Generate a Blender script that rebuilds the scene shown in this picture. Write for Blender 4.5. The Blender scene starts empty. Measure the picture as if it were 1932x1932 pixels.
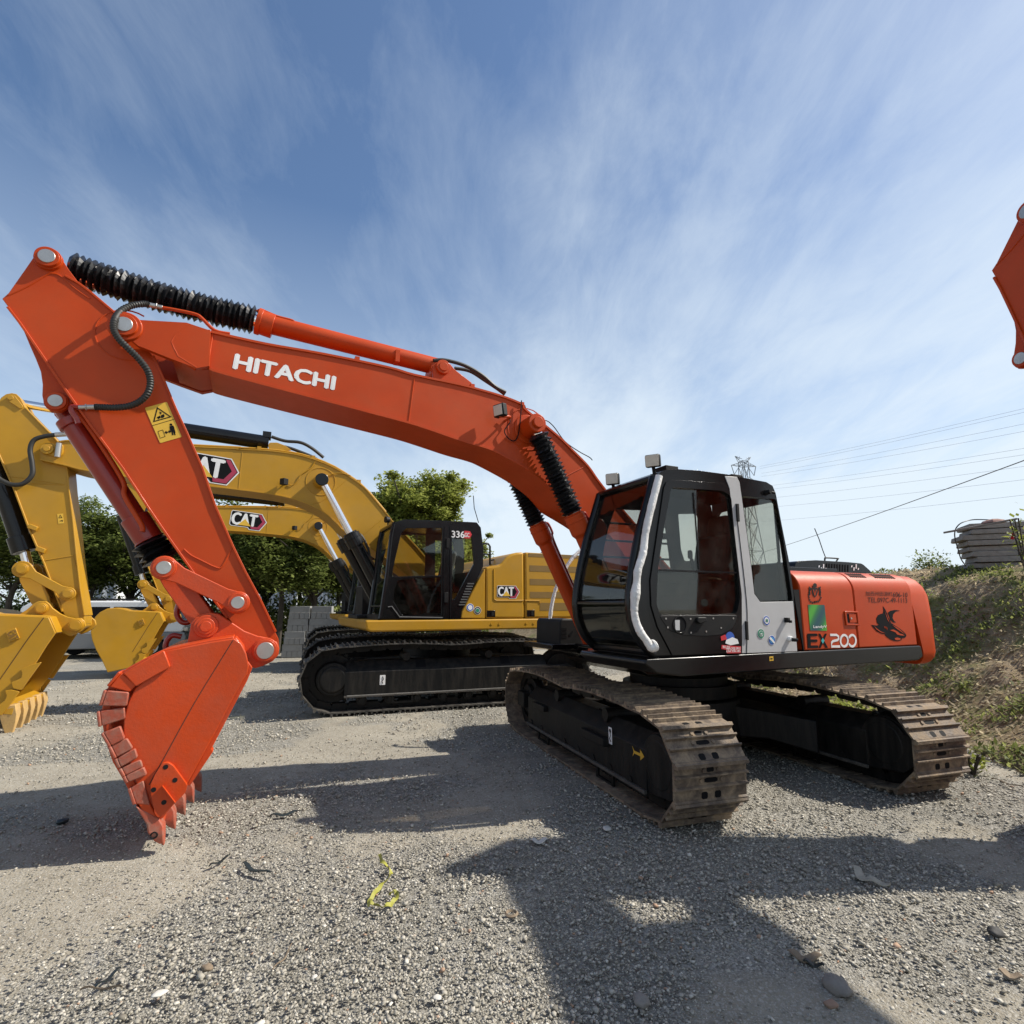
import bpy, bmesh, math, random
import numpy as np
from mathutils import Vector, Matrix
from mathutils.geometry import tessellate_polygon

RND = random.Random(7)
scn = bpy.context.scene
COL = scn.collection
rad = math.radians

# ------------------------------------------------------------------ camera
CAM_H = 1.55
FOC = 0.54                      # focal length / image width
PITCH = math.atan((1143 - 966) / (FOC * 1932))
cd = bpy.data.cameras.new('camera')
cam = bpy.data.objects.new('camera', cd)
COL.objects.link(cam)
cd.sensor_fit = 'HORIZONTAL'; cd.sensor_width = 36; cd.lens = 36 * FOC
cd.clip_start = 0.05; cd.clip_end = 6000
cam.location = (0, 0, CAM_H)
cam.rotation_euler = (rad(90) + PITCH, 0, 0)
scn.camera = cam
scn.cycles.transparent_max_bounces = 32
scn.render.resolution_x = 1024; scn.render.resolution_y = 1024

# ------------------------------------------------------------------ light
SUN_TO = Vector((0.97, 0.121, 1.0)).normalized()     # direction towards the sun
SUN_EL = math.asin(SUN_TO.z)
SUN_AZ = math.atan2(SUN_TO.x, SUN_TO.y)
sd = bpy.data.lights.new('sun', 'SUN'); sd.energy = 5.0; sd.angle = rad(0.6); sd.color = (1, .94, .84)
sun = bpy.data.objects.new('sun', sd); COL.objects.link(sun)
sun.rotation_euler = (-SUN_TO).to_track_quat('-Z', 'Y').to_euler()
sun.location = (8, 0, 12)

def N(nt, t, **k):
    n = nt.nodes.new(t)
    for a, b in k.items():
        if hasattr(n, a): setattr(n, a, b)
    return n
def L(nt, a, b): nt.links.new(a, b)
def setin(n, **k):
    for a, b in k.items():
        n.inputs[a.replace('_', ' ')].default_value = b
def mth(nt, op, a, b=None, c=None):
    n = nt.nodes.new('ShaderNodeMath'); n.operation = op
    for i, v in enumerate((a, b, c)):
        if v is None: continue
        if hasattr(v, 'links') or hasattr(v, 'is_linked'): nt.links.new(v, n.inputs[i])
        else: n.inputs[i].default_value = v
    return n.outputs[0]
def ramp(nt, fac, stops):
    n = nt.nodes.new('ShaderNodeValToRGB')
    el = n.color_ramp.elements
    while len(el) < len(stops): el.new(.5)
    for e, (p, c) in zip(el, stops):
        e.position = p; e.color = (c, c, c, 1) if isinstance(c, (int, float)) else (*c, 1)
    nt.links.new(fac, n.inputs[0]); return n.outputs[0]
def mixc(nt, fac, a, b):
    n = nt.nodes.new('ShaderNodeMix'); n.data_type = 'RGBA'
    for s, v in ((n.inputs[0], fac), (n.inputs[6], a), (n.inputs[7], b)):
        if hasattr(v, 'is_linked'): nt.links.new(v, s)
        elif isinstance(v, (int, float)): s.default_value = v
        else: s.default_value = (*v, 1)
    return n.outputs[2]
def noise(nt, vec, scale, detail=4, rough=.55, dist=0.0, out='Fac'):
    n = nt.nodes.new('ShaderNodeTexNoise')
    n.inputs['Scale'].default_value = scale; n.inputs['Detail'].default_value = detail
    n.inputs['Roughness'].default_value = rough; n.inputs['Distortion'].default_value = dist
    if vec is not None: nt.links.new(vec, n.inputs['Vector'])
    return n.outputs[out]

world = bpy.data.worlds.new('World'); scn.world = world; world.use_nodes = True
nt = world.node_tree; nt.nodes.clear()
sky = N(nt, 'ShaderNodeTexSky', sky_type='NISHITA', sun_disc=False, sun_elevation=SUN_EL, sun_rotation=SUN_AZ)
sky.air_density = 1.0; sky.dust_density = 0.6; sky.ozone_density = 2.6
geo = N(nt, 'ShaderNodeTexCoord')
sep = N(nt, 'ShaderNodeSeparateXYZ'); L(nt, geo.outputs['Generated'], sep.inputs[0])
zz = mth(nt, 'ADD', mth(nt, 'MAXIMUM', sep.outputs[2], 0.0), 0.16)
cx = mth(nt, 'DIVIDE', sep.outputs[0], zz); cy = mth(nt, 'DIVIDE', sep.outputs[1], zz)
cmb = N(nt, 'ShaderNodeCombineXYZ'); L(nt, cx, cmb.inputs[0]); L(nt, cy, cmb.inputs[1])
mp = N(nt, 'ShaderNodeMapping'); L(nt, cmb.outputs[0], mp.inputs[0])
mp.inputs['Rotation'].default_value = (0, 0, rad(12)); mp.inputs['Scale'].default_value = (1.35, .50, 1)
mp.inputs['Location'].default_value = (2.3, .4, 0)
n1 = noise(nt, mp.outputs[0], .9, 8, .55, .1)
n2 = noise(nt, cmb.outputs[0], .75, 4, .5, .3)
n3 = noise(nt, mp.outputs[0], 4.2, 9, .68, .35)
dens = mth(nt, 'ADD', mth(nt, 'MULTIPLY', n1, .52), mth(nt, 'MULTIPLY', n3, .30))
dens = mth(nt, 'ADD', dens, mth(nt, 'MULTIPLY', n2, .5))
# thicker veil towards the right (the sun's side) and near the horizon
dens = mth(nt, 'ADD', dens, mth(nt, 'MULTIPLY', sep.outputs[0], .15))
dens = mth(nt, 'SUBTRACT', dens, mth(nt, 'MULTIPLY', sep.outputs[2], .09))
cl = ramp(nt, dens, [(.50, 0.0), (.60, .25), (.70, .65), (.82, 1.0)])
hz = ramp(nt, sep.outputs[2], [(0, .90), (.10, .72), (.3, .34), (.60, .02)])
fac = mth(nt, 'MINIMUM', mth(nt, 'ADD', mth(nt, 'MULTIPLY', cl, .60), hz), .93)
skm = N(nt, 'ShaderNodeHueSaturation'); L(nt, sky.outputs[0], skm.inputs['Color'])
skm.inputs['Saturation'].default_value = 1.08; skm.inputs['Value'].default_value = 1.0
col = mixc(nt, fac, skm.outputs[0], (5.6, 6.3, 6.9))
bg = N(nt, 'ShaderNodeBackground'); L(nt, col, bg.inputs[0]); bg.inputs[1].default_value = 0.115
wo = N(nt, 'ShaderNodeOutputWorld'); L(nt, bg.outputs[0], wo.inputs[0])
scn.view_settings.view_transform = 'Standard'; scn.view_settings.look = 'None'
scn.view_settings.exposure = 0.35; scn.view_settings.gamma = 1

# ------------------------------------------------------------------ materials
MATS = {}
def bsdf(name):
    m = bpy.data.materials.new(name); m.use_nodes = True
    t = m.node_tree; t.nodes.clear()
    b = t.nodes.new('ShaderNodeBsdfPrincipled'); o = t.nodes.new('ShaderNodeOutputMaterial')
    t.links.new(b.outputs[0], o.inputs[0]); MATS[name] = m
    return m, t, b
def surf(name, col, rough=.5, metal=0, dirt=0, dcol=(.16, .12, .08), dscale=3, vary=.12, bump=0, bscale=60, coat=0, spec=.5, streak=False):
    m, t, b = bsdf(name)
    tc = t.nodes.new('ShaderNodeTexCoord').outputs['Object']
    v = noise(t, tc, 2.2, 5, .6)
    lo = tuple(c * (1 - vary) for c in col); hi = tuple(min(1, c * (1 + vary)) for c in col)
    c = mixc(t, ramp(t, v, [(.3, 0.0), (.7, 1.0)]), lo, hi)
    rr = rough
    if dirt:
        vec = tc
        if streak:
            mpn = t.nodes.new('ShaderNodeMapping'); t.links.new(tc, mpn.inputs[0]); mpn.inputs['Scale'].default_value = (4, 4, .5); vec = mpn.outputs[0]
        d = noise(t, vec, dscale, 9, .7, .4)
        f = mth(t, 'MULTIPLY', ramp(t, d, [(.42, 0.0), (.66, 1.0)]), dirt)
        c = mixc(t, f, c, dcol)
        r = mth(t, 'ADD', mth(t, 'MULTIPLY', f, .35), rough); t.links.new(r, b.inputs['Roughness'])
    else:
        r = mth(t, 'ADD', mth(t, 'MULTIPLY', noise(t, tc, 9, 5), .16), rough - .08); t.links.new(r, b.inputs['Roughness'])
    t.links.new(c, b.inputs['Base Color'])
    b.inputs['Metallic'].default_value = metal
    b.inputs['Coat Weight'].default_value = coat; b.inputs['Coat Roughness'].default_value = .12
    b.inputs['Specular IOR Level'].default_value = spec
    if bump:
        bn = t.nodes.new('ShaderNodeBump'); bn.inputs['Strength'].default_value = bump; bn.inputs['Distance'].default_value = .01
        t.links.new(noise(t, tc, bscale, 5, .6), bn.inputs['Height']); t.links.new(bn.outputs[0], b.inputs['Normal'])
    return m
def glass(name, tint, gloss=.12):
    m = bpy.data.materials.new(name); m.use_nodes = True; t = m.node_tree; t.nodes.clear()
    tr = t.nodes.new('ShaderNodeBsdfTransparent'); tr.inputs[0].default_value = (*tint, 1)
    gl = t.nodes.new('ShaderNodeBsdfGlossy'); gl.inputs['Roughness'].default_value = .03; gl.inputs[0].default_value = (.9, .95, .95, 1)
    df = t.nodes.new('ShaderNodeBsdfDiffuse'); df.inputs[0].default_value = (.30, .28, .25, 1)
    fr = t.nodes.new('ShaderNodeLayerWeight'); fr.inputs[0].default_value = .5
    f = mth(t, 'ADD', mth(t, 'MULTIPLY', mth(t, 'POWER', fr.outputs['Facing'], 4.5), .55), .04)
    mx = t.nodes.new('ShaderNodeMixShader'); t.links.new(f, mx.inputs[0]); t.links.new(tr.outputs[0], mx.inputs[1]); t.links.new(gl.outputs[0], mx.inputs[2])
    m2 = t.nodes.new('ShaderNodeMixShader')
    tc = t.nodes.new('ShaderNodeTexCoord').outputs['Object']
    t.links.new(mth(t, 'MULTIPLY', ramp(t, noise(t, tc, 5, 8, .7), [(.4, 0.0), (.75, 1.0)]), gloss), m2.inputs[0])
    t.links.new(mx.outputs[0], m2.inputs[1]); t.links.new(df.outputs[0], m2.inputs[2])
    o = t.nodes.new('ShaderNodeOutputMaterial'); t.links.new(m2.outputs[0], o.inputs[0]); MATS[name] = m
    return m

ORANGE = surf('orange_paint', (.47, .050, .004), .42, 0, .26, (.34, .075, .025), 2.2, .10, .12, 220, coat=.06, spec=.22)
ORANGE_B = surf('bucket_orange_paint', (.52, .053, .006), .38, 0, .32, (.36, .09, .05), 3.5, .10, .18, 60, coat=.12, spec=.3)
DEEPRED = surf('cylinder_red_paint', (.27, .018, .010), .28, 0, .12, (.2, .03, .02), 2.5, .1, .05, 80, coat=.3, spec=.4)
YELLOW = surf('yellow_paint', (.45, .232, .012), .42, 0, .28, (.38, .23, .06), 1.7, .08, .10, 220, coat=.08, spec=.3)
YELLOW_D = surf('dusty_yellow_tooth', (.52, .33, .12), .6, 0, .45, (.33, .22, .12), 6, .15, .2, 40)
BLACKP = surf('black_paint', (.005, .005, .0055), .22, 0, .14, (.025, .022, .02), 2.6, .2, .03, 60, coat=.1, spec=.3)
BLACKM = surf('matt_black', (.007, .007, .0075), .55, 0, .3, (.028, .024, .022), 5, .2, .1, 60, spec=.25)
UNDER = surf('undercarriage_black', (.005, .005, .005), .5, 0, .45, (.045, .038, .03), 3.0, .2, .2, 40, streak=True, spec=.25)
RUBBER = surf('bellows_vinyl', (.008, .008, .009), .3, 0, 0, vary=.2)
HOSE = surf('rubber_hose', (.02, .019, .016), .55)
STEEL = surf('bare_steel', (.48, .46, .43), .35, .85, .25, (.25, .22, .2), 9, .1)
CHROME = surf('chrome_rod', (.85, .85, .86), .08, 1)
SILVER = surf('silver_grey_paint', (.50, .50, .50), .36, .15, .2, (.36, .34, .31), 4, .06)
WORN = surf('worn_orange_edge', (.36, .070, .035), .5, 0, .8, (.26, .15, .11), 14, .2, .3, 40)
SHOE = surf('rusty_track_shoe', (.115, .085, .062), .62, .15, .9, (.36, .27, .175), 9, .35, .5, 45)
SHOE_D = surf('dark_track_shoe', (.035, .032, .029), .5, .3, .7, (.17, .155, .13), 9, .3, .3, 45)
WHITE = surf('white_lettering', (.78, .77, .75), .5)
INK = surf('black_lettering', (.008, .008, .009), .6, spec=.1)
GREYINK = surf('grey_crest_print', (.035, .03, .028), .6, spec=.15)
CYAN = surf('teal_print', (.05, .42, .42), .5)
MAGENTA = surf('crimson_print', (.36, .03, .07), .45)
LABELY = surf('yellow_label', (.70, .42, .04), .5)
ARROWY = surf('arrow_yellow', (.62, .36, .03), .5)
BLUE = surf('blue_print', (.03, .10, .42), .5)
LBLUE = surf('light_blue_print', (.06, .33, .62), .5)
GREENS = surf('sticker_green', (.02, .20, .11), .5)
REDS = surf('sticker_red', (.55, .02, .03), .5)
LENS = surf('lamp_lens', (.55, .50, .42), .15, 0, .3, (.3, .25, .2), 8, .05)
WRAP = surf('plastic_wrap', (.72, .71, .69), .35, 0, 0, vary=.35, bump=1.0, bscale=45)
SEAT = surf('seat_fabric', (.03, .028, .026), .85)
FILM = surf('seat_plastic_film', (.32, .30, .25), .25, 0, 0, vary=.3, bump=.8, bscale=20)
GLASS = glass('tinted_cab_glass', (.80, .78, .74), .05)
GLASS_F = glass('front_cab_glass', (.82, .79, .76), .03)
GLASS_D = glass('dark_lower_glass', (.42, .40, .37), .05)
GLASS_C = glass('yellow_machine_cab_glass', (.88, .90, .86), .015)

# ------------------------------------------------------------------ mesh builder
class MB:
    def __init__(s): s.v = []; s.f = []
    def add(s, vs, fs):
        o = len(s.v); s.v += [tuple(p) for p in vs]; s.f += [tuple(i + o for i in f) for f in fs]
    def box(s, x0, x1, y0, y1, z0, z1):
        x0, x1 = min(x0, x1), max(x0, x1); y0, y1 = min(y0, y1), max(y0, y1); z0, z1 = min(z0, z1), max(z0, z1)
        s.add([(x, y, z) for x in (x0, x1) for y in (y0, y1) for z in (z0, z1)],
              [(0, 1, 3, 2), (4, 6, 7, 5), (0, 4, 5, 1), (2, 3, 7, 6), (0, 2, 6, 4), (1, 5, 7, 3)]); return s
    def obox(s, c, u, v, w):      # centre and three half-axis vectors
        c = Vector(c); u = Vector(u); v = Vector(v); w = Vector(w)
        s.add([c + a * u + b * v + d * w for a in (-1, 1) for b in (-1, 1) for d in (-1, 1)],
              [(0, 1, 3, 2), (4, 6, 7, 5), (0, 4, 5, 1), (2, 3, 7, 6), (0, 2, 6, 4), (1, 5, 7, 3)]); return s
    def plate(s, outer, y0, y1, holes=(), axis='y'):
        loops = [list(outer)] + [list(h) for h in holes]
        tris = tessellate_polygon([[Vector((p[0], p[1], 0)) for p in l] for l in loops])
        flat = [p for l in loops for p in l]; n = len(flat)
        P = (lambda p, y: (p[0], y, p[1])) if axis == 'y' else ((lambda p, y: (y, p[0], p[1])) if axis == 'x' else (lambda p, y: (p[0], p[1], y)))
        vs = [P(p, y0) for p in flat] + [P(p, y1) for p in flat]
        if len(loops) == 1:
            fs = [tuple(range(n)), tuple(range(2 * n - 1, n - 1, -1))]
        else:
            fs = [tuple(t) for t in tris] + [tuple(i + n for i in reversed(t)) for t in tris]
        b = 0
        for l in loops:
            m = len(l)
            for i in range(m):
                j = (i + 1) % m; fs.append((b + i, b + j, b + j + n, b + i + n))
            b += m
        s.add(vs, fs); return s
    def cyl(s, p0, p1, r, r2=None, seg=24, cap=True):
        p0 = Vector(p0); p1 = Vector(p1); d = (p1 - p0).normalized(); r2 = r if r2 is None else r2
        a = d.orthogonal().normalized(); b = d.cross(a)
        vs = []
        for p, q in ((p0, r), (p1, r2)):
            for i in range(seg):
                t = 2 * math.pi * i / seg; vs.append(p + (a * math.cos(t) + b * math.sin(t)) * q)
        fs = [(i, (i + 1) % seg, seg + (i + 1) % seg, seg + i) for i in range(seg)]
        if cap: fs += [tuple(range(seg - 1, -1, -1)), tuple(range(seg, 2 * seg))]
        s.add(vs, fs); return s
    def loft(s, rings, closed=True, cap=True):
        n = len(rings[0]); vs = [p for r in rings for p in r]; fs = []
        for k in range(len(rings) - 1):
            for i in range(n if closed else n - 1):
                j = (i + 1) % n; fs.append((k * n + i, k * n + j, (k + 1) * n + j, (k + 1) * n + i))
        if cap and closed: fs += [tuple(range(n - 1, -1, -1)), tuple((len(rings) - 1) * n + i for i in range(n))]
        s.add(vs, fs); return s
    def tube(s, pts, r, seg=10, smooth=0, rf=None):
        pts = [Vector(p) for p in pts]
        if smooth: pts = crom(pts, smooth)
        rings = []; a = None
        for i, p in enumerate(pts):
            d = (pts[min(i + 1, len(pts) - 1)] - pts[max(i - 1, 0)]).normalized()
            if a is None: a = d.orthogonal().normalized()
            a = (a - d * a.dot(d)).normalized(); b = d.cross(a)
            q = rf(i, len(pts)) if rf else r
            rings.append([p + (a * math.cos(2 * math.pi * k / seg) + b * math.sin(2 * math.pi * k / seg)) * q for k in range(seg)])
        return s.loft(rings)
    def strip(s, pts, y0, y1, th):   # a plate of thickness th following an (x,z) polyline
        up = []; dn = []
        for i, p in enumerate(pts):
            a = pts[max(i - 1, 0)]; b = pts[min(i + 1, len(pts) - 1)]
            dx, dz = b[0] - a[0], b[1] - a[1]; l = math.hypot(dx, dz) or 1
            up.append((p[0] - dz / l * th, p[1] + dx / l * th)); dn.append((p[0] + dz / l * th * .4, p[1] - dx / l * th * .4))
        return s.plate(dn + up[::-1], y0, y1)
    def build(s, name, mat, parent=None, bevel=0, smooth=False, loc=None, rz=0, label=None, seg=2):
        me = bpy.data.meshes.new(name)
        me.from_pydata([tuple(p) for p in s.v], [], s.f); me.update()
        bm = bmesh.new(); bm.from_mesh(me)
        bmesh.ops.recalc_face_normals(bm, faces=bm.faces); bm.to_mesh(me); bm.free()
        me.materials.append(mat)
        o = bpy.data.objects.new(name, me); COL.objects.link(o)
        if parent: o.parent = parent
        if loc: o.location = loc
        o.rotation_euler.z = rz
        if bevel:
            b = o.modifiers.new('bevel', 'BEVEL'); b.width = bevel; b.segments = seg; b.limit_method = 'ANGLE'; b.angle_limit = rad(40); b.use_clamp_overlap = True
            b.harden_normals = False
        if smooth or bevel:
            me.polygons.foreach_set('use_smooth', [True] * len(me.polygons))
            e = me.attributes.get('sharp_edge')
            bm = bmesh.new(); bm.from_mesh(me); ang = rad(38)
            for ed in bm.edges:
                if len(ed.link_faces) == 2 and ed.calc_face_angle(0) > ang: ed.smooth = False
                if bevel: ed.smooth = True if (len(ed.link_faces) == 2 and ed.calc_face_angle(0) <= ang) else ed.smooth
            bm.to_mesh(me); bm.free()
        if label: o['label'] = label
        return o
def crom(p, k):
    out = []
    for i in range(len(p) - 1):
        a, b, c, d = p[max(i - 1, 0)], p[i], p[i + 1], p[min(i + 2, len(p) - 1)]
        for j in range(k):
            t = j / k
            out.append(.5 * ((2 * b) + (c - a) * t + (2 * a - 5 * b + 4 * c - d) * t * t + (3 * b - a - 3 * c + d) * t ** 3))
    out.append(p[-1]); return out
def crom2(p, k): return [(v.x, v.y) for v in crom([Vector((a[0], a[1], 0)) for a in p], k)]
def circ(cx, cz, r, n=28, a0=0, a1=360):
    full = (a1 - a0) == 360
    return [(cx + r * math.cos(rad(a0 + (a1 - a0) * i / (n if full else n - 1))), cz + r * math.sin(rad(a0 + (a1 - a0) * i / (n if full else n - 1)))) for i in range(n)]
def rrect(x0, x1, z0, z1, r, n=5):
    o = []
    for cx_, cz_, a in ((x1 - r, z1 - r, 0), (x0 + r, z1 - r, 90), (x0 + r, z0 + r, 180), (x1 - r, z0 + r, 270)):
        o += [(cx_ + r * math.cos(rad(a + 90 * i / n)), cz_ + r * math.sin(rad(a + 90 * i / n))) for i in range(n + 1)]
    return o
def rounded(pts, r, n=4):       # round the corners of a polygon; r is a number or a list
    o = []; m = len(pts)
    for i in range(m):
        q = r[i] if isinstance(r, (list, tuple)) else r
        p = Vector(pts[i]); a = Vector(pts[i - 1]); b = Vector(pts[(i + 1) % m])
        if q <= 0: o.append(tuple(p)); continue
        da = (a - p); db = (b - p); q1 = min(q, da.length * .45, db.length * .45)
        s0 = p + da.normalized() * q1; s1 = p + db.normalized() * q1
        for k in range(n + 1):
            t = k / n; o.append(tuple(s0 * (1 - t) ** 2 + p * 2 * t * (1 - t) + s1 * t * t))
    return o

def thing(name, label, cat, loc=(0, 0, 0), rz=0, group=None):
    o = bpy.data.objects.new(name, None); COL.objects.link(o); o.location = loc; o.rotation_euler.z = rz
    o['label'] = label; o['category'] = cat
    if group: o['group'] = group
    return o
def tag(o, label, cat, group=None):
    o['label'] = label; o['category'] = cat
    if group: o['group'] = group
    return o
def dup(root, loc, rz=None, label=None, scale=None):
    r = root.copy(); COL.objects.link(r); r.location = loc
    if rz is not None: r.rotation_euler.z = rz
    if scale: r.scale = scale
    if label: r['label'] = label
    def rec(a, b):
        for ch in list(a.children):
            c = ch.copy(); COL.objects.link(c); c.parent = b; rec(ch, c)
    kids = list(root.children)
    for ch in kids:
        c = ch.copy(); COL.objects.link(c); c.parent = r; rec(ch, c)
    return r

# ------------------------------------------------------------------ survey: readings taken off enlarged views, turned into metres
# on a known plane of a machine (its own forward / left / up axes)
VIEW = {'D': (0, 0, 1), 'z1': (0, 447.2, .26456), 'z2': (0, 958.3, .3307), 'z3': (319.4, 511.1, .36377), 'z4': (894.4, 702.8, .23148),
        'z5': (1054.2, 830.6, .26456), 'z6': (1469.4, 1022.2, .17328), 'zA': (511.1, 958.3, .3307), 'zB': (926.4, 1213.9, .26456),
        'zE': (0, 702.8, .36384), 'zG': (1277.8, 766.7, .33863), 'zI': (447.2, 830.6, .19842), 'zL': (95.8, 1054.2, .23148),
        'zM': (0, 862.5, .13228), 'zN': (383.3, 894.4, .18191), 'zO': (1756.9, 945.5, .09061), 'zP': (1424.7, 1137.2, .10913),
        'zQ': (766.7, 1086.1, .19842), 'zR': (0, 1086.1, .16537), 'zJ': (0, 1469.4, .5), 'zK': (966, 1469.4, .5)}
CF = Vector((0, math.cos(PITCH), math.sin(PITCH))); CU = Vector((0, -math.sin(PITCH), math.cos(PITCH))); CR = Vector((1, 0, 0))
CP = Vector((0, 0, CAM_H)); FD = FOC * 1932
def ray(view, p):
    ox, oy, k = VIEW[view]; u, v = ox + p[0] * k, oy + p[1] * k
    return CF + CR * ((u - 966) / FD) + CU * ((966 - v) / FD)
def ground(view, p, z=0):
    d = ray(view, p); return CP + d * ((z - CAM_H) / d.z)
def atdist(view, p, y):
    d = ray(view, p); return CP + d * (y / d.y)
class Frame:
    def __init__(s, cen, yaw):
        s.c = Vector((cen[0], cen[1], 0)); y = rad(yaw); s.rz = y + math.pi
        s.fw = Vector((-math.cos(y), -math.sin(y), 0)); s.n = Vector((math.sin(y), -math.cos(y), 0))
    def on(s, view, pts, y):
        one = isinstance(pts, tuple); res = []
        for p in ([pts] if one else pts):
            d = ray(view, p); t = (s.c.dot(s.n) + y - CP.dot(s.n)) / d.dot(s.n); q = CP + d * t - s.c
            res.append((q.dot(s.fw), q.z))
        return res[0] if one else res
RED = Frame((1.84, 6.36), 25)
CAT = Frame((-1.351, 10.203), 25)

# ------------------------------------------------------------------ lettering
_fcache = {}
def text_mesh(txt):
    if txt in _fcache: return _fcache[txt]
    cu = bpy.data.curves.new('t', 'FONT'); cu.body = txt; cu.resolution_u = 3
    o = bpy.data.objects.new('t', cu); COL.objects.link(o)
    bpy.context.view_layer.update()
    dg = bpy.context.evaluated_depsgraph_get()
    me = bpy.data.meshes.new_from_object(o.evaluated_get(dg))
    vs = [(v.co.x, v.co.y) for v in me.vertices]; fs = [tuple(p.vertices) for p in me.polygons]
    bpy.data.objects.remove(o); bpy.data.curves.remove(cu)
    x0 = min(v[0] for v in vs); x1 = max(v[0] for v in vs); y0 = min(v[1] for v in vs); y1 = max(v[1] for v in vs)
    _fcache[txt] = ([((a - x0) / (x1 - x0), (b - y0) / (y1 - y0)) for a, b in vs], fs)
    return _fcache[txt]
def put_text(mb, txt, tl, tr, bl, y, bold=0, br=None):   # tl,tr,bl are (x,z) on the side plane
    vs, fs = text_mesh(txt); tl, tr, bl = Vector(tl), Vector(tr), Vector(bl)
    br = Vector(br) if br is not None else tr + bl - tl
    offs = [(0, 0)] if not bold else [(0, 0), (bold, 0), (-bold, 0), (0, bold * .6), (0, -bold * .6)]
    for k, (ox, oy) in enumerate(offs):
        P = []
        for a, b in vs:
            q = (tl * (1 - a) + tr * a) * b + (bl * (1 - a) + br * a) * (1 - b)
            P.append((q.x + ox, y + k * .0002, q.y + oy))
        mb.add(P, fs)
def poly(mb, pts, y, th=.0015): mb.plate(pts, y - th, y)

# ------------------------------------------------------------------ crawler undercarriage
LIPM = surf('dusty_flange_steel', (.06, .053, .045), .7, .1, .7, (.15, .13, .105), 8, .2, .3, 40)
def track_loop(a, zc, r, sag, ra=None):
    ra = ra or r; P = []
    n = 40
    for i in range(n): P.append((-a + 2 * a * i / n, zc - r + (0)))
    for i in range(24): t = rad(-90 + 180 * i / 24); P.append((a + ra * math.cos(t), zc + (zc - (zc - r)) * 0 + r * math.sin(t)))
    for i in range(n):
        t = i / n; s_ = abs(math.sin(2 * math.pi * t)); P.append((a - 2 * a * t, zc + r - sag * s_ * math.sin(math.pi * t) ** .3))
    for i in range(24): t = rad(90 + 180 * i / 24); P.append((-a + ra * math.cos(t), zc + r * math.sin(t)))
    return P
def shoes(path, count, w, y, rg=.027, th=.014, over=1.0, phase=0, holes=True):
    P = [Vector(p) for p in path] + [Vector(path[0])]
    cum = [0]
    for i in range(1, len(P)): cum.append(cum[-1] + (P[i] - P[i - 1]).length)
    T = cum[-1]
    def at(s):
        s %= T; lo = 0
        for i in range(1, len(cum)):
            if cum[i] >= s: lo = i; break
        t = (s - cum[lo - 1]) / (cum[lo] - cum[lo - 1]); return P[lo - 1].lerp(P[lo], t)
    mb = MB(); ch = MB(); hb = MB(); pitch = T / count
    for k in range(count):
        a = at(k * pitch + phase); b = at((k + 1) * pitch + phase); d = (b - a); ln = d.length * over; d.normalize(); o = Vector((d.y, -d.x)) # outward
        m = (a + b) / 2
        def pt(u, h): q = m + d * u + o * h; return (q.x, q.y)
        g = ln / 2; k3 = g / .135
        # shoe section: leading lip over the next shoe and two more grousers
        sec = [(-g, 0), (-g, th), (-g * .42, th), (-g * .37, th + rg), (-g * .28, th + rg), (-g * .23, th), (g * .20, th), (g * .25, th + rg), (g * .34, th + rg), (g * .39, th),
               (g * .74, th), (g * .78, th + rg * 1.25), (g * .98, th + rg * 1.25), (g * 1.02, th + rg * .6), (g * 1.07, th + rg * .5), (g * 1.07, th * .5), (g, -th * .3)]
        mb.plate([pt(*q) for q in sec], y - w / 2, y + w / 2)
        def patch(u, yy, hu, hy, hh=.0012):
            q = m + d * (u * g) + o * th
            c = circ(0, 0, 1, 12); pts_ = []
            hb.add([(q.x + d.x * hu * g * max(-1, min(1, a_ * 1.25)) + o.x * hh, y + yy + hy * max(-1, min(1, b_ * 1.25)), q.y + d.y * hu * g * max(-1, min(1, a_ * 1.25)) + o.y * hh) for a_, b_ in c], [tuple(range(12))])
        if holes:
            patch(0.0, 0, .13, .055); patch(.56, -.005, .13, .03)
            patch(-.80, -.055, .19, .026); patch(-.80, .055, .19, .026)
        for (u, yy) in ((0.0, .085), (0.0, -.085), (.56, .06), (.56, -.06)):
            q = m + d * (u * g) + o * th; q2 = q + o * .010
            mb.cyl((q.x, y + yy, q.y), (q2.x, y + yy, q2.y), .015, seg=6)
        for s_ in (-1, 1):
            lk = [pt(-g * .9, -.004), pt(g * .9, -.004), pt(g * .98, -.05), pt(g * .7, -.095), pt(-g * .7, -.095), pt(-g * .98, -.05)]
            ch.plate(lk, y + s_ * .075 - .016, y + s_ * .075 + .016)
        q = pt(g, -.045); ch.cyl((q[0], y - .09, q[1]), (q[0], y + .09, q[1]), .026, seg=10)
    return mb, ch, hb

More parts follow.
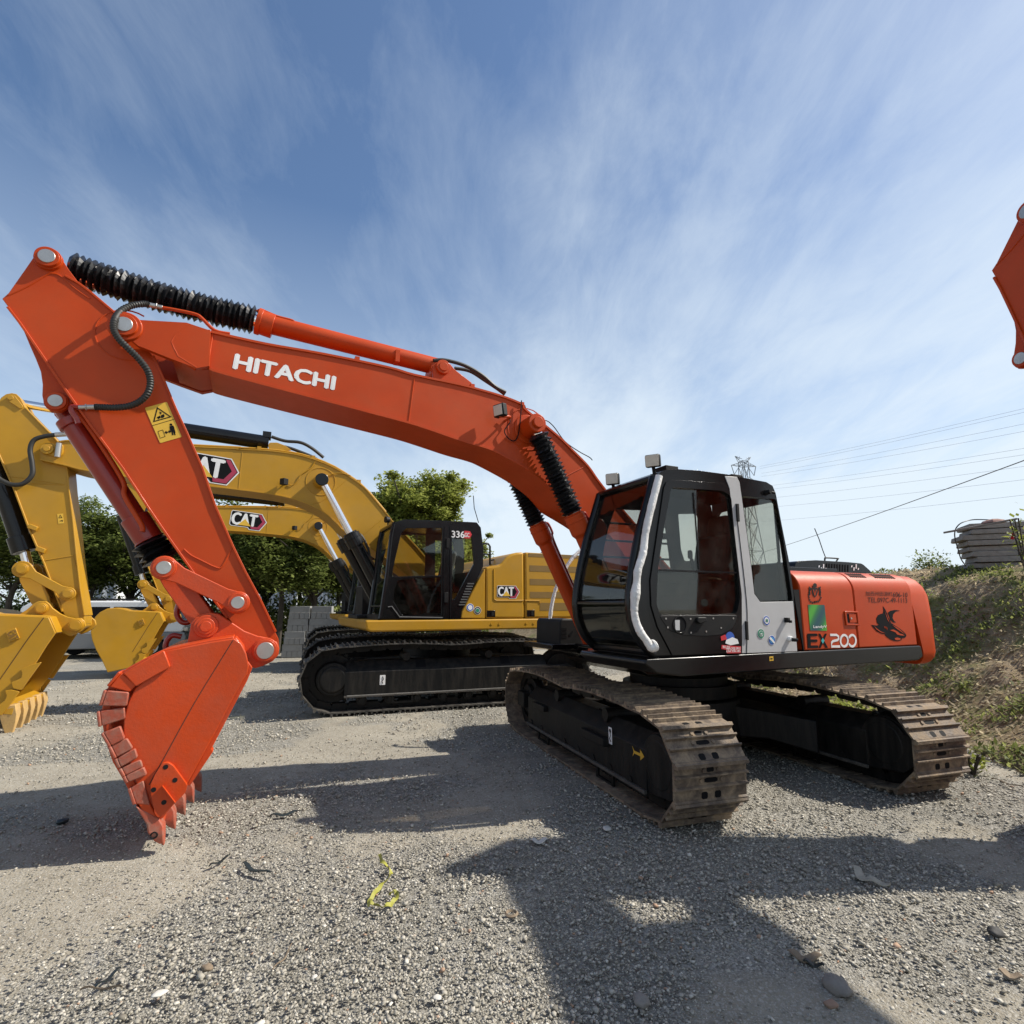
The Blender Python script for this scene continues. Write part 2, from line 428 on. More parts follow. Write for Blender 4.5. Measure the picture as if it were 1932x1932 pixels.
def undercarriage(root, rel, a, zc, r, gauge, w, count, sag, shoe_mat, half=.27, drive=1, near=-1, dx=(0, 0, 0), arrow=False, lift=.12):
    """rel: yaw of the tracks in the machine frame.  drive: end (+1/-1) that carries the sprocket"""
    loc = tuple(Matrix.Rotation(rel, 3, 'Z') @ Vector(dx))
    for s in (-1, 1):
        y = s * gauge / 2
        m, ch, hb = shoes(track_loop(a, zc, r, sag), count, w, y, phase=.05, holes=arrow)
        tr = m.build('crawler_track', shoe_mat, root, rz=rel, loc=loc)
        ch.build('link_chain', UNDER, tr)
        if arrow: hb.build('shoe_openings', INK, tr)
        # roller frame: box with sloping upper faces, foot flanges and end guards
        f = MB(); zb = zc - r + lift; h1 = zc + r * .26; h2 = zc + r * .55
        sec = [(y - half, zb), (y + half, zb), (y + half, h1 - .02), (y + half - .02, h1), (y + .09, h2), (y - .09, h2), (y - half + .02, h1), (y - half, h1 - .02)]
        x0, x1 = -a + .30, a - .16
        f.plate(sec, x0, x1, axis='x')
        # guard plates at the drive end
        for q in (-1, 1):
            e = drive
            g = [(e * (a - .159), zb), (e * (a + .16), zb + .03), (e * (a + .27), zc - .12), (e * (a + .30), zc + .08), (e * (a + .20), h1 + .02), (e * (a - .10), h1 + .03), (e * (a - .159), h1)]
            if arrow: f.plate(rounded(g, .02), y + q * (half - .004), y + q * (half - .02))
        # carrier roller brackets and the dark clean-out holes
        for xx in (-.30 * a, .42 * a):
            f.box(xx - .05, xx + .05, y - .07, y + .07, h2, h2 + .05)
        f.box(-.62 * a, -.40 * a, y - half - .05, y - half - .002, h1 - .09, h1 - .03)
        f.box(.22 * a, .52 * a, y - half - .06, y - half - .002, h1 - .13, h1 - .06)
        if not arrow: f.plate([(-a + .299, zc - .2), (-a + .299, h1 - .02), (-a - .18, h1 - .05), (-a - .26, zc - .02), (-a - .2, zc - .2)], y - half + .02, y + half - .02)
        fr = f.build('track_frame', UNDER, root, bevel=.006, rz=rel, loc=loc)
        b2 = MB()
        for q in (-1, 1): b2.box(x0, x1, y + q * (half + .001), y + q * (half + .028), zb - .012, zb + .014)
        b2.build('frame_flange', LIPM, fr, bevel=.003); b2 = MB()
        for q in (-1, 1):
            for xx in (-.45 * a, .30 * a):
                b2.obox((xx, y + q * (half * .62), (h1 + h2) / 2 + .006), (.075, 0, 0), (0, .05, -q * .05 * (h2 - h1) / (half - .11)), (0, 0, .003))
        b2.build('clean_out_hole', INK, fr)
        # sprocket and idler
        for e, nm in ((drive, 'sprocket'), (-drive, 'idler')):
            d = MB(); d.cyl((e * a, y - .055, zc), (e * a, y + .055, zc), r - .10, seg=36)
            if nm == 'sprocket':
                for k in range(21):
                    t = 2 * math.pi * k / 21; c_ = Vector((math.cos(t), 0, math.sin(t)))
                    d.obox(Vector((e * a, y, zc)) + c_ * (r - .085), c_ * .035, (0, .035, 0), Vector((-c_.z, 0, c_.x)) * .025)
                d.cyl((e * a, y + near * .05, zc), (e * a, y + near * (half - .03), zc), .25, .23, seg=36)
                d.cyl((e * a, y + near * (half - .03), zc), (e * a, y + near * (half + .0), zc), .20, .17, seg=36)
                d.cyl((e * a, y - .2, zc), (e * a, y + .2, zc), .22, seg=32)
            else:
                d.cyl((e * a, y - .11, zc), (e * a, y + .11, zc), r - .18, seg=32)
                d.box(e * a - .12, e * a + .12, y - .2, y + .2, zc - .09, zc + .09)
            d.build(nm, UNDER, root, bevel=.008, rz=rel, loc=loc)
        for k in range(8):
            xx = -a + .42 + (2 * a - .84) * k / 7
            d = MB(); zr = zc - r + .135
            d.cyl((xx, y - .17, zr), (xx, y + .17, zr), .075, seg=18)
            for q in (-1, 1): d.cyl((xx, y + q * .17, zr), (xx, y + q * .215, zr), .045, seg=12)
            d.build('track_roller', UNDER, root, smooth=True, rz=rel, loc=loc)
        for xx in (-.30 * a, .42 * a):
            d = MB(); d.cyl((xx, y - .16, zc + r - .155), (xx, y + .16, zc + r - .155), .06, seg=16)
            d.build('carrier_roller', UNDER, root, smooth=True, rz=rel, loc=loc)
        for xx in (-.5 * a, .45 * a):
            d = MB()
            for q in (-1, 1):
                d.box(xx - .16, xx - .13, y + q * (half - .02), y + q * half, zb - .11, zb); d.box(xx + .13, xx + .16, y + q * (half - .02), y + q * half, zb - .11, zb)
                d.box(xx - .16, xx + .16, y + q * (half - .02), y + q * half, zb - .125, zb - .10)
            d.build('track_guide', UNDER, root, rz=rel, loc=loc)
        if arrow and s == -1:
            d = MB(); yo = y - half - .003; xa = a * .83; za = zc + .02
            ar = [(0, .02), (.05, .02), (.05, -.0), (0, -.0)]
            pts = [(-.09, .045), (-.06, .012), (.03, .012), (.03, .045), (.09, 0), (.03, -.045), (.03, -.012), (-.06, -.012), (-.09, -.045), (-.07, 0)]
            poly(d, [(xa + p, za + q * .9) for p, q in pts], yo, .001); d.build('direction_arrow', ARROWY, fr)
            d = MB(); poly(d, rrect(a * .52, a * .52 + .06, zc - .01, zc + .13, .004), yo, .001); st = d.build('hook_label', WHITE, fr)
            d = MB(); c0 = (a * .52 + .03, zc + .10); poly(d, circ(*c0, .018), yo - .0015, .0008); d.tube([(c0[0], yo - .002, c0[1]), (c0[0] + .005, yo - .002, zc + .06), (c0[0] - .012, yo - .002, zc + .035), (c0[0] + .012, yo - .002, zc + .012)], .0045, 6)
            d.build('hook_symbol', INK, fr)
    # centre frame: X shaped car body between the tracks and the slew ring
    f = MB(); zt = zc + .22
    f.cyl((0, 0, zc - .12), (0, 0, zt), .62, .58, seg=36)
    for sx in (-1, 1):
        for sy in (-1, 1):
            p0 = Vector((sx * .15, sy * .3, 0)); p1 = Vector((sx * a * .56, sy * (gauge / 2 - half * .9), 0)); d = (p1 - p0).normalized(); nrm = Vector((-d.y, d.x, 0))
            rings = []
            for p, wd, lo, hi in ((p0, .30, zc - .13, zt - .02), (p0.lerp(p1, .55), .24, zc - .12, zt - .08), (p1, .26, zc - .20, zc + .09)):
                rings.append([p + nrm * wd + Vector((0, 0, lo)), p - nrm * wd + Vector((0, 0, lo)), p - nrm * wd + Vector((0, 0, hi)), p + nrm * wd + Vector((0, 0, hi))])
            f.loft(rings)
    f.build('centre_frame', UNDER, root, bevel=.01, rz=rel, loc=loc)
    d = MB(); d.cyl((0, 0, zt), (0, 0, zt + .12), .60, seg=48); d.cyl((0, 0, zt + .12), (0, 0, zt + .2), .52, seg=48)
    d.build('slewing_ring', UNDER, root, smooth=True)

# ------------------------------------------------------------------ hydraulic pieces (all take machine coordinates)
def bellows(mb, p0, p1, r0, r1, n, sagv=0, seed=1, squash=None):
    p0 = Vector(p0); p1 = Vector(p1); d = (p1 - p0).normalized(); a = d.orthogonal().normalized(); b = d.cross(a); rr = random.Random(seed)
    rings = []; seg = 22; m = n * 2
    for k in range(m + 1):
        t = k / m
        if squash: t = t ** squash
        c = p0.lerp(p1, t) + Vector((0, 0, -sagv * math.sin(math.pi * t)))
        q = r1 if k % 2 else r0
        tilt = rr.uniform(-.10, .10); ph = rr.uniform(0, 6.28)
        rings.append([c + (a * math.cos(2 * math.pi * i / seg) + b * math.sin(2 * math.pi * i / seg)) * q * (1 + .05 * rr.uniform(-1, 1)) + d * tilt * q * math.cos(2 * math.pi * i / seg + ph) for i in range(seg)])
    mb.loft(rings)
def pin(mb, x, z, y0, y1, r): mb.cyl((x, y0, z), (x, y1, z), r, seg=32)
def boss(mb, x, z, y0, y1, r, steps=True):   # stepped collar: y0 is the plate, y1 the outer face
    s = 1 if y1 > y0 else -1
    mb.cyl((x, y0, z), (x, y0 + s * .012, z), r * 1.28, r * 1.22, seg=36)
    mb.cyl((x, y0, z), (x, y1, z), r, r * .97, seg=32)
def sym(fn, *a):
    for s in (1, -1): fn(s, *a)

# ================================================================== the orange excavator
F = RED
red = thing('excavator', 'big orange-red excavator in front with black and silver cab and rusty tracks', 'excavator', tuple(F.c), F.rz, 'excavators parked side by side')
undercarriage(red, rad(-72) - F.rz, 1.585, .395, .355, 2.25, .60, 34, -.045, SHOE, half=.205, drive=1, arrow=True, dx=(.066, 0, -.02))

# --- boom
BW = .25
bt = F.on('z3', [(215, 320), (500, 383), (800, 435), (1130, 503), (1270, 543), (1500, 592), (1640, 628), (1750, 662), (1832, 697)], BW) \
   + F.on('z4', [(400, 292), (480, 360), (570, 432), (700, 540), (800, 640), (920, 762), (1000, 875), (1085, 985)], BW)
bb = F.on('z3', [(210, 505), (270, 528), (620, 622), (1000, 722), (1240, 786), (1370, 828), (1520, 880), (1640, 915)], BW) \
   + F.on('z4', [(190, 650), (400, 765), (520, 845), (640, 945), (745, 1070)], BW)
foot = (.02, 1.62)
bt_tail = crom2([bt[-1], (.58, 2.28), (.28, 1.95), (foot[0] - .12, foot[1] + .12)], 5)[1:]
bb_tail = crom2([bb[-1], (1.05, 2.30), (.66, 1.86), (foot[0] + .10, foot[1] - .14)], 5)[1:]
btop = crom2(bt, 4) + bt_tail; bbot = crom2(bb, 4) + bb_tail
side = btop + circ(foot[0], foot[1], .17, 9, 180, 300)[0:0] + bbot[::-1]
m = MB(); m.plate(side, -BW, BW)
# top and bottom flange plates, standing 12 mm proud of the webs
m.strip(btop, -BW - .014, BW + .014, -.014 if True else 0)
m.strip(bbot, -BW - .014, BW + .014, .014)
m.cyl((foot[0], -BW - .05, foot[1]), (foot[0], BW + .05, foot[1]), .16, seg=32)
# forked tip: flared cheeks either side of the arm
TW = .30
tip = F.on('z1', [(860, 585), (905, 567), (980, 590), (1330, 610), (1480, 660)], TW) + [bt[0]] 
tipb = F.on('z1', [(1400, 935), (1220, 868), (1080, 812), (985, 775), (915, 715), (862, 690), (845, 640)], TW)
cheek = tip + [bb[0]] + tipb
for s in (1, -1):
    m.plate(cheek, s * (TW), s * (TW - .05))
tipin = F.on('z1', [(1230, 620), (1480, 665)], BW) + [btop[0]] + [bbot[0]] + F.on('z1', [(1400, 945), (1230, 880)], BW)
m.plate(tipin, -BW + .02, BW - .02)
# raised rim of the flare
rim = F.on('z1', [(1310, 665), (1250, 700), (1222, 745), (1240, 790), (1270, 850), (1400, 930)], TW)
m.tube([(a, TW - .02, b) for a, b in rim], .022, 8)
boom = m.build('boom', ORANGE, red, bevel=.006)
m = MB()
for q in (((1515, 690), (1480, 925)),):
    a, b = F.on('z1', list(q), BW); m.tube([(a[0], BW, a[1]), (b[0], BW, b[1])], .008, 6)
a, b = F.on('z3', [(1270, 560), (1240, 786)], BW); m.tube([(a[0], BW, a[1]), (b[0], BW, b[1])], .007, 6)
a, b = F.on('z4', [(925, 755), (720, 860)], BW); m.tube([(a[0], BW, a[1]), (b[0], BW, b[1])], .006, 6)
a, b = F.on('z4', [(1010, 1115), (925, 1200)], BW); m.tube([(a[0], BW, a[1]), (b[0], BW, b[1])], .006, 6)
px, pz = F.on('z4', (435, 462), BW)
m.tube([(px + .215 * math.cos(t / 20 * 6.2832), BW, pz + .215 * math.sin(t / 20 * 6.2832)) for t in range(21)], .006, 6)
m.build('weld_seam', ORANGE, boom)
m = MB()
for s in (1, -1):
    m.cyl((px, s * BW, pz), (px, s * (BW + .015), pz), .15, .145, seg=36)
    m.cyl((px, s * BW, pz), (px, s * (BW + .22), pz), .10, .093, seg=32)
    m.cyl((px, s * (BW + .22), pz), (px, s * (BW + .25), pz), .055, seg=24)
m.build('boom_cylinder_boss', ORANGE, boom, bevel=.006)
HPIN = F.on('z1', (886, 628), TW + .03)
m = MB()
for s in (1, -1):
    m.cyl((HPIN[0], s * TW, HPIN[1]), (HPIN[0], s * (TW + .02), HPIN[1]), .115, .11, seg=36)
    m.cyl((HPIN[0], s * TW, HPIN[1]), (HPIN[0], s * (TW + .045), HPIN[1]), .088, .084, seg=32)
m.build('pin_collar', ORANGE, boom, bevel=.004)
m = MB(); pin(m, *HPIN, -TW - .05, TW + .052, .056); m.build('pivot_pin', STEEL, boom, bevel=.003)
m = MB()
tl, tr, bl = F.on('z3', [(348, 430), (862, 548), (333, 505)], BW + .004)
brr = F.on('z3', (852, 616), BW + .004)
put_text(m, 'HITACHI', tl, tr, bl, BW + .0015, .009, br=brr)
m.build('maker_lettering', WHITE, boom)
# bracket that carries the foot of the arm cylinder
m = MB(); ap = F.on('z3', (1418, 502), .16)
br = F.on('z3', [(1365, 490), (1385, 475), (1418, 468), (1455, 480), (1480, 510), (1570, 580), (1560, 600), (1370, 560)], .16)
for s in (1, -1): m.plate(br, s * .16, s * .13)
m.build('cylinder_bracket', ORANGE, boom, bevel=.005)
m = MB(); pin(m, *ap, -.19, .19, .07); pin(m, *ap, -.2, .2, .045); m.build('pivot_pin', ORANGE, boom, bevel=.004)
# pipes along the top of the boom
m = MB()
top_path = [(p[0], p[1] + .025) for p in btop[4:46:3]]
for yy in (.20, .14): m.tube([(a, yy, b) for a, b in top_path], .014, 8)
for k in (2, 6, 10, 13):
    a, b = top_path[min(k, len(top_path) - 1)]; m.box(a - .02, a + .02, .11, .235, b - .03, b + .03)
hp = F.on('z1', [(1160, 505), (1250, 520), (1390, 550), (1440, 580), (1530, 665), (1640, 690)], .2)
m.tube([(a, .2, b) for a, b in hp], .014, 8, 4)
m.build('hydraulic_pipe', ORANGE, boom, smooth=True)
# work lamp on the boom side
m = MB(); lx, lz = F.on('z4', (203, 308), BW + .14)
c = Vector((lx, BW + .14, lz)); u = Vector((-.45, .85, .1)).normalized() ; w = Vector((0, 0, 1)); v = u.cross(w).normalized(); w = v.cross(u)
lf = Vector((.85, .45, -.12)).normalized(); ls = lf.cross(Vector((.1, 0, 1))).normalized(); lu = ls.cross(lf)
m.obox(c - lf * .02, lf * .035, ls * .062, lu * .062)
lamp = m.build('boom_lamp', BLACKM, boom, bevel=.012)
m = MB(); m.obox(c + lf * .018, lf * .004, ls * .05, lu * .05); m.build('lens', LENS, lamp, bevel=.004)
m = MB(); b0 = F.on('z4', (250, 395), BW); m.tube([c - lu * .06, (b0[0] - .02, BW + .08, b0[1] + .02), (b0[0], BW, b0[1])], .012, 8, 4)
m.build('bracket', ORANGE, lamp)
m = MB(); cb = F.on('z4', [(255, 345), (298, 395), (252, 470), (280, 530), (330, 555), (365, 500), (385, 330), (390, 225)], BW + .04)
m.tube([(a, BW + .03, b) for a, b in cb], .006, 6, 5)
cb = F.on('z4', [(540, 400), (590, 392), (650, 440), (740, 560), (850, 640), (940, 690), (965, 715)], BW + .01)
m.tube([(a, BW + .008, b) for a, b in cb], .005, 6, 5)
m.build('cable', INK, lamp)

# --- arm
AW = .185
arm_out = F.on('z1', [(252, 125), (300, 90), (345, 85), (398, 98), (438, 150), (490, 232), (560, 325), (640, 392), (760, 490), (860, 585), (980, 700), (1090, 850), (1150, 985), (1250, 1225), (1330, 1400), (1440, 1650), (1530, 1915)], AW) \
   + F.on('z2', [(1328, 225), (1400, 372), (1480, 520), (1588, 745), (1592, 790), (1560, 850), (1500, 860), (1440, 810), (1335, 672), (1210, 505), (1100, 360), (980, 190), (850, 0)], AW) \
   + F.on('z1', [(880, 1650), (650, 1340), (500, 1130), (330, 880), (145, 610), (15, 440), (60, 400), (190, 215)], AW)
arm_box = arm_out
m = MB(); m.plate(arm_box, -AW, AW)
m.strip(F.on('z1', [(460, 280), (560, 335), (640, 395), (835, 560)], AW), -AW - .014, AW + .014, -.012)
e1 = F.on('z1', [(1090, 850), (1150, 985), (1250, 1225), (1330, 1400), (1440, 1650), (1530, 1915)], AW) + F.on('z2', [(1328, 225), (1400, 372), (1480, 520), (1570, 708)], AW)
m.strip(e1, -AW - .014, AW + .014, -.012)
e2 = F.on('z1', [(60, 500), (145, 610), (330, 880), (500, 1130), (650, 1340), (880, 1650)], AW) + F.on('z2', [(850, 0), (980, 190), (1100, 360), (1210, 505), (1300, 628)], AW)
m.strip(e2, -AW - .014, AW + .014, .012)
arm = m.build('arm', ORANGE, red, bevel=.003)
# bracket plates that carry the bucket cylinder
m = MB()
brk = F.on('z1', [(32, 464), (110, 562), (145, 604), (165, 660), (215, 780), (255, 870), (290, 960), (303, 1050), (300, 1130), (315, 1200), (360, 1245), (430, 1250), (475, 1225), (520, 1180), (420, 900), (280, 620), (120, 445)], .13)
for s in (1, -1): m.plate(brk, s * .13, s * .10)
m.build('cylinder_bracket', ORANGE, arm, bevel=.005)
m = MB()
ridge = F.on('z1', [(60, 415), (200, 350), (330, 272), (385, 262), (440, 285), (540, 370), (640, 440)], AW)
m.tube([(a, AW, b) for a, b in ridge], .007, 6, 4)
cc = F.on('z1', (905, 700), AW)
m.tube([(cc[0] + .20 * math.cos(rad(t)), AW, cc[1] + .20 * math.sin(rad(t))) for t in range(-110, 130, 12)], .006, 6)
sm = F.on('z2', [(1050, 235), (1090, 270), (1150, 300), (1235, 340), (1270, 330), (1325, 225)], AW)
m.tube([(a, AW, b) for a, b in sm], .007, 6, 3)
m.build('weld_seam', ORANGE, arm)
def pinset(parent, p, y, r, col_mat=ORANGE, pm=STEEL, out=.03, collar=1.5):
    m = MB()
    for s in (1, -1):
        m.cyl((p[0], s * (y - .012), p[1]), (p[0], s * (y + out * .5), p[1]), r * collar * 1.12, r * collar * 1.08, seg=36)
        m.cyl((p[0], s * (y - .012), p[1]), (p[0], s * (y + out), p[1]), r * collar, r * collar * .96, seg=36)
    m.build('pin_collar', col_mat, parent, bevel=.003)
    m = MB(); pin(m, p[0], p[1], -y - out - .006, y + out + .006, r); m.build('pivot_pin', pm, parent, bevel=.003)
P_TOP = F.on('z1', (332, 135), AW + .05); P_BC = F.on('z1', (396, 1168), .16); P_BK = F.on('z2', (1512, 812), .29)
pinset(arm, P_TOP, AW, .052, out=.05); pinset(arm, P_BC, .13, .045, out=.035)
P_LK = F.on('z2', (1357, 540), .25)
# warning label
m = MB(); lab = F.on('z1', [(1032, 1218), (1190, 1175), (1297, 1425), (1142, 1470)], AW + .003); poly(m, rounded(lab, .01), AW + .003)
lb = m.build('warning_label', LABELY, arm)
m = MB(); yy = AW + .0045
def ring(mb, out, inn, y, th=.0008): mb.plate(out, y - th, y, holes=[inn])
tri = F.on('z1', [(1120, 1212), (1092, 1320), (1225, 1283)], yy); c_ = (sum(p[0] for p in tri) / 3, sum(p[1] for p in tri) / 3)
ring(m, tri, [(c_[0] + (p[0] - c_[0]) * .8, c_[1] + (p[1] - c_[1]) * .8) for p in tri], yy)
for q in ([(1130, 1300), (1122, 1285), (1138, 1272), (1146, 1288)], [(1142, 1262), (1136, 1245), (1152, 1250), (1150, 1265)], [(1150, 1292), (1146, 1272), (1166, 1262), (1176, 1276), (1166, 1288)], [(1118, 1288), (1124, 1280), (1140, 1290), (1134, 1296)]):
    poly(m, F.on('z1', q, yy), yy)
bx = F.on('z1', [(1125, 1385), (1162, 1373), (1180, 1423), (1143, 1436)], yy); c_ = (sum(p[0] for p in bx) / 4, sum(p[1] for p in bx) / 4)
ring(m, bx, [(c_[0] + (p[0] - c_[0]) * .88, c_[1] + (p[1] - c_[1]) * .88) for p in bx], yy)
poly(m, F.on('z1', [(1172, 1394), (1186, 1381), (1188, 1389), (1206, 1385), (1204, 1377), (1222, 1386), (1210, 1399), (1208, 1392), (1190, 1396), (1192, 1404)], yy), yy)
h = F.on('z1', (1219, 1337), yy); poly(m, circ(*h, .009, 14), yy)
poly(m, F.on('z1', [(1208, 1350), (1232, 1343), (1240, 1350), (1252, 1395), (1246, 1397), (1238, 1368), (1252, 1412), (1244, 1413), (1232, 1385), (1236, 1412), (1228, 1413), (1216, 1362), (1220, 1382), (1214, 1383)], yy), yy)
ln = F.on('z1', [(1086, 1343), (1243, 1297), (1244, 1300), (1087, 1346)], yy); poly(m, ln, yy)
m.build('warning_pictogram', INK, lb)
# hose looping round the boom and arm joint
m = MB(); hs = F.on('z1', [(1060, 480), (1010, 478), (930, 492), (860, 530), (818, 590), (812, 660), (850, 730), (920, 800), (990, 870), (1050, 950), (1072, 1030), (1055, 1110), (1000, 1170), (920, 1205), (830, 1216), (740, 1214), (680, 1212)], TW + .07)
ys = [.2, .22, .25, .30, .36, .38, .38, .37, .35, .33, .31, .30, .28, .26, .24, .22, .21]
hp3 = [Vector((F.on('z1', q, y)[0], y, F.on('z1', q, y)[1])) for q, y in zip([(1060, 480), (1010, 478), (930, 492), (860, 530), (818, 590), (812, 660), (850, 730), (920, 800), (990, 870), (1050, 950), (1072, 1030), (1055, 1110), (1000, 1170), (920, 1205), (830, 1216), (740, 1214), (680, 1212)], ys)]
m.tube(hp3, .026, 12, 9, rf=lambda i, n: .021 if i % 2 else .0255)
m.build('hydraulic_hose', HOSE, arm, smooth=True)
m = MB()
for (q0, q1), y in ((((1055, 482), (1160, 503)), .2), (((690, 1212), (560, 1214)), .21)):
    a = F.on('z1', q0, y); b = F.on('z1', q1, y); A = Vector((a[0], y, a[1])); B = Vector((b[0], y, b[1]))
    m.cyl(A, A.lerp(B, .55), .019, seg=12); m.cyl(A.lerp(B, .55), A.lerp(B, .62), .026, seg=6); m.cyl(A.lerp(B, .62), B, .016, seg=12)
m.build('hose_fitting', STEEL, arm, bevel=.002)
m = MB(); q = F.on('z1', [(560, 1214), (515, 1210), (510, 1240), (545, 1290), (560, 1330)], .2); m.tube([(a, .2, b) for a, b in q], .018, 8, 4)
m.build('hydraulic_pipe', DEEPRED, arm, smooth=True)

# --- arm cylinder on top of the boom
cyl = MB(); A0 = F.on('z3', (1400, 500), 0); A1 = F.on('z3', (462, 262), 0); A2 = F.on('z1', (510, 225), 0)
hd = F.on('z3', (540, 290), 0)
cyl.cyl((A0[0], 0, A0[1]), (A1[0], 0, A1[1]), .083, seg=36); cyl.cyl((A1[0], 0, A1[1]), (hd[0], 0, hd[1]), .105, seg=36); cyl.cyl((ap[0], -.1, ap[1]), (ap[0], .1, ap[1]), .1, seg=28)
for f_ in (0, .03):
    q = Vector((A1[0], 0, A1[1])).lerp(Vector((hd[0], 0, hd[1])), f_ * 4); d = (Vector((hd[0], 0, hd[1])) - Vector((A1[0], 0, A1[1]))).normalized()
    cyl.cyl(q - d * .012, q + d * .012, .115, seg=36)
ac = cyl.build('arm_cylinder', ORANGE, red, bevel=.004)
m = MB(); q = F.on('z3', [(455, 215), (480, 208), (560, 240), (640, 262), (680, 290), (900, 352), (1180, 440), (1260, 462), (1360, 470)], .06)
m.tube([(a, .05, b + .01) for a, b in q], .014, 8, 4)
q = F.on('z3', [(1180, 420), (1180, 480)], .05); m.box(q[0][0] - .02, q[0][0] + .02, .0, .1, q[1][1], q[0][1])
m.build('hydraulic_pipe', ORANGE, ac, smooth=True)
m = MB(); rd = F.on('z1', (470, 200), 0); m.cyl((P_TOP[0], 0, P_TOP[1]), (A1[0], 0, A1[1]), .055, seg=28)
m.build('piston_rod', CHROME, ac, smooth=True)
m = MB(); bellows(m, (A2[0] , 0, A2[1] ), (A1[0] + .03, 0, A1[1] + .005), .094, .124, 31, .03, 3)
m.build('bellows', RUBBER, ac)
m = MB()
for q in ([(1370, 465), (1430, 463), (1530, 490), (1620, 540), (1690, 600), (1745, 630)], [(1480, 505), (1560, 520), (1640, 570), (1700, 610), (1740, 640)]):
    y = .10 if q[0][0] == 1370 else -.05; pp = F.on('z3', q, y); m.tube([(a, y, b) for a, b in pp], .019, 8, 6)
m.build('hydraulic_hose', HOSE, ac, smooth=True)

# --- two boom cylinders
CY = .385
for s in (1, -1):
    T_ = (px, pz); K = F.on('z4', (805, 1160), .37)
    d = (Vector((K[0], 0, K[1])) - Vector((T_[0], 0, T_[1]))).normalized()
    Kv = Vector((K[0], s * CY, K[1])); Tv = Vector((T_[0], s * CY, T_[1])); end = Vector((K[0], s * CY, K[1])) + d * 1.62
    m = MB(); m.cyl(Kv, end, .080, seg=36); m.cyl(Kv, Kv + d * .19, .102, seg=36); m.cyl(Kv + d * .19, Kv + d * .23, .102, .08, seg=36); m.cyl(Kv + d * .055, Kv + d * .07, .107, seg=36)
    m.cyl(Kv - d * .02, Kv, .085, seg=36)
    bc = m.build('boom_cylinder', ORANGE, red, bevel=.004)
    up = Vector((-d.z, 0, d.x)) if -d.z * 0 + d.x > 0 else Vector((d.z, 0, -d.x))
    back = Vector((-abs(d.z), 0, abs(d.x)))
    m = MB(); m.tube([Kv + d * .03 + back * .10, Kv + d * .04 + back * .13, Kv + d * .15 + back * .135, Kv + d * .3 + back * .105, Kv + d * 1.3 + back * .10], .014, 8, 5)
    m.build('hydraulic_pipe', DEEPRED, bc, smooth=True)
    m = MB(); m.cyl(Tv, Kv, .05, seg=28); m.build('piston_rod', CHROME, bc, smooth=True)
    m = MB(); m.cyl(Tv - Vector((0, .055, 0)), Tv + Vector((0, .055, 0)), .09, seg=28); m.build('rod_eye', ORANGE, bc, bevel=.004)
    m = MB(); bellows(m, Tv + d * .10, Kv - d * .015, .080, .112, 20, 0, 5 + s, .92); m.build('bellows', RUBBER, bc)
    m = MB(); m.cyl(Kv - d * .04, Kv - d * .02, .09, seg=28); m.build('clamp_ring', STEEL, bc)

# --- bucket cylinder and linkage
P_LJ = F.on('z2', (937, 342), .26)
B0 = Vector((P_BC[0], 0, P_BC[1])); B1 = Vector((P_LJ[0], 0, P_LJ[1])); d = (B1 - B0).normalized(); Lc = (B1 - B0).length
m = MB(); m.cyl(B0 + d * .12, B1 - d * .30, .078, seg=36); m.cyl(B0, B0 + d * .14, .06, seg=24); m.cyl(B1 - d * .47, B1 - d * .27, .098, seg=36); m.cyl(B0 + d * .10, B0 + d * .16, .095, seg=28)
m.cyl(B1 - d * .275, B1 - d * .262, .105, seg=36)
bc = m.build('bucket_cylinder', DEEPRED, red, bevel=.004)
bk = Vector((-d.z, 0, d.x)); bk = bk if bk.x < 0 else -bk
m = MB()
for yy in (.07,): m.tube([B0 + d * .05 + bk * .06 + Vector((0, yy, 0)), B0 + d * .25 + bk * .08 + Vector((0, yy, 0)), B1 - d * .75 + bk * .075 + Vector((0, yy, 0)), B1 - d * .62 + bk * .03 + Vector((0, yy + .03, 0)), B1 - d * .38 + bk * .02 + Vector((0, yy + .04, 0)), B1 - d * .33 + Vector((0, yy + .04, 0))], .018, 10, 6)
m.build('hydraulic_pipe', ORANGE, bc, smooth=True)
m = MB(); m.cyl(B1 - d * .27, B1, .05, seg=24); m.build('piston_rod', CHROME, bc, smooth=True)
m = MB(); bellows(m, B1 - d * .26, B1 - d * .09, .09, .14, 4, 0, 9); m.build('bellows', RUBBER, bc)
def link(mb, p, q, rp, rq, y0, y1, wmid=.7):
    P = Vector(p); Q = Vector(q); d_ = (Q - P).normalized(); n_ = Vector((-d_.y, d_.x)); w_ = min(rp, rq) * wmid
    a0 = math.degrees(math.atan2(d_.y, d_.x))
    pts = circ(P.x, P.y, rp, 14, a0 + 60, a0 + 300)
    pts += [tuple(P + d_ * rp * 1.3 - n_ * w_), tuple(Q - d_ * rq * 1.3 - n_ * w_)] + circ(Q.x, Q.y, rq, 14, a0 - 120, a0 + 120) + [tuple(Q - d_ * rq * 1.3 + n_ * w_), tuple(P + d_ * rp * 1.3 + n_ * w_)]
    mb.plate(pts, y0, y1)
P_EAR = F.on('z2', (1178, 675), .2)
m = MB()
for s in (1, -1): link(m, P_LJ, P_LK, .088, .085, s * .235, s * .27)
lk = m.build('side_link', ORANGE_B, red, bevel=.006)
pinset(lk, P_LJ, .265, .048, ORANGE_B, out=.02, collar=1.55); pinset(lk, P_LK, .265, .046, ORANGE_B, out=.02, collar=1.55)
m = MB()
for s in (1, -1): link(m, P_LJ, P_EAR, .085, .085, s * .17, s * .135, .95)
m.box(0, 0, 0, 0, 0, 0)
mid = (Vector(P_LJ) + Vector(P_EAR)) / 2
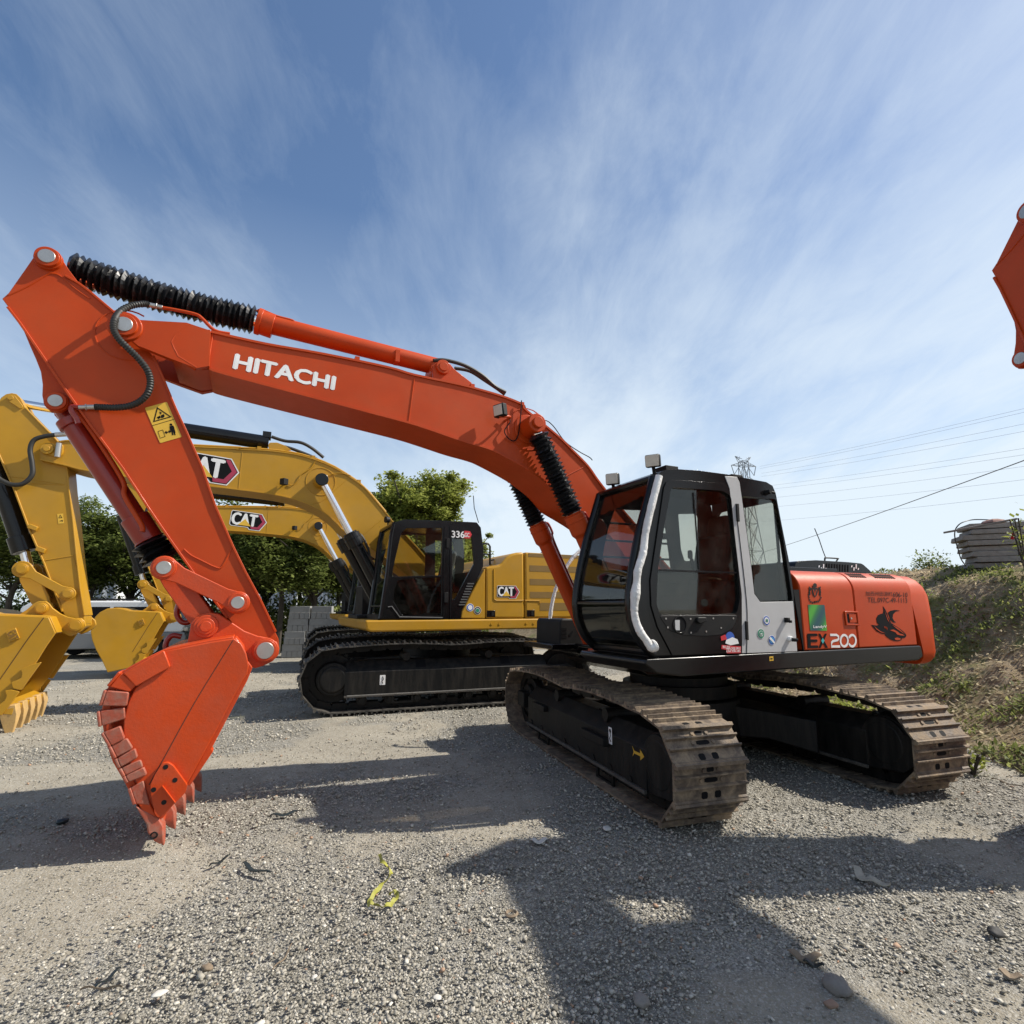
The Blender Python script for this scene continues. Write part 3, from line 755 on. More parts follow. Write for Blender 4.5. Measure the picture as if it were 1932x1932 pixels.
dd = (Vector(P_EAR) - Vector(P_LJ)).normalized()
m.obox((mid.x, 0, mid.y), (dd.x * .13, 0, dd.y * .13), (0, .14, 0), (-dd.y * .05, 0, dd.x * .05))
m.build('bucket_link', ORANGE_B, red, bevel=.006)
m = MB(); hk = F.on('z2', [(1010, 530), (1008, 600), (1030, 645), (1065, 655), (1100, 635), (1110, 600), (1095, 590)], 0)
m.tube([(a, .0, b) for a, b in [F.on('z2', (1025, 535), 0)] + hk[1:]], .02, 10, 5); m.build('lifting_hook', DEEPRED, red, smooth=True)

# --- bucket
BKW = .56
def make_bucket(root, Fr, name, mat, W, plate_pts, shell_pts, ear_pts, ear_y, cutter, tips, teeth=5, tooth_len=.24, strips=None, tmat=None, bend=None, tdir=None):
    m = MB(); m.plate(rounded(plate_pts, .02), W, W - .03); m.plate(rounded(plate_pts, .02), -W, -W + .03)
    m.strip(shell_pts, -W + .005, W - .005, .03)
    for e in (1, -1):
        m.plate(rounded(ear_pts, .03), e * ear_y, e * (ear_y - .04))
    b = m.build(name, mat, root, bevel=.007)
    return b
plate = F.on('z2', [(935, 818), (1080, 790), (1220, 762), (1320, 747), (1375, 772), (1405, 830), (1420, 900), (1412, 945), (1385, 985), (1310, 1125), (1240, 1260), (1110, 1500), (1060, 1590), (985, 1700), (930, 1760), (880, 1790), (850, 1700), (800, 1640), (755, 1575), (715, 1440), (700, 1300), (705, 1180), (740, 1060), (800, 985), (880, 930), (960, 890)], BKW)
shell = F.on('z2', [(1335, 745), (1200, 765), (1050, 795), (935, 820), (810, 880), (700, 942), (640, 1000), (600, 1070), (585, 1190), (605, 1320), (650, 1450), (720, 1570), (775, 1680), (870, 1835)], BKW)
plate_full = shell[:3] + shell[3:-1] + F.on('z2', [(855, 1800), (925, 1775), (985, 1700), (1060, 1590), (1110, 1500), (1240, 1260), (1310, 1125), (1385, 985), (1412, 945), (1420, 900), (1405, 830), (1375, 772)], BKW)
# inner side wall line: the shell stands proud behind it
pl = F.on('z2', [(1335, 745), (1200, 765), (1050, 795), (935, 820), (960, 895), (850, 960), (770, 1030), (730, 1110), (705, 1210), (702, 1330), (730, 1440), (765, 1530), (800, 1640), (860, 1775), (925, 1775), (985, 1700), (1060, 1590), (1110, 1500), (1240, 1260), (1310, 1125), (1385, 985), (1412, 945), (1420, 900), (1405, 830), (1375, 772)], BKW)
m = MB()
for s in (1, -1): m.plate(pl, s * BKW, s * (BKW - .03))
m.strip(shell, -BKW + .031, BKW - .031, -.035)
m.strip(F.on('z2', [(1335, 745), (1380, 800), (1400, 900), (1405, 960)], BKW), -BKW + .031, BKW - .031, .03)
lip = F.on('z2', [(750, 1590), (790, 1680), (880, 1850), (905, 1880), (925, 1800), (840, 1650)], BKW)
m.plate(lip, -BKW - .02, BKW + .02)
ear = F.on('z2', [(1060, 800), (1075, 740), (1090, 655), (1128, 612), (1195, 596), (1250, 606), (1320, 652), (1395, 702), (1470, 730), (1535, 742), (1580, 765), (1594, 800), (1588, 840), (1555, 875), (1505, 900), (1455, 916), (1425, 905), (1400, 850), (1380, 770), (1330, 745)], .235)
for s in (1, -1): m.plate(ear, s * .235, s * .195)
bucket = m.build('bucket', ORANGE_B, red, bevel=.007)
pinset(bucket, F.on('z2', (1512, 812), .25), .235, .062, ORANGE_B, out=.05, collar=1.35)
m = MB()
for s in (1, -1):
    for r_, o_ in ((.085, .015), (.062, .028), (.04, .036)): m.cyl((P_EAR[0], s * .23, P_EAR[1]), (P_EAR[0], s * (.235 + o_), P_EAR[1]), r_, r_ * .96, seg=32)
m.build('pin_collar', ORANGE_B, bucket, bevel=.003)
# heel shrouds wrapped over the back edge on both sides
shr = [[(700, 942), (935, 812), (972, 908), (775, 1020)], [(622, 1022), (690, 942), (778, 1010), (738, 1052)], [(580, 1130), (608, 1042), (735, 1052), (722, 1132)], [(578, 1248), (568, 1160), (708, 1140), (712, 1205)], [(636, 1358), (590, 1282), (685, 1245), (712, 1318)],
       [(665, 1425), (632, 1358), (722, 1315), (758, 1375)], [(690, 1480), (668, 1430), (770, 1372), (785, 1425)], [(715, 1530), (692, 1485), (800, 1438), (815, 1480)], [(735, 1565), (715, 1530), (820, 1480), (838, 1525)], [(775, 1690), (745, 1600), (815, 1560), (855, 1700)]]
for i, q in enumerate(shr):
    g = F.on('z2', q, BKW + .03); m = MB()
    for s in (1, -1):
        m.plate(rounded(g, .008, 2), s * (BKW - .002), s * (BKW + (.022 if i % 2 else .03)))
    if i > 0: 
        c0 = Vector(g[0]); c1 = Vector(g[1]); dv = (c1 - c0); o_ = Vector((-dv.y, dv.x)).normalized()
        ctr = sum((Vector(t) for t in g), Vector((0, 0))) / 4
        if (ctr - c0).dot(o_) > 0: o_ = -o_
        m.plate([tuple(c0), tuple(c1), tuple(c1 + o_ * .018), tuple(c0 + o_ * .018)], -BKW - .03, -BKW + .12); m.plate([tuple(c0), tuple(c1), tuple(c1 + o_ * .018), tuple(c0 + o_ * .018)], BKW - .12, BKW + .03)
    m.build('wear_shroud', WORN if i > 1 else ORANGE_B, bucket, bevel=.006)
# side cutters
sc = F.on('z2', [(925, 1455), (960, 1450), (990, 1470), (1070, 1580), (1060, 1620), (1000, 1680), (945, 1740), (905, 1765), (885, 1740), (865, 1640), (860, 1580), (885, 1520)], BKW + .02)
for s in (1, -1):
    m = MB(); m.plate(rounded(sc, .01, 2), s * (BKW - .001), s * (BKW + .035))
    rb = F.on('z2', [(940, 1580), (1000, 1660)], BKW); m.obox(((rb[0][0] + rb[1][0]) / 2, s * (BKW + .04), (rb[0][1] + rb[1][1]) / 2), ((rb[1][0] - rb[0][0]) / 2, 0, (rb[1][1] - rb[0][1]) / 2), (0, .02, 0), (.008, 0, .01))
    cu_ = m.build('side_cutter', ORANGE_B, bucket, bevel=.008)
    m = MB()
    for q in ((945, 1478), (876, 1608), (998, 1553), (935, 1680)):
        a, b = F.on('z2', q, BKW + .036); m.cyl((a, s * (BKW + .03), b), (a, s * (BKW + .0365), b), .015, seg=16)
    m.build('bolt_hole', BLACKM, cu_)
lipb = F.on('z2', [(1240, 1258), (1212, 1385), (1215, 1400), (1100, 1570), (1060, 1600), (1100, 1500)], -BKW)
# teeth: adapter and pointed tip, five across the lip
for k in range(5):
    y = BKW * .95 - k * (BKW * 1.9 / 4)
    A = F.on('z2', [(830, 1790), (905, 1870), (935, 1800)], BKW); T = F.on('z2', (935, 1932), BKW); U = F.on('z2', (915, 1912), BKW)
    a0 = Vector((A[0][0], 0, A[0][1])); a1 = Vector((A[2][0], 0, A[2][1])); t0 = Vector((T[0], 0, T[1])); 
    b0 = F.on('z2', (775, 1695), BKW); b1 = F.on('z2', (905, 1760), BKW)
    m = MB(); hw = .052; kx = -.034 * k
    def R4(p, q, h): return [(p[0] + kx, y - h, p[1]), (q[0] + kx, y - h, q[1]), (q[0] + kx, y + h, q[1]), (p[0] + kx, y + h, p[1])]
    m.loft([R4(b0, b1, hw), R4(F.on('z2', (838, 1800), BKW), F.on('z2', (935, 1810), BKW), hw), R4(F.on('z2', (845, 1842), BKW), F.on('z2', (937, 1840), BKW), hw * 1.15), R4(F.on('z2', (880, 1895), BKW), F.on('z2', (936, 1890), BKW), hw * .95), R4(U, T, hw * .55)])
    t = m.build('tooth', WORN, bucket, bevel=.008)
    if k == 0:
        m = MB(); q = F.on('z2', (882, 1858), BKW); m.tube([(q[0] + .018 * math.cos(u / 3), y + hw * 1.12, q[1] + .018 * math.sin(u / 3)) for u in range(19)], .005, 6); m.build('retaining_pin', BLACKM, t)
m = MB()
s1 = F.on('z2', [(1420, 920), (1385, 985), (1240, 1262)], BKW)
for s in (1, -1):
    m.plate(F.on('z2', [(1412, 985), (1440, 915), (1415, 880), (1380, 985), (1110, 1500), (1060, 1590), (1080, 1595), (1215, 1395), (1205, 1380)], BKW - .0), s * (BKW - .12), s * (BKW - .031))
m.build('cheek_plate', ORANGE_B, bucket, bevel=.004)
m = MB(); q = F.on('z2', [(1000, 800), (1035, 735), (985, 728), (955, 755), (945, 790), (960, 805), (1030, 785)], 0)
m.tube([(a, 0, b) for a, b in q[1:]], .02, 10, 5); m.build('lifting_hook', DEEPRED, bucket, smooth=True)
m = MB()
gr = F.on('z2', [(1330, 755), (1240, 900), (1100, 1130), (940, 1420), (850, 1580)], BKW + .001)
m.tube([(a, BKW - .0005, b) for a, b in gr], .0035, 5, 4); m.build('welded_joint', surf('dark_weld_line', (.12, .03, .015), .7), bucket)

# --- upper structure: deck, cab, engine housing, counterweight
SY = 1.35
m = MB()
m.plate(rounded([(.95, 1.02), (1.0, 1.10), (1.0, 1.132), (-2.12, 1.132), (-2.14, 1.02), (-2.05, .985), (.8, .985)], .03), -SY - .015, .42)
m.plate(rounded([(1.40, 1.02), (1.52, 1.10), (1.50, 1.135), (-2.12, 1.135), (-2.14, 1.02), (-2.05, .985), (1.15, .985)], .03), .40, SY + .015)
m.box(.9, 1.30, -1.22, -.52, 1.07, 1.128)
m.plate([(.9, .90), (1.1, 1.0), (-1.9, 1.0), (-1.8, .90)], -.62, .62)
deck = m.build('deck', BLACKP, red, bevel=.025, seg=3)
m = MB(); q = F.on('z5', [(1502, 1543), (1530, 1540), (1532, 1572), (1504, 1575)], SY + .018); poly(m, q, SY + .018); ws = m.build('warning_label', LABELY, deck)
m = MB(); q = F.on('z5', [(1508, 1562), (1514, 1550), (1518, 1556), (1527, 1552), (1522, 1566), (1517, 1560)], SY + .0195); poly(m, q, SY + .0195); m.build('pictogram', INK, ws)
m = MB()
m.plate([(.9, 1.13), (.4, 1.9), (-.25, 1.85), (-.6, 1.13)], -.36, -.31); m.plate([(.9, 1.13), (.4, 1.9), (-.25, 1.85), (-.6, 1.13)], .31, .36)
m.box(1.0, 1.2, .05, .30, 1.0, 1.12)
m.build('boom_foot_frame', ORANGE, red, bevel=.008)

CW = .86; CI = SY - CW
co = F.on('z5', [(720, 232), (760, 212), (850, 206), (1000, 216), (1200, 243), (1290, 262), (1480, 298), (1525, 325), (1548, 380), (1590, 600), (1640, 850), (1675, 1100), (1700, 1505), (690, 1535), (610, 1450), (545, 1330), (515, 1150), (535, 950), (600, 600), (680, 270)], SY)
door_o = F.on('z5', [(762, 300), (800, 284), (1000, 296), (1175, 312), (1212, 345), (1245, 650), (1298, 1100), (1300, 1515), (805, 1532), (700, 1330), (655, 1180), (648, 1000), (700, 650), (745, 340)], SY)
door_h = rounded(F.on('z5', [(795, 338), (1165, 362), (1222, 400), (1250, 700), (1278, 1000), (1285, 1130), (1262, 1238), (716, 1245), (690, 1170), (700, 930), (742, 640)], SY), .035)
rw = rounded(F.on('z5', [(1306, 398), (1550, 420), (1598, 680), (1668, 1145), (1440, 1150), (1395, 1090), (1375, 900), (1335, 600)], SY), .03)
m = MB()
m.plate(co, SY - .045, SY, holes=[[(a, b) for a, b in door_o], rw])
cab = m.build('cab', BLACKP, red, bevel=.012, seg=3)
m = MB(); m.plate(door_o, SY - .04, SY + .012, holes=[door_h]); door = m.build('cab_door', BLACKP, cab, bevel=.01, seg=3)
m = MB()
gl_, gr_ = F.on('z5', [(706, 925), (1272, 945)], SY)
up_g = [p for p in door_h if p[1] > (gl_[1] + gr_[1]) / 2]; lo_g = [p for p in door_h if p[1] <= (gl_[1] + gr_[1]) / 2]
m.plate(door_h, SY - .018, SY - .013); m.build('door_glass', GLASS, door)
m = MB(); m.obox(((gl_[0] + gr_[0]) / 2, SY - .01, (gl_[1] + gr_[1]) / 2), ((gl_[0] - gr_[0]) / 2 + .01, 0, (gl_[1] - gr_[1]) / 2), (0, .012, 0), (0, 0, .007))
q = F.on('z5', [(962, 372), (1010, 372), (1045, 920), (1002, 920)], SY); m.plate([q[0], q[3], (q[3][0] - .012, q[3][1]), (q[0][0] - .012, q[0][1])], SY - .012, SY - .005)
m.build('window_bar', BLACKP, door)
m = MB(); lp = F.on('z5', [(700, 945), (1270, 958), (1282, 1130), (1262, 1236), (718, 1243), (692, 1170)], SY); m.plate(rounded(lp, .03), SY - .03, SY - .024)
m.build('lower_door_glass', GLASS_D, door)
# recessed handle panel
m = MB(); hp_ = rounded(F.on('z5', [(712, 1250), (1278, 1246), (1245, 1340), (1160, 1388), (1050, 1398), (880, 1392), (790, 1360)], SY + .014), .04); m.plate(hp_, SY + .005, SY + .016)
panel = m.build('handle_panel', BLACKM, door, bevel=.004)
m = MB(); q = F.on('z5', (865, 1315), SY + .017)
m.plate(circ(q[0], q[1], .075, 28), SY + .012, SY + .022, holes=[circ(q[0], q[1], .062, 28)]); m.build('handle_recess', BLACKP, panel, bevel=.003)
m = MB(); m.plate(circ(q[0], q[1], .060, 24), SY + .0125, SY + .0175); m.build('recess_plate', INK, panel)
m = MB(); q = F.on('z5', [(828, 1282), (862, 1282), (862, 1355), (832, 1355)], SY + .02); m.plate(q, SY + .016, SY + .022); m.build('latch', SILVER, panel)
m = MB(); q = F.on('z5', [(985, 1262), (1045, 1262), (1052, 1290), (1000, 1310), (980, 1290)], SY + .03); m.plate(rounded(q, .01), SY + .012, SY + .045); m.build('door_handle', BLACKM, panel, bevel=.006)
m = MB()
for q in ((765, 1272), (940, 1274), (1102, 1270), (1245, 1270), (778, 1335), (943, 1372), (1052, 1364), (1158, 1338)):
    a, b = F.on('z5', q, SY + .017); m.cyl((a, SY + .015, b), (a, SY + .019, b), .008, seg=12)
m.build('screw', STEEL, panel)
# silver panel and pillar behind the door
sp = F.on('z5', [(1185, 255), (1272, 262), (1290, 300), (1304, 398), (1335, 620), (1375, 920), (1395, 1095), (1438, 1154), (1672, 1150), (1702, 1506), (1303, 1520), (1303, 1100), (1262, 760), (1236, 500), (1216, 335)], SY + .006)
m = MB(); m.plate(sp, SY + .0005, SY + .006); spn = m.build('rear_side_panel', SILVER, cab, bevel=.003, label='silver grey panel and pillar behind the black door')
m = MB()
for q in ([(1268, 452), (1285, 452), (1292, 580), (1275, 575)], [(1335, 1290), (1350, 1290), (1356, 1425), (1340, 1420)]):
    g = F.on('z5', q, SY + .02); m.plate(g, SY + .004, SY + .022)
m.build('door_hinge', BLACKM, spn, bevel=.003)
m = MB(); g = F.on('z5', [(1272, 560), (1290, 700), (1335, 1100), (1345, 1290), (1340, 1518)], SY + .008); m.tube([(a, SY + .008, b) for a, b in g], .0035, 6, 4); m.build('panel_gap', INK, spn)
m = MB()
m.plate(rounded(F.on('z5', [(1300, 404), (1548, 426), (1596, 682), (1662, 1140), (1442, 1146), (1400, 1090), (1378, 900), (1338, 600)], SY), .03), SY - .03, SY - .024); m.build('rear_side_window', GLASS, cab)
m = MB(); g = F.on('z5', [(1440, 952), (1500, 955)], SY - .1)
m.plate(F.on('z5', [(1385, 890), (1600, 880), (1662, 1140), (1442, 1146), (1395, 1090)], SY - .06), SY - .07, SY - .06); m.build('interior_trim', BLACKM, cab)
# latches on the silver panel
for q, mt in (((1632, 1283), 'a'), ((1665, 1425), 'b')):
    a, b = F.on('z5', q, SY + .03); m = MB()
    if mt == 'a': m.obox((a, SY + .025, b), (.016, 0, 0), (0, .02, 0), (0, 0, .022)); m.obox((a - .01, SY + .05, b - .012), (.01, 0, 0), (0, .012, 0), (0, 0, .012))
    else: m.cyl((a + .01, SY, b + .01), (a + .01, SY + .035, b + .01), .024, seg=16)
    k = m.build('panel_latch', BLACKM if mt == 'a' else WHITE, spn, bevel=.003)
    if mt == 'b':
        m = MB(); m.cyl((a + .01, SY + .035, b + .005), (a - .02, SY + .075, b), .018, .014, seg=14); m.build('rubber_stop', BLACKM, spn)
# front: curved glass, pillars, bars
fp = crom2(F.on('z5', [(690, 262), (650, 420), (600, 610), (560, 800), (535, 950), (518, 1100), (520, 1210), (545, 1330), (600, 1440), (690, 1530)], SY), 4)
fo = -.02
m = MB()
m.tube([(a, SY - .03, b) for a, b in fp], .036, 10)
m.tube([(a, CI + .02, b) for a, b in fp], .036, 10)
i_mid = min(range(len(fp)), key=lambda i: abs(fp[i][1] - F.on('z5', (520, 1150), SY)[1]))
for i in (0, i_mid, len(fp) - 2):
    m.tube([(fp[i][0], SY - .03, fp[i][1]), (fp[i][0], CI + .02, fp[i][1])], .028 if i != i_mid else .016, 8)
m.build('front_frame', BLACKP, cab, smooth=True)
fg = [(a - .012, b) for a, b in fp]
m = MB(); m.loft([[(a, SY - .05, b), (a - .005, SY - .05, b), (a - .005, CI + .04, b), (a, CI + .04, b)] for a, b in fg[:i_mid]]); m.build('windscreen', GLASS_F, cab, smooth=True)
m = MB(); m.loft([[(a, SY - .05, b), (a - .005, SY - .05, b), (a - .005, CI + .04, b), (a, CI + .04, b)] for a, b in fg[i_mid:-1]]); m.build('lower_windscreen', GLASS_D, cab, smooth=True)
# roof, floor, rear and far side
rt = F.on('z5', [(715, 240), (760, 212), (850, 206), (1000, 216), (1200, 243), (1290, 262), (1480, 298), (1530, 335)], SY)
m = MB(); m.plate([(a, b + .004) for a, b in rt] + [(a, b - .055) for a, b in rt[::-1]], CI, SY - .0455)
m.box(rt[-1][0] + .1, rt[1][0] - .2, CI + .15, SY - .2, rt[3][1] - .01, rt[3][1] + .045)
m.build('roof', BLACKP, cab, bevel=.022, seg=3)
m = MB(); fl = min(p[1] for p in co)
m.box(-.2, 1.40, CI, SY - .0455, fl, fl + .05); m.box(.2, 1.35, CI + .05, SY - .06, 1.13, fl)
m.build('floor', BLACKM, cab, bevel=.004)
cofar = [(a, b) for a, b in co]
def farhole(pts):
    q = F.on('z5', pts, CI + .03); return rounded(q, .02)
hD = farhole([(400, 490), (690, 500), (764, 560), (812, 918), (300, 930), (318, 800), (350, 640)])
hA = farhole([(852, 524), (990, 522), (1004, 548), (1002, 800), (985, 860), (898, 862), (872, 780)])
m = MB(); m.plate(cofar, CI - .002, CI + .03, holes=[hD, hA]); m.build('far_side_wall', BLACKM, cab)
m = MB(); m.plate(hD, CI + .008, CI + .012); m.plate(hA, CI + .008, CI + .012); m.build('far_side_window', GLASS_C, cab)
m = MB()
for q in (((350, 590), (792, 620)), ((312, 710), (797, 742)), ((275, 828), (803, 852))):
    a, b = F.on('z5', list(q), CI - .03); m.cyl((min(a[0], 1.6), CI - .03, (a[1] + b[1]) / 2), (b[0], CI - .03, (a[1] + b[1]) / 2), .011, seg=10)
m.build('window_guard', BLACKM, cab)
m = MB()
for q in ((752, 686), (1204, 715)):
    a, b = F.on('z5', q, CI + .05); m.box(a - .02, a + .02, CI + .03, CI + .07, b - .03, b + .03)
m.build('window_catch', BLACKM, cab)
rwh = rrect(CI + .10, SY - .035, 1.94, 2.54, .06)
m = MB(); m.plate([(CI + .03, fl + .05), (SY - .0455, fl + .05), (SY - .0455, 2.66), (CI + .03, 2.66)], -.165, -.135, holes=[rwh], axis='x'); rwl = m.build('rear_wall', BLACKM, cab)
m = MB(); m.plate(rwh, -.152, -.149, axis='x'); m.build('rear_window', GLASS_C, rwl)
# seat, console, levers
m = MB(); sx = .33; syy = (SY + CI) / 2 - .02
m.box(sx - .02, sx + .50, syy - .24, syy + .24, 1.50, 1.64); m.obox((sx - .06, syy, 1.92), (.06, 0, .02), (0, .235, 0), (-.07, 0, .30)); sb = m.build('seat', SEAT, cab, bevel=.04, seg=4)
m = MB(); m.obox((sx - .17, syy, 2.33), (.05, 0, .01), (0, .13, 0), (-.02, 0, .10)); m.build('headrest', SEAT, sb, bevel=.04, seg=4)
m = MB(); m.box(sx, sx + .45, syy - .17, syy + .17, 1.25, 1.5); m.build('seat_base', BLACKM, sb, bevel=.02)
m = MB(); 
m.loft([[(sx + .1 + .21 * math.cos(t / 10 * 6.283) * w_, syy + .27 * math.sin(t / 10 * 6.283) * w_, z_) for t in range(10)] for w_, z_ in ((1, 1.63), (1.05, 1.70), (.8, 1.80), (.3, 1.85))]); m.build('plastic_cover', FILM, sb, smooth=True)
m = MB()
for q in (.30, -.30): m.box(sx, sx + .5, syy + q - .07, syy + q + .07, 1.3, 1.78); m.cyl((sx + .45, syy + q, 1.75), (sx + .50, syy + q, 1.97), .018, seg=10); m.obox((sx + .51, syy + q, 2.0), (.02, 0, 0), (0, .02, 0), (0, 0, .04))
m.box(1.15, 1.3, CI + .1, CI + .3, 1.25, 1.85)
m.build('control_console', BLACKM, cab, bevel=.02)
# wrapped grab rail on the front pillar
wp = F.on('z5', [(722, 255), (690, 380), (655, 520), (625, 660), (608, 800), (570, 930), (562, 1020), (550, 1120), (545, 1220), (560, 1300), (590, 1370), (630, 1425), (662, 1470), (690, 1460)], SY + .05)
m = MB(); pts = [Vector((a + .005, SY + .045, b)) for a, b in wp]
rr_ = random.Random(5); jit = [rr_.uniform(-1, 1) for _ in range(400)]
def rfw(i, n):
    t = i / n; base = .030 + .010 * math.exp(-((t - .52) / .04) ** 2) + .022 * math.exp(-((t - .97) / .05) ** 2)
    return base * (1 + .04 * jit[i // 2] + .05 * jit[i // 6])
m.tube(pts, .03, 14, 12, rf=rfw); m.build('wrapped_grab_rail', WRAP, cab, smooth=True, label='white plastic wrapped grab rail')
m = MB(); q = F.on('z5', [(1300, 296), (1480, 322)], SY)
q = F.on('z5', (1500, 368), SY + .03); m.cyl((q[0], SY, q[1]), (q[0], SY + .05, q[1]), .026, .020, seg=16); m.cyl((q[0], SY + .035, q[1]), (q[0] - .05, SY + .05, q[1] - .01), .012, seg=10); m.build('wiper_motor', BLACKM, cab, smooth=True)
m = MB()
for q in ((780, 188), (1245, 250)): a, b = F.on('z5', q, SY - .1); m.box(a - .08, a + .06, SY - .2, SY - .06, b - .06, b)
m.build('roof_bracket', BLACKM, cab, bevel=.004)
def worklamp(parent, fr, view, q, y, fdir, s=.056):
    a, b = fr.on(view, q, y); c = Vector((a, y, b)); f = Vector(fdir).normalized(); l = f.cross(Vector((0, 0, 1))).normalized(); u = l.cross(f)
    m = MB(); m.obox(c, f * .035, l * s * 1.15, u * s); o = m.build('work_lamp', BLACKM, parent, bevel=.014, seg=3)
    m = MB(); m.obox(c + f * .036, f * .005, l * s * 1.05, u * s * .9); m.build('lens', LENS, o, bevel=.006)
    m = MB(); m.cyl(c - u * s, c - u * (s + .07) - f * .02, .016, seg=10); m.obox(c - u * (s + .07) - f * .02, f * .03, l * .03, u * .012); m.build('bracket', BLACKM, o)
worklamp(cab, F, 'z5', (672, 148), SY - .12, (.80, .60, -.15)); worklamp(cab, F, 'z5', (385, 278), CI + .12, (.80, .60, -.1))
# round stickers
def sticker(parent, fr, view, c, r, y, rings, txt=None, tcol=WHITE):
    a, b = fr.on(view, c, y); o = None
    for i, (k, mt) in enumerate(rings):
        m = MB(); poly(m, circ(a, b, r * k, 28), y + i * .0012, .001); q = m.build('sticker' if i == 0 else 'print', mt, parent if i == 0 else o)
        if i == 0: o = q
    return o, (a, b)
st, c = sticker(spn, F, 'z5', (1482, 1286), .044, SY + .009, [(1, WHITE), (.9, BLUE), (.66, WHITE)])
m = MB()
for k in (-1, 0, 1): poly(m, [(c[0] - k * .011 + .004, c[1] - .013 + k * -.002), (c[0] - k * .011 - .003, c[1] - .013), (c[0] - k * .011 - .006, c[1] + .010), (c[0] - k * .011, c[1] + .016), (c[0] - k * .011 + .001, c[1] + .008)], SY + .013, .0006)
m.build('print', GREENS, st)
st, c = sticker(spn, F, 'z5', (1442, 1380), .044, SY + .009, [(1, WHITE), (.92, GREENS), (.6, WHITE), (.52, GREENS)])
m = MB()
for q in ([(-.012, .006), (.012, .006), (.012, .0), (-.012, 0)], [(-.010, -.003), (-.004, -.003), (-.004, -.018), (-.010, -.018)], [(.004, -.003), (.010, -.003), (.010, -.018), (.004, -.018)]): poly(m, [(c[0] - a, c[1] + b) for a, b in q], SY + .0145, .0006)
m.build('print', WHITE, st)
st, c = sticker(spn, F, 'z5', (1520, 1426), .044, SY + .009, [(1, WHITE), (.9, BLUE), (.62, LBLUE)])
m = MB(); poly(m, [(c[0] + .036, c[1] + .014), (c[0] - .02, c[1] - .030), (c[0] - .032, c[1] - .018), (c[0] + .02, c[1] + .032)], SY + .0135, .0006); m.build('print', WHITE, st)
# sticker on the door: blue disc over a red banner
a = F.on('z5', (1222, 1410), SY + .016); m = MB(); poly(m, circ(a[0], a[1], .052, 24), SY + .016); st = m.build('sticker', BLUE, door)
m = MB(); poly(m, F.on('z5', [(1162, 1460), (1300, 1470), (1298, 1518), (1200, 1520), (1195, 1495), (1160, 1488)], SY + .018), SY + .018); poly(m, F.on('z5', [(1155, 1400), (1188, 1385), (1200, 1420), (1160, 1430)], SY + .018), SY + .018); m.build('banner', REDS, st)
m = MB(); q = F.on('z5', [(1192, 1476), (1296, 1474), (1194, 1514)], SY + .0195); put_text(m, '加强型', *q, SY + .0195); poly(m, F.on('z5', [(1195, 1425), (1240, 1405), (1275, 1420), (1285, 1450), (1225, 1462), (1188, 1448)], SY + .0185), SY + .0185)
q = F.on('z5', [(1168, 1464), (1222, 1466), (1168, 1484)], SY + .0195); put_text(m, '新型', *q, SY + .0195)
m.build('lettering', WHITE, st)

# --- engine housing: side panels with rounded shoulder
def shoulder(x0, x1, z0, s, zt=1.895, r=.20, yi=.55, slant=0.0):
    sec = [(SY, z0)] + [(SY - r + r * math.cos(rad(t)), zt - r + r * math.sin(rad(t))) for t in range(0, 91, 9)] + [(yi, zt + .01), (yi, z0)]
    rings = []
    for x, k in ((x0, 0), (x1, 1)):
        rings.append([(x - slant * (k * 0 + 1) * (z_ - z0) * 0 + (0), s * y_, z_) for y_, z_ in sec])
    m = MB(); m.loft(rings); return m
zb_ = 1.14
for s in (1, -1):
    m = shoulder(-.345, -1.115, zb_, s); o = m.build('engine_housing', ORANGE, red, bevel=.012, seg=3)
    if s == 1: hous = o
    m = shoulder(-1.127, -2.085, zb_, s); o2 = m.build('engine_side_door', ORANGE, o, bevel=.012, seg=3)
    if s == 1: sdoor = o2
    m = MB()
    for (x0, n_) in ((-1.20, 9), (-1.60, 12)):
        for k in range(n_):
            x = x0 - k * .030; t = rad(56); c = Vector((x, s * (SY - .2 + .2 * math.cos(t)), 1.695 + .2 * math.sin(t)))
            m.obox(c, (.0055, 0, 0), Vector((0, -s * math.sin(t), math.cos(t))) * .038, Vector((0, s * math.cos(t), math.sin(t))) * .003)
    m.build('vent_slots', INK, o2)
# the leaning front edge and the gap behind the cab
m = MB(); m.plate([(-.265, 1.70), (-.335, 1.14), (-.343, 1.14), (-.343, 1.70)], SY - .02, SY - .006); m.box(-.28, -.34, .5, SY - .13, 1.14, 1.85); m.build('cab_gap_panel', BLACKM, hous)
# latch on the panel
m = MB(); q = F.on('z6', [(710, 755), (858, 757), (875, 912), (730, 910)], SY + .004); c_ = (sum(p[0] for p in q) / 4, sum(p[1] for p in q) / 4)
inn = [(c_[0] + (p[0] - c_[0]) * .78, c_[1] + (p[1] - c_[1]) * .78) for p in q]; m.plate(q, SY, SY + .012, holes=[inn]); lt = m.build('latch', ORANGE, hous, bevel=.004)
m = MB(); m.plate(F.on('z6', [(735, 788), (765, 788), (775, 880), (748, 880)], SY + .004), SY + .0005, SY + .004); m.build('latch_gap', INK, lt)
m = MB(); q = F.on('z6', (795, 833), SY + .014); m.plate(F.on('z6', [(766, 790), (838, 790), (850, 878), (778, 878)], SY + .008), SY, SY + .008); m.build('latch_plate', ORANGE, lt)
m = MB(); m.cyl((q[0], SY + .008, q[1]), (q[0], SY + .012, q[1]), .010, seg=14); m.build('keyhole', STEEL, lt)
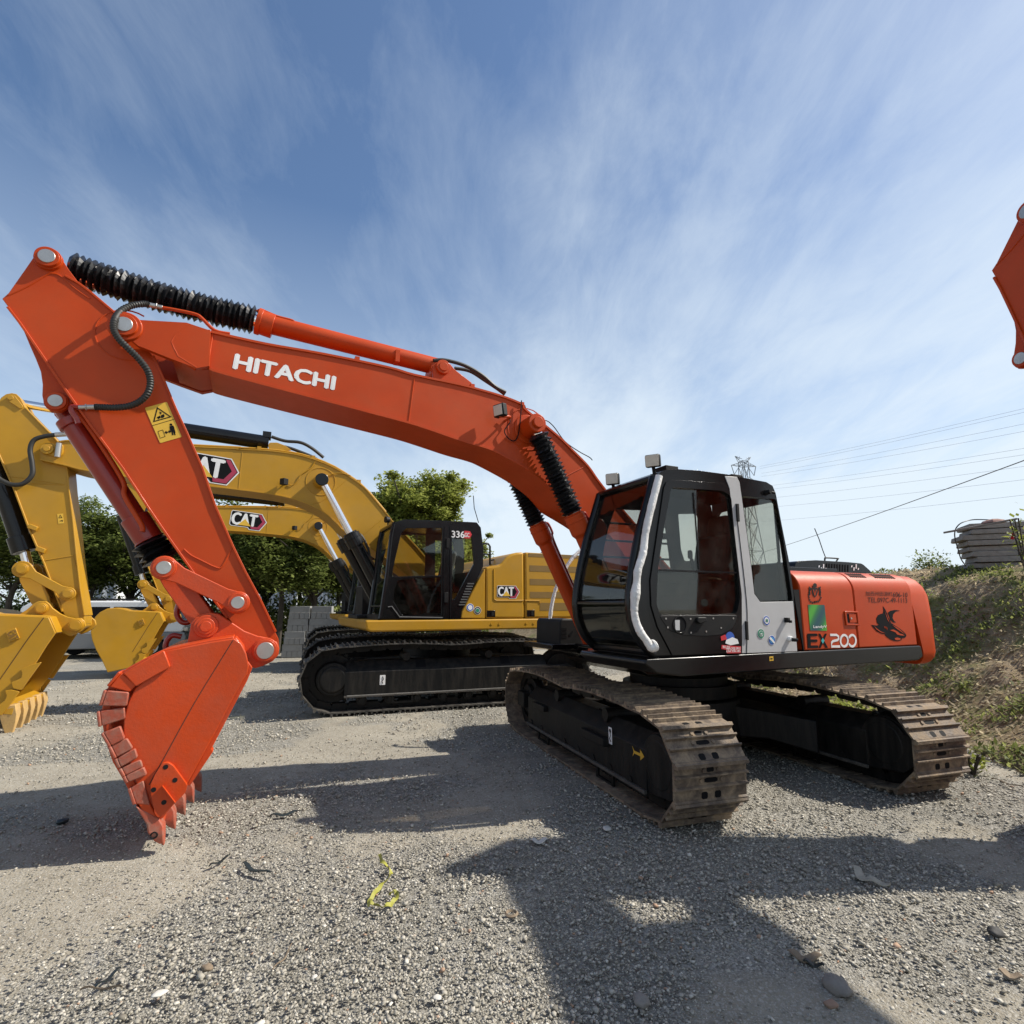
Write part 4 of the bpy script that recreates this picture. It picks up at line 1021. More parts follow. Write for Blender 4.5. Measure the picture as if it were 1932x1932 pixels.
# engine hood behind the cab
m = MB(); hx = F.on('z6', [(120, 215), (350, 204), (450, 210), (700, 225), (850, 240), (930, 310), (960, 345), (120, 345)], .35)
m.plate(rounded(hx, [.1, .02, .02, .02, .04, .02, .02, .02]), -.75, .42); m.box(-.4, -2.0, -.6, .6, 1.8, hx[-2][1] + .02)
hood = m.build('engine_hood', BLACKP, red, bevel=.03, seg=3)
m = MB()
for k in range(9):
    a, b = F.on('z6', (520 + k * 29, 275 + k * 2), .42); m.obox((a, .423, b), (.009, 0, .0), (0, .003, 0), (-.008, 0, .045))
m.build('vent_slots', INK, hood)
m = MB()
for q0 in (435, 790):
    for k in range(4):
        a, b = F.on('z6', (q0 + k * 24, 268 + (k % 2) * 28), .42); m.obox((a, .424, b), (.010, 0, 0), (0, .002, 0), (-.006, 0, .012 + .008 * (k % 3)))
m.build('printed_marks', WHITE, hood)
m = MB(); q = F.on('z6', [(500, 215), (502, 185), (515, 175), (640, 182), (640, 190), (620, 225)], .2); m.tube([(a, .2, b) for a, b in q], .010, 8, 3); m.build('grab_handle', BLACKM, hood, smooth=True)
m = MB(); q = F.on('zG', [(826, 842), (810, 800), (790, 740), (765, 680)], .1); m.tube([(a, .1, b) for a, b in q], .006, 6); m.build('antenna', BLACKM, hood)
# --- counterweight, rounded in plan
m = MB()
def plan(inset, x0=-2.10):
    w = SY - inset; p = [(x0, -w)]
    for t in range(0, 91, 10): p.append((-2.34 - (.34 - inset) * math.sin(rad(t)), -w + .52 * (1 - math.cos(rad(t)))))
    for t in range(1, 8): p.append((-2.68 + inset - .10 * math.sin(math.pi * t / 8), -w + .52 + (2 * w - 1.04) * t / 8))
    for t in range(90, -1, -10): p.append((-2.34 - (.34 - inset) * math.sin(rad(t)), w - .52 * (1 - math.cos(rad(t)))))
    return p + [(x0, w)]
rings = []
for z_, i_, dx_ in ((.93, .10, -.05), (.955, .05, -.045), (1.0, .015, -.04), (1.06, 0, -.035), (1.45, .0, 0), (1.66, .012, .01), (1.76, .045, .012), (1.83, .10, .014), (1.875, .18, .016), (1.89, .28, .018)):
    rings.append([(x_ + (dx_ * 2.2 if k in (0, len(plan(0)) - 1) else 0), y_, z_) for k, (x_, y_) in enumerate(plan(i_))])
m.loft(rings); cw = m.build('counterweight', ORANGE, red, smooth=True)

# --- writing and pictures on the housing
Y1 = SY + .003
m = MB(); q = F.on('z6', [(945, 538), (1235, 545), (948, 588)], Y1); put_text(m, '加西州田源町', *q, Y1)
q = F.on('z6', [(1243, 547), (1402, 553), (1243, 600)], Y1); put_text(m, '606-10', *q, Y1)
q = F.on('z6', [(968, 604), (1398, 612), (970, 660)], Y1); put_text(m, 'TEL.097C-49-1113', *q, Y1); m.build('address_lettering', GREYINK, sdoor)
m = MB(); q = F.on('z6', [(313, 1003), (418, 1003), (320, 1153)], Y1); put_text(m, 'E', *q, Y1, .006)
q = F.on('z6', [(430, 1003), (522, 1003), (438, 1153)], Y1); put_text(m, 'X', *q, Y1, .006); m.build('model_lettering', INK, hous)
m = MB(); q = F.on('z6', [(480, 1045), (497, 1077), (480, 1110), (463, 1077)], Y1 + .003); poly(m, q, Y1 + .003); m.build('model_accent', CYAN, hous)
def band(view, pts, w, closed=False):
    P = F.on(view, pts, Y1); P = [Vector(p) for p in P]; a = []; b = []
    for i, p in enumerate(P):
        d = (P[(i + 1) % len(P)] - P[i - 1]) if closed else (P[min(i + 1, len(P) - 1)] - P[max(i - 1, 0)]); d.normalize(); n_ = Vector((-d.y, d.x)) * w / 2
        a.append(tuple(p + n_)); b.append(tuple(p - n_))
    return a, b
m = MB()
a, b = band('z6', [(560, 1014), (630, 1014), (650, 1030), (652, 1055), (640, 1070), (590, 1082), (577, 1096), (574, 1140), (668, 1140)], .022); m.plate(a + b[::-1], Y1 - .0015, Y1)
for cx0, a0, a1 in ((713, 0, 360), (800, -150, 150)):
    n_ = 26; pts = [(cx0 + 40 * math.cos(rad(a0 + (a1 - a0) * i / n_)), 1077 + 62 * math.sin(rad(a0 + (a1 - a0) * i / n_))) for i in range(n_ + (0 if a1 - a0 == 360 else 1))]
    a, b = band('z6', pts, .022, a1 - a0 == 360)
    if a1 - a0 == 360: m.plate(a, Y1 - .0015, Y1, holes=[b])
    else: m.plate(a + b[::-1], Y1 - .0015, Y1)
m.build('number_lettering', WHITE, hous)
# green picture card
GC, gt, gb = bsdf('green_gradient_print')
tc = gt.nodes.new('ShaderNodeTexCoord').outputs['Object']; mpn = gt.nodes.new('ShaderNodeMapping'); gt.links.new(tc, mpn.inputs[0]); mpn.inputs['Rotation'].default_value = (0, rad(-52), 0); mpn.inputs['Location'].default_value = (0, 0, 0)
sx_ = gt.nodes.new('ShaderNodeSeparateXYZ'); gt.links.new(mpn.outputs[0], sx_.inputs[0])
v_ = mth(gt, 'SINE', mth(gt, 'MULTIPLY', sx_.outputs[2], 26.0))
gt.links.new(ramp(gt, mth(gt, 'MULTIPLY_ADD', v_, .5, .5), [(0, (.01, .07, .09)), (.6, (.02, .17, .05)), (.95, (.07, .36, .03))]), gb.inputs['Base Color']); gb.inputs['Roughness'].default_value = .4
q = F.on('z6', [(318, 684), (498, 688), (525, 968), (342, 966)], Y1); m = MB(); poly(m, q, Y1); card = m.build('green_card', GC, hous)
m = MB(); q = F.on('z6', [(376, 910), (520, 908), (378, 948)], Y1 + .002); put_text(m, 'LandyV', *q, Y1 + .002, .0015); m.build('lettering', WHITE, card)
# crest: shield with supporters and laurel
m = MB(); cxr, cyr = 393, 560
def zp(pts): return F.on('z6', [(cxr + a, cyr + b) for a, b in pts], Y1)
m.plate(zp([(-30, -60), (30, -60), (32, -10), (20, 25), (0, 45), (-20, 25), (-32, -10)]), Y1 - .001, Y1)
poly(m, zp([(-24, -72), (-18, -100), (0, -112), (18, -100), (24, -72), (10, -62), (-10, -62)]), Y1, .001)
rr_ = random.Random(2)
for s in (1, -1):
    for t in range(9):
        a0 = rad(-60 + t * 20); r0 = 70 + rr_.uniform(-8, 8); c0 = (s * r0 * math.cos(a0 * .9) * .95, 20 + r0 * math.sin(a0) * 1.1)
        k = 15; poly(m, zp([(c0[0] - k * .7, c0[1] - k), (c0[0] + k * .2, c0[1] - k * .5), (c0[0] + k * .8, c0[1] - k * .2), (c0[0] + k * .2, c0[1] + k * .3), (c0[0] + k * .1, c0[1] + k), (c0[0] - k * .4, c0[1] + k * .2)]), Y1, .001)
    poly(m, zp([(s * 38, -45), (s * 55, -75), (s * 66, -70), (s * 60, -40), (s * 70, -10), (s * 58, 25), (s * 45, 15), (s * 50, -15)]), Y1, .001)
m.build('crest', GREYINK, hous)
m = MB(); m.plate(F.on('z6', [(cxr - 20, cyr - 40), (cxr - 12, cyr - 40), (cxr, cyr + 8), (cxr + 12, cyr - 40), (cxr + 20, cyr - 40), (cxr + 4, cyr + 26), (cxr - 4, cyr + 26)], Y1 + .002), Y1 + .001, Y1 + .002); m.build('crest_letter', ORANGE, hous)
# shark emblem
m = MB()
P6 = lambda pts: crom2(F.on('z6', pts + [pts[0]], Y1), 3)[:-1]
poly(m, F.on('z6', [(1135, 700), (1160, 735), (1180, 780), (1195, 830), (1225, 885), (1255, 905), (1310, 940), (1355, 975), (1385, 1005), (1390, 1025), (1375, 1045), (1340, 1050), (1335, 1070), (1300, 1082), (1255, 1078), (1210, 1060), (1165, 1025), (1155, 1005), (1120, 1000), (1070, 975), (1035, 940), (1008, 903), (1060, 912), (1095, 905), (1070, 880), (1062, 835), (1080, 800), (1110, 785), (1135, 780), (1142, 745)], Y1), Y1)
poly(m, F.on('z6', [(1188, 772), (1215, 752), (1260, 742), (1320, 748), (1275, 758), (1245, 790), (1240, 830), (1255, 860), (1278, 878), (1250, 878), (1215, 850), (1205, 810)], Y1), Y1)
em = m.build('shark_emblem', INK, sdoor)
m = MB()
for q in ([(1150, 745), (1165, 790), (1185, 850), (1215, 895), (1205, 880), (1172, 800)], [(1040, 918), (1068, 945), (1110, 975), (1160, 995), (1110, 985), (1062, 952)], [(1210, 962), (1250, 955), (1290, 975), (1320, 1000), (1345, 1005), (1372, 1022), (1330, 1020), (1290, 1010), (1270, 985)], [(1262, 1050), (1290, 1042), (1325, 1052), (1325, 1066), (1290, 1072), (1268, 1066)],
          [(1148, 915), (1152, 935), (1158, 945), (1155, 925)], [(1160, 918), (1166, 942), (1172, 955), (1168, 930)], [(1172, 924), (1178, 948), (1184, 962), (1180, 936)], [(1235, 905), (1300, 940), (1350, 985), (1378, 1010), (1340, 985), (1290, 950)]):
    poly(m, F.on('z6', q, Y1 + .002), Y1 + .002, .001)
m.build('emblem_highlight', ORANGE, em)
# --- box, rail and steps at the right-hand front
m = MB(); q = F.on('zQ', [(1482, 440), (1500, 412), (1690, 412), (1700, 690), (1478, 680)], -.55); m.plate(rounded(q, .03), -.60, -1.18); bxo = m.build('tool_box', BLACKM, red, bevel=.015)
m = MB()
for q in ([(1492, 500), (1545, 500), (1545, 527), (1492, 527)], [(1492, 537), (1545, 537), (1545, 563), (1492, 563)], [(1492, 573), (1545, 573), (1545, 600), (1492, 600)], [(1565, 560), (1605, 520), (1605, 545), (1585, 580), (1565, 580)]):
    m.plate(rounded(F.on('zQ', q, -.548), .005), -.60, -.5975)
m.build('vent_slots', INK, bxo)
m = MB(); q = F.on('zA', [(1770, 240), (1730, 275), (1690, 330), (1650, 400), (1620, 480), (1600, 570), (1592, 660), (1600, 740), (1640, 800)], -.9)
rr_ = random.Random(8); j2 = [rr_.uniform(.85, 1.2) for _ in range(200)]
m.tube([(a, -.9, b) for a, b in q], .02, 10, 6, rf=lambda i, n: .021 * j2[i]); m.build('wrapped_grab_rail', WRAP, red, smooth=True)
m = MB(); m.box(-.3, .18, -.5, -1.3, 1.13, 1.85); m.box(.18, .6, -.55, -1.3, 1.13, 1.4); m.build('fuel_tank', ORANGE, red, bevel=.03)

# ================================================================== the yellow excavators
F = CAT
CAT2 = Frame((-3.255, 15.555), 25)
cat = thing('excavator', 'yellow excavator with black cab right behind the orange one, nearer of the two yellow machines', 'excavator', tuple(F.c), F.rz, 'excavators parked side by side')
undercarriage(cat, rad(200) - F.rz, 1.82, .50, .445, 2.42, .60, 42, -.045, SHOE_D, half=.225, drive=1, near=1, lift=.20)
BW = .28
bt = F.on('z1', [(400, 1478), (470, 1455), (700, 1462), (1380, 1498), (1700, 1512)], BW) + F.on('zI', [(0, 88), (280, 102), (480, 125), (620, 152), (760, 195), (900, 252), (1040, 332), (1200, 445), (1330, 592), (1420, 700), (1500, 800), (1700, 1010), (1870, 1215)], BW)
bb = F.on('z1', [(290, 1585), (470, 1625), (620, 1662), (1000, 1720), (1500, 1775)], BW) + F.on('zI', [(0, 465), (180, 488), (400, 522), (560, 562), (680, 608), (800, 668), (930, 768), (1030, 868), (1220, 985), (1400, 1110), (1540, 1215), (1700, 1340)], BW)
m = MB(); btop = crom2(bt, 4); bbot = crom2(bb, 4)
tipo = F.on('z1', [(290, 1560), (285, 1510), (300, 1480), (335, 1465)], BW)
m.plate(btop + bbot[::-1] + tipo, -BW, BW)
m.strip(btop, -BW - .016, BW + .016, -.014); m.strip(bbot, -BW - .016, BW + .016, .014)
cboom = m.build('boom', YELLOW, cat, bevel=.006)
m = MB(); px, pz = F.on('zI', (797, 392), BW)
for r_ in (.235,): m.tube([(px + r_ * math.cos(t / 24 * 6.2832), BW, pz + r_ * math.sin(t / 24 * 6.2832)) for t in range(25)], .008, 6)
for q in ([(50, 115), (15, 455)], [(1040, 378), (910, 492)], [(870, 535), (790, 590), (710, 605)], [(1400, 730), (1200, 900)]):
    P = F.on('zI', q, BW); m.tube([(a, BW, b) for a, b in P], .006, 6)
m.build('weld_seam', YELLOW, cboom)
m = MB()
for s in (1, -1): m.cyl((px, s * BW, pz), (px, s * (BW + .17), pz), .115, .11, seg=32)
m.build('boom_cylinder_boss', YELLOW, cboom, bevel=.005)
m = MB()
tp = [(p[0], p[1] + .045) for p in btop[8:-12:3]]
for yy in (.22, .12): m.tube([(a, yy, b) for a, b in tp], .018, 8)
for k in range(1, len(tp) - 1, 4): a, b = tp[k]; m.box(a - .03, a + .03, .08, .26, b - .05, b + .03)
m.build('hydraulic_pipe', YELLOW, cboom, smooth=True)
m = MB(); A = F.on('zI', [(745, 200), (700, 265), (610, 325), (580, 380), (530, 425), (490, 415)], BW + .02); m.tube([(a, BW + .015, b) for a, b in A], .007, 6, 4)
A = F.on('zI', [(850, 350), (900, 322), (990, 312), (1080, 335)], BW + .02); m.tube([(a, BW + .015, b) for a, b in A], .007, 6, 4)
m.build('cable', YELLOW, cboom)
m = MB(); a, b = F.on('zI', (447, 395), BW + .1); m.obox((a, BW + .10, b), (.035, .03, 0), (-.03, .04, 0), (0, 0, .05)); m.cyl((a, BW, b - .03), (a, BW + .08, b - .03), .012, seg=8); m.build('boom_lamp', BLACKM, cboom, bevel=.01)
# fork at the boom tip
TW = .31; m = MB()
tip = F.on('z1', [(300, 1480), (340, 1468), (450, 1478), (448, 1545), (420, 1570), (300, 1545), (285, 1510)], TW)
for s in (1, -1): m.plate(rounded(tip, .03), s * TW, s * (TW - .04))
m.build('tip_plate', YELLOW, cboom, bevel=.006)
HP = F.on('z1', (335, 1510), TW + .02)
m = MB()
for s in (1, -1): m.cyl((HP[0], s * TW, HP[1]), (HP[0], s * (TW + .03), HP[1]), .075, seg=28); m.cyl((HP[0], s * TW, HP[1]), (HP[0], s * (TW + .045), HP[1]), .04, seg=20)
m.build('pivot_pin', YELLOW, cboom, bevel=.004)
m = MB(); a, b = F.on('z1', (415, 1520), TW + .03); m.cyl((a, TW + .03, b - .10), (a, TW + .03, b + .10), .035, seg=14); m.build('hose_fitting', STEEL, cboom)
def badge(parent, fr, view, c, s, y, rot=0, skew=(1, 1)):
    """maker's badge: white letters over a black hexagon with a crimson edge and a yellow triangle"""
    cx_, cz_ = fr.on(view, c, y); R_ = Matrix.Rotation(rad(rot), 2)
    def W(pts): return [(cx_ - (R_ @ Vector((a * s, b * s))).x, cz_ + (R_ @ Vector((a * s, b * s))).y) for a, b in pts]
    m = MB(); poly(m, W([(.10, -1.0), (1.12, -1.0), (1.72, 0), (1.12, .86), (-1.75, .86), (-1.85, .7), (-1.85, -.62), (-1.7, -.78), (-.1, -.78)]), y); base = m.build('maker_badge', WHITE, parent)
    m = MB(); poly(m, W([(.15, -.93), (1.08, -.93), (1.63, 0), (1.08, .80), (-1.72, .80), (-1.78, .66), (-1.78, -.58), (-1.66, -.72), (-.05, -.72)]), y + .0015); m.build('badge_field', INK, base)
    m = MB(); m.plate(W([(.25, -.88), (1.05, -.88), (1.57, 0), (1.06, .74), (.8, .74), (.86, .6), (1.26, 0), (.86, -.62), (.2, -.62)]), y + .002, y + .003); m.build('badge_edge', MAGENTA, base)
    m = MB(); tl, tr, bl = W([(-1.66, .66), (.72, .66), (-1.66, -.60)]); put_text(m, 'CAT', tl, tr, bl, y + .0042, s * .075); m.build('lettering', WHITE, base)
    m = MB(); poly(m, W([(-.42, .08), (.22, -.62), (-1.05, -.62)]), y + .0062); m.build('triangle', LABELY, base)
badge(cboom, F, 'z3', (215, 1022), .235, BW + .004, -5)

# arm
AW = .20
ao = F.on('zE', [(30, 112), (60, 106), (85, 111), (105, 130), (130, 178), (200, 254), (270, 325), (335, 405), (345, 480), (355, 600), (375, 760), (395, 960), (415, 1130), (440, 1280), (436, 1305), (415, 1322), (385, 1320), (350, 1285), (330, 1250), (230, 985), (150, 800), (75, 600), (0, 430), (-45, 330), (-60, 270), (-35, 190), (5, 130)], AW)
m = MB(); m.plate(ao, -AW, AW)
m.strip(F.on('zE', [(345, 480), (355, 600), (375, 760), (395, 960), (415, 1130), (436, 1262)], AW), -AW - .016, AW + .016, -.014)
m.strip(F.on('zE', [(-45, 330), (0, 430), (75, 600), (150, 800), (230, 985), (326, 1240)], AW), -AW - .016, AW + .016, .016)
m.strip(F.on('zE', [(130, 185), (200, 258), (270, 328), (325, 392)], AW), -AW - .016, AW + .016, -.014)
carm = m.build('arm', YELLOW, cat, bevel=.006)
m = MB()
for q in ([(155, 800 - 225), (335, 612 - 30)], [(60, 540), (335, 580)], [(225, 975), (380, 950), (395, 1010)]):
    P = F.on('zE', q, AW); m.tube([(a, AW, b) for a, b in P], .007, 6)
m.build('weld_seam', YELLOW, carm)
PT = F.on('zE', (57, 133), AW); PL = F.on('zE', (355, 1148), AW + .05); PK = F.on('zE', (392, 1310), .33); PJ = F.on('zE', (116, 1020), .27); PE = F.on('zE', (213, 1223), .33)
m = MB(); q = F.on('zE', [(50, 115), (75, 118), (120, 175), (105, 190), (85, 175), (45, 150)], AW + .02)
for s in (1, -1): m.plate(rounded(q, .02), s * (AW - .005), s * (AW + .02))
m.build('pin_plate', YELLOW, carm, bevel=.004)
m = MB(); pin(m, *PT, -AW - .03, AW + .03, .035); m.build('pivot_pin', YELLOW, carm, bevel=.004)
m = MB(); lab = F.on('zM', [(815, 812), (900, 804), (912, 943), (832, 950)], AW + .003); poly(m, lab, AW + .003); lb = m.build('warning_label', LABELY, carm)
m = MB(); t3 = F.on('zM', [(858, 822), (833, 870), (890, 866)], AW + .0045); c_ = (sum(p[0] for p in t3) / 3, sum(p[1] for p in t3) / 3); m.plate(t3, AW + .0035, AW + .0045, holes=[[(c_[0] + (p[0] - c_[0]) * .6, c_[1] + (p[1] - c_[1]) * .6) for p in t3]]); poly(m, F.on('zM', [(850, 908), (882, 900), (890, 893), (898, 915), (886, 922), (882, 912), (852, 916)], AW + .0045), AW + .0045); m.build('warning_pictogram', INK, lb)
for q in ((175, 805), (215, 920)):
    a, b = F.on('zE', q, AW); m = MB(); m.obox((a, AW + .03, b), (.05, 0, .02), (0, .03, 0), (-.01, 0, .03)); m.build('pipe_clamp', YELLOW, carm, bevel=.008)
m = MB(); P = F.on('zE', [(290, 322), (230, 330), (175, 350), (155, 400), (165, 470), (165, 530), (120, 575), (60, 580), (10, 560), (-20, 540)], TW + .05)
m.tube([(a, TW + .04, b) for a, b in P], .03, 12, 6); m.build('hydraulic_hose', HOSE, carm, smooth=True)
m = MB(); P = F.on('zE', [(345, 318), (285, 322)], TW + .05); m.tube([(a, TW + .04, b) for a, b in P], .034, 10); m.build('hose_fitting', STEEL, carm)
# arm cylinder above the boom
m = MB(); a1 = F.on('z3', (515, 893), 0); a0 = F.on('z3', (-160, 790), 0); m.cyl((a1[0], 0, a1[1]), (a0[0], 0, a0[1]), .115, seg=32); m.cyl((a0[0], 0, a0[1]), (a0[0] + .2, 0, a0[1] + .03), .14, seg=32)
q = F.on('z3', (500, 870), 0); m.box(q[0] - .08, q[0] + .05, -.1, .1, q[1], q[1] + .1)
cac = m.build('arm_cylinder', BLACKP, cat, bevel=.004)
m = MB(); m.cyl((PT[0], 0, PT[1]), (a0[0], 0, a0[1]), .06, seg=24); m.build('piston_rod', CHROME, cac, smooth=True)
m = MB(); P = F.on('z3', [(512, 905), (520, 890), (560, 890), (600, 905), (635, 930), (520, 930)], .2)
for s in (1, -1): m.plate(rounded(P, .02), s * .2, s * .16)
m.build('cylinder_bracket', YELLOW, cboom, bevel=.005)
for k, q in enumerate(([(530, 860), (600, 882), (680, 890), (740, 920), (800, 968)], [(540, 890), (620, 905), (690, 930), (750, 955), (790, 980)])):
    P = F.on('z3', q, .1); m = MB(); m.tube([(a, .1 - k * .15, b) for a, b in P], .028, 8, 5); m.build('hydraulic_hose', HOSE, cac, smooth=True)
# boom cylinders
CY = .39
K = F.on('zI', (1085, 905), CY); T_ = (px, pz)
d = (Vector((K[0], 0, K[1])) - Vector((T_[0], 0, T_[1]))).normalized()
for s in (1, -1):
    Kv = Vector((K[0], s * CY, K[1])); Tv = Vector((T_[0], s * CY, T_[1])); end = Kv + d * 1.62; end = Kv + d * ((Kv.z - 1.28) / -d.z)
    m = MB(); m.cyl(Kv, end, .105, seg=32); m.cyl(Kv - d * .02, Kv + d * .20, .145, seg=32); m.cyl(Kv - d * .05, Kv - d * .02, .115, seg=32); m.cyl(Kv + d * .05, Kv + d * .07, .152, seg=32)
    bc = m.build('boom_cylinder', BLACKP, cat, bevel=.005)
    bkv = Vector((-abs(d.z), 0, -d.x if d.x > 0 else d.x)); bkv = Vector((-.9, 0, .35))
    m = MB(); m.tube([Kv + bkv * .12, Kv + bkv * .16 + d * .08, Kv + bkv * .15 + d * .3, Kv + bkv * .10 + d * .5, Kv + d * .8 + bkv * .11], .022, 8, 5); m.build('hydraulic_hose', HOSE, bc, smooth=True)
    m = MB(); m.cyl(Tv, Kv, .062, seg=28); m.build('piston_rod', CHROME, bc, smooth=True)
    m = MB(); m.cyl(Tv - Vector((0, .08, 0)), Tv + Vector((0, .08, 0)), .105, seg=28); m.build('rod_eye', BLACKP, bc, bevel=.01)
# bucket cylinder and links
m = MB(); Bt = F.on('zE', (-45, 420), 0); Bb = F.on('zE', (128, 930), 0); Pj0 = F.on('zE', (118, 1012), 0)
A = Vector((Bt[0], 0, Bt[1])); B = Vector((Bb[0], 0, Bb[1])); m.cyl(A, B, .115, seg=32); d2 = (B - A).normalized(); m.cyl(B - d2 * .22, B, .145, seg=32)
bc = m.build('bucket_cylinder', BLACKP, cat, bevel=.006); m = MB(); m.cyl(B, Vector((PJ[0], 0, PJ[1])), .06, seg=20); m.build('piston_rod', CHROME, bc, smooth=True)
m = MB()
for s in (1, -1): link(m, PJ, PL, .11, .09, s * .25, s * .29, .62)
lk = m.build('side_link', YELLOW, cat, bevel=.006)
pinset(lk, PJ, .285, .055, YELLOW, YELLOW, .03, 1.3); pinset(lk, PL, .285, .05, YELLOW, YELLOW, .03, 1.3)
m = MB()
for s in (1, -1): link(m, PJ, PE, .10, .10, s * .19, s * .15, 1.05)
v0, v1 = Vector(PJ), Vector(PE); mid = (v0 + v1) / 2; dd = (v1 - v0).normalized(); m.obox((mid.x, 0, mid.y), (dd.x * .16, 0, dd.y * .16), (0, .16, 0), (-dd.y * .07, 0, dd.x * .07)); m.build('bucket_link', YELLOW, cat, bevel=.006)
# bucket
W = .60
front = F.on('zR', [(505, 470), (555, 478), (632, 655), (530, 800), (415, 985), (240, 1250), (100, 1420), (0, 1560)], W)
back = CAT2.on('zL', [(462, 925), (420, 830), (370, 742), (338, 660), (327, 600), (337, 530), (362, 475), (402, 438), (460, 410), (530, 403), (590, 410), (640, 425)], W)
Tp = F.on('zR', (440, 1680), -W + .06)
lipP = (Tp[0] + (front[-1][0] - Tp[0]) * .75, Tp[1] + .24)
bp = front[:-1] + [(Tp[0] + (front[-2][0] - Tp[0]) * .2 - .02, Tp[1] + .30), (Tp[0] + (front[-2][0] - Tp[0]) * .2 + .12, Tp[1] + .33)] + back
m = MB()
for s in (1, -1): m.plate(bp, s * W, s * (W - .035))
m.strip([bp[0]] + back[::-1] + [bp[len(front)]], -W + .036, W - .036, -.03)
m.strip([front[0], front[1], front[2]], -W + .036, W - .036, .03)
c0_ = Vector(bp[len(front) - 1]); c1_ = Vector(bp[len(front)]); m.plate([tuple(c0_), tuple(c1_), tuple(c1_ + Vector((-.01, .12))), tuple(c0_ + Vector((-.02, .10)))], -W - .01, W + .01)
ear = F.on('zR', [(60, 500), (130, 480), (220, 440), (300, 390), (380, 320), (440, 291), (520, 291), (565, 322), (600, 370), (680, 430), (760, 468), (850, 488), (920, 482), (965, 520), (978, 575), (935, 628), (860, 668), (795, 692), (718, 655), (640, 640), (505, 480)], .31)
for s in (1, -1): m.plate(ear, s * .31, s * .26)
cbk = m.build('bucket', YELLOW, cat, bevel=.007)
pinset(cbk, PK, .31, .06, YELLOW, YELLOW, .05, 1.35); pinset(cbk, PE, .31, .05, YELLOW, YELLOW, .05, 1.35)
m = MB(); P = F.on('zR', [(500, 480), (300, 750), (100, 1040), (-60, 1270)], W + .001); m.tube([(a, W, b) for a, b in P], .006, 5); m.build('welded_joint', surf('dark_yellow_weld', (.12, .06, .01), .7), cbk)
m = MB(); P = F.on('zR', [(62, 640), (175, 595), (222, 715), (100, 762)], W + .03); m.plate(P, W, W + .025); cp = m.build('maker_plate', YELLOW, cbk, bevel=.004)
m = MB(); q = F.on('zR', [(175, 612), (212, 708), (80, 655)], W + .03); put_text(m, 'CAT', *[q[0], q[1], q[2]], W + .032, .006); m.build('lettering', surf('deep_yellow_lettering', (.22, .11, .015), .6), cp)  # letters in a deeper, browner yellow than the plate
for s in (1, -1):
    for q in ([(472, 985), (345, 1020), (235, 1068), (255, 1110), (245, 1165), (185, 1195), (128, 1215), (150, 1285), (243, 1308), (330, 1180)], [(222, 1322), (130, 1300), (55, 1312), (78, 1372), (50, 1430), (-10, 1470), (-20, 1560), (10, 1600), (110, 1480)]):
        P = F.on('zR', q, W + .03); m = MB(); m.plate(rounded(P, .015), s * (W - .002), s * (W + .035)); m.build('side_cutter', YELLOW, cbk, bevel=.006)
for k in range(5):
    y = -W + .07 + k * (2 * W - .14) / 4; m = MB(); h_ = .075
    def R5(p, q, h): return [(p[0], y - h, p[1]), (q[0], y - h, q[1]), (q[0], y + h, q[1]), (p[0], y + h, p[1])]
    dv_ = (Vector(front[-2]) - Vector(Tp)).normalized(); l0 = Vector(Tp) + dv_ * .27
    nn = Vector((-dv_.y, dv_.x)); T0 = Vector(Tp)
    m.loft([R5(T0 + dv_ * a_ - nn * b_, T0 + dv_ * a_ + nn * b_, h_ * c_) for a_, b_, c_ in ((.42, .07, 1.1), (.30, .085, 1), (.20, .07, .62), (.0, .02, .28))])
    m.build('tooth', YELLOW_D, cbk, bevel=.008)

fr_ = [c_ for c_ in cat.children if c_.name.startswith('track_frame')]
m = MB(); yo_ = 1.21 + .225 + .003; poly(m, rrect(1.08, 1.16, .40, .54, .006), yo_, .001); hl_ = m.build('hook_label', WHITE, fr_[-1])
m = MB(); m.tube([(1.12, yo_ + .001, .52), (1.11, yo_ + .001, .48), (1.13, yo_ + .001, .45), (1.115, yo_ + .001, .42)], .006, 6); m.build('hook_symbol', INK, hl_)
GREYE = surf('worn_grey_edge', (.20, .19, .175), .6, .2, .6, (.08, .075, .065), 9, .2)
m = MB(); m.box(-1.5, 1.62, 1.21 + .228, 1.21 + .255, .262, .275); m.build('frame_lip', GREYE, fr_[-1])
# upper structure
SY = 1.42
m = MB(); m.plate(rounded([(1.52, 1.20), (1.55, 1.34), (-2.75, 1.34), (-2.78, 1.24), (-2.6, 1.17), (1.46, 1.17)], .04), -SY, SY)
cdeck = m.build('deck', YELLOW, cat, bevel=.03, seg=3)
m = MB()
for q in ((1260, 662), (1304, 662), (1458, 658), (1500, 658)): a, b = F.on('zA', q, SY); m.cyl((a, SY - .002, b), (a, SY + .008, b), .02, seg=10)
m.build('bolt', YELLOW, cdeck)
Y1 = SY - .01
pa = F.on('zA', [(1085, 630), (1090, 590), (1150, 475), (1222, 345), (1222, 632)], Y1); m = MB(); m.plate(pa, Y1, -.2); hA_ = m.build('rear_cab_panel', YELLOW, cat, bevel=.015)
pb = F.on('zA', [(1226, 632), (1226, 338), (1300, 327), (1320, 312), (1345, 280), (1375, 262), (1405, 254), (1443, 252), (1446, 631)], Y1); m = MB(); m.plate(pb, Y1, -SY + .05); hB_ = m.build('engine_housing', YELLOW, cat, bevel=.035, seg=3)
pc = F.on('zA', [(1450, 631), (1449, 252)], Y1); m = MB(); m.plate([pc[0], pc[1], (-2.75, pc[1][1] - .02), (-2.86, pc[1][1] - .15), (-2.90, 1.7), (-2.84, pc[0][1])], Y1, -SY + .05); hC_ = m.build('engine_side_door', YELLOW, cat, bevel=.035, seg=3)
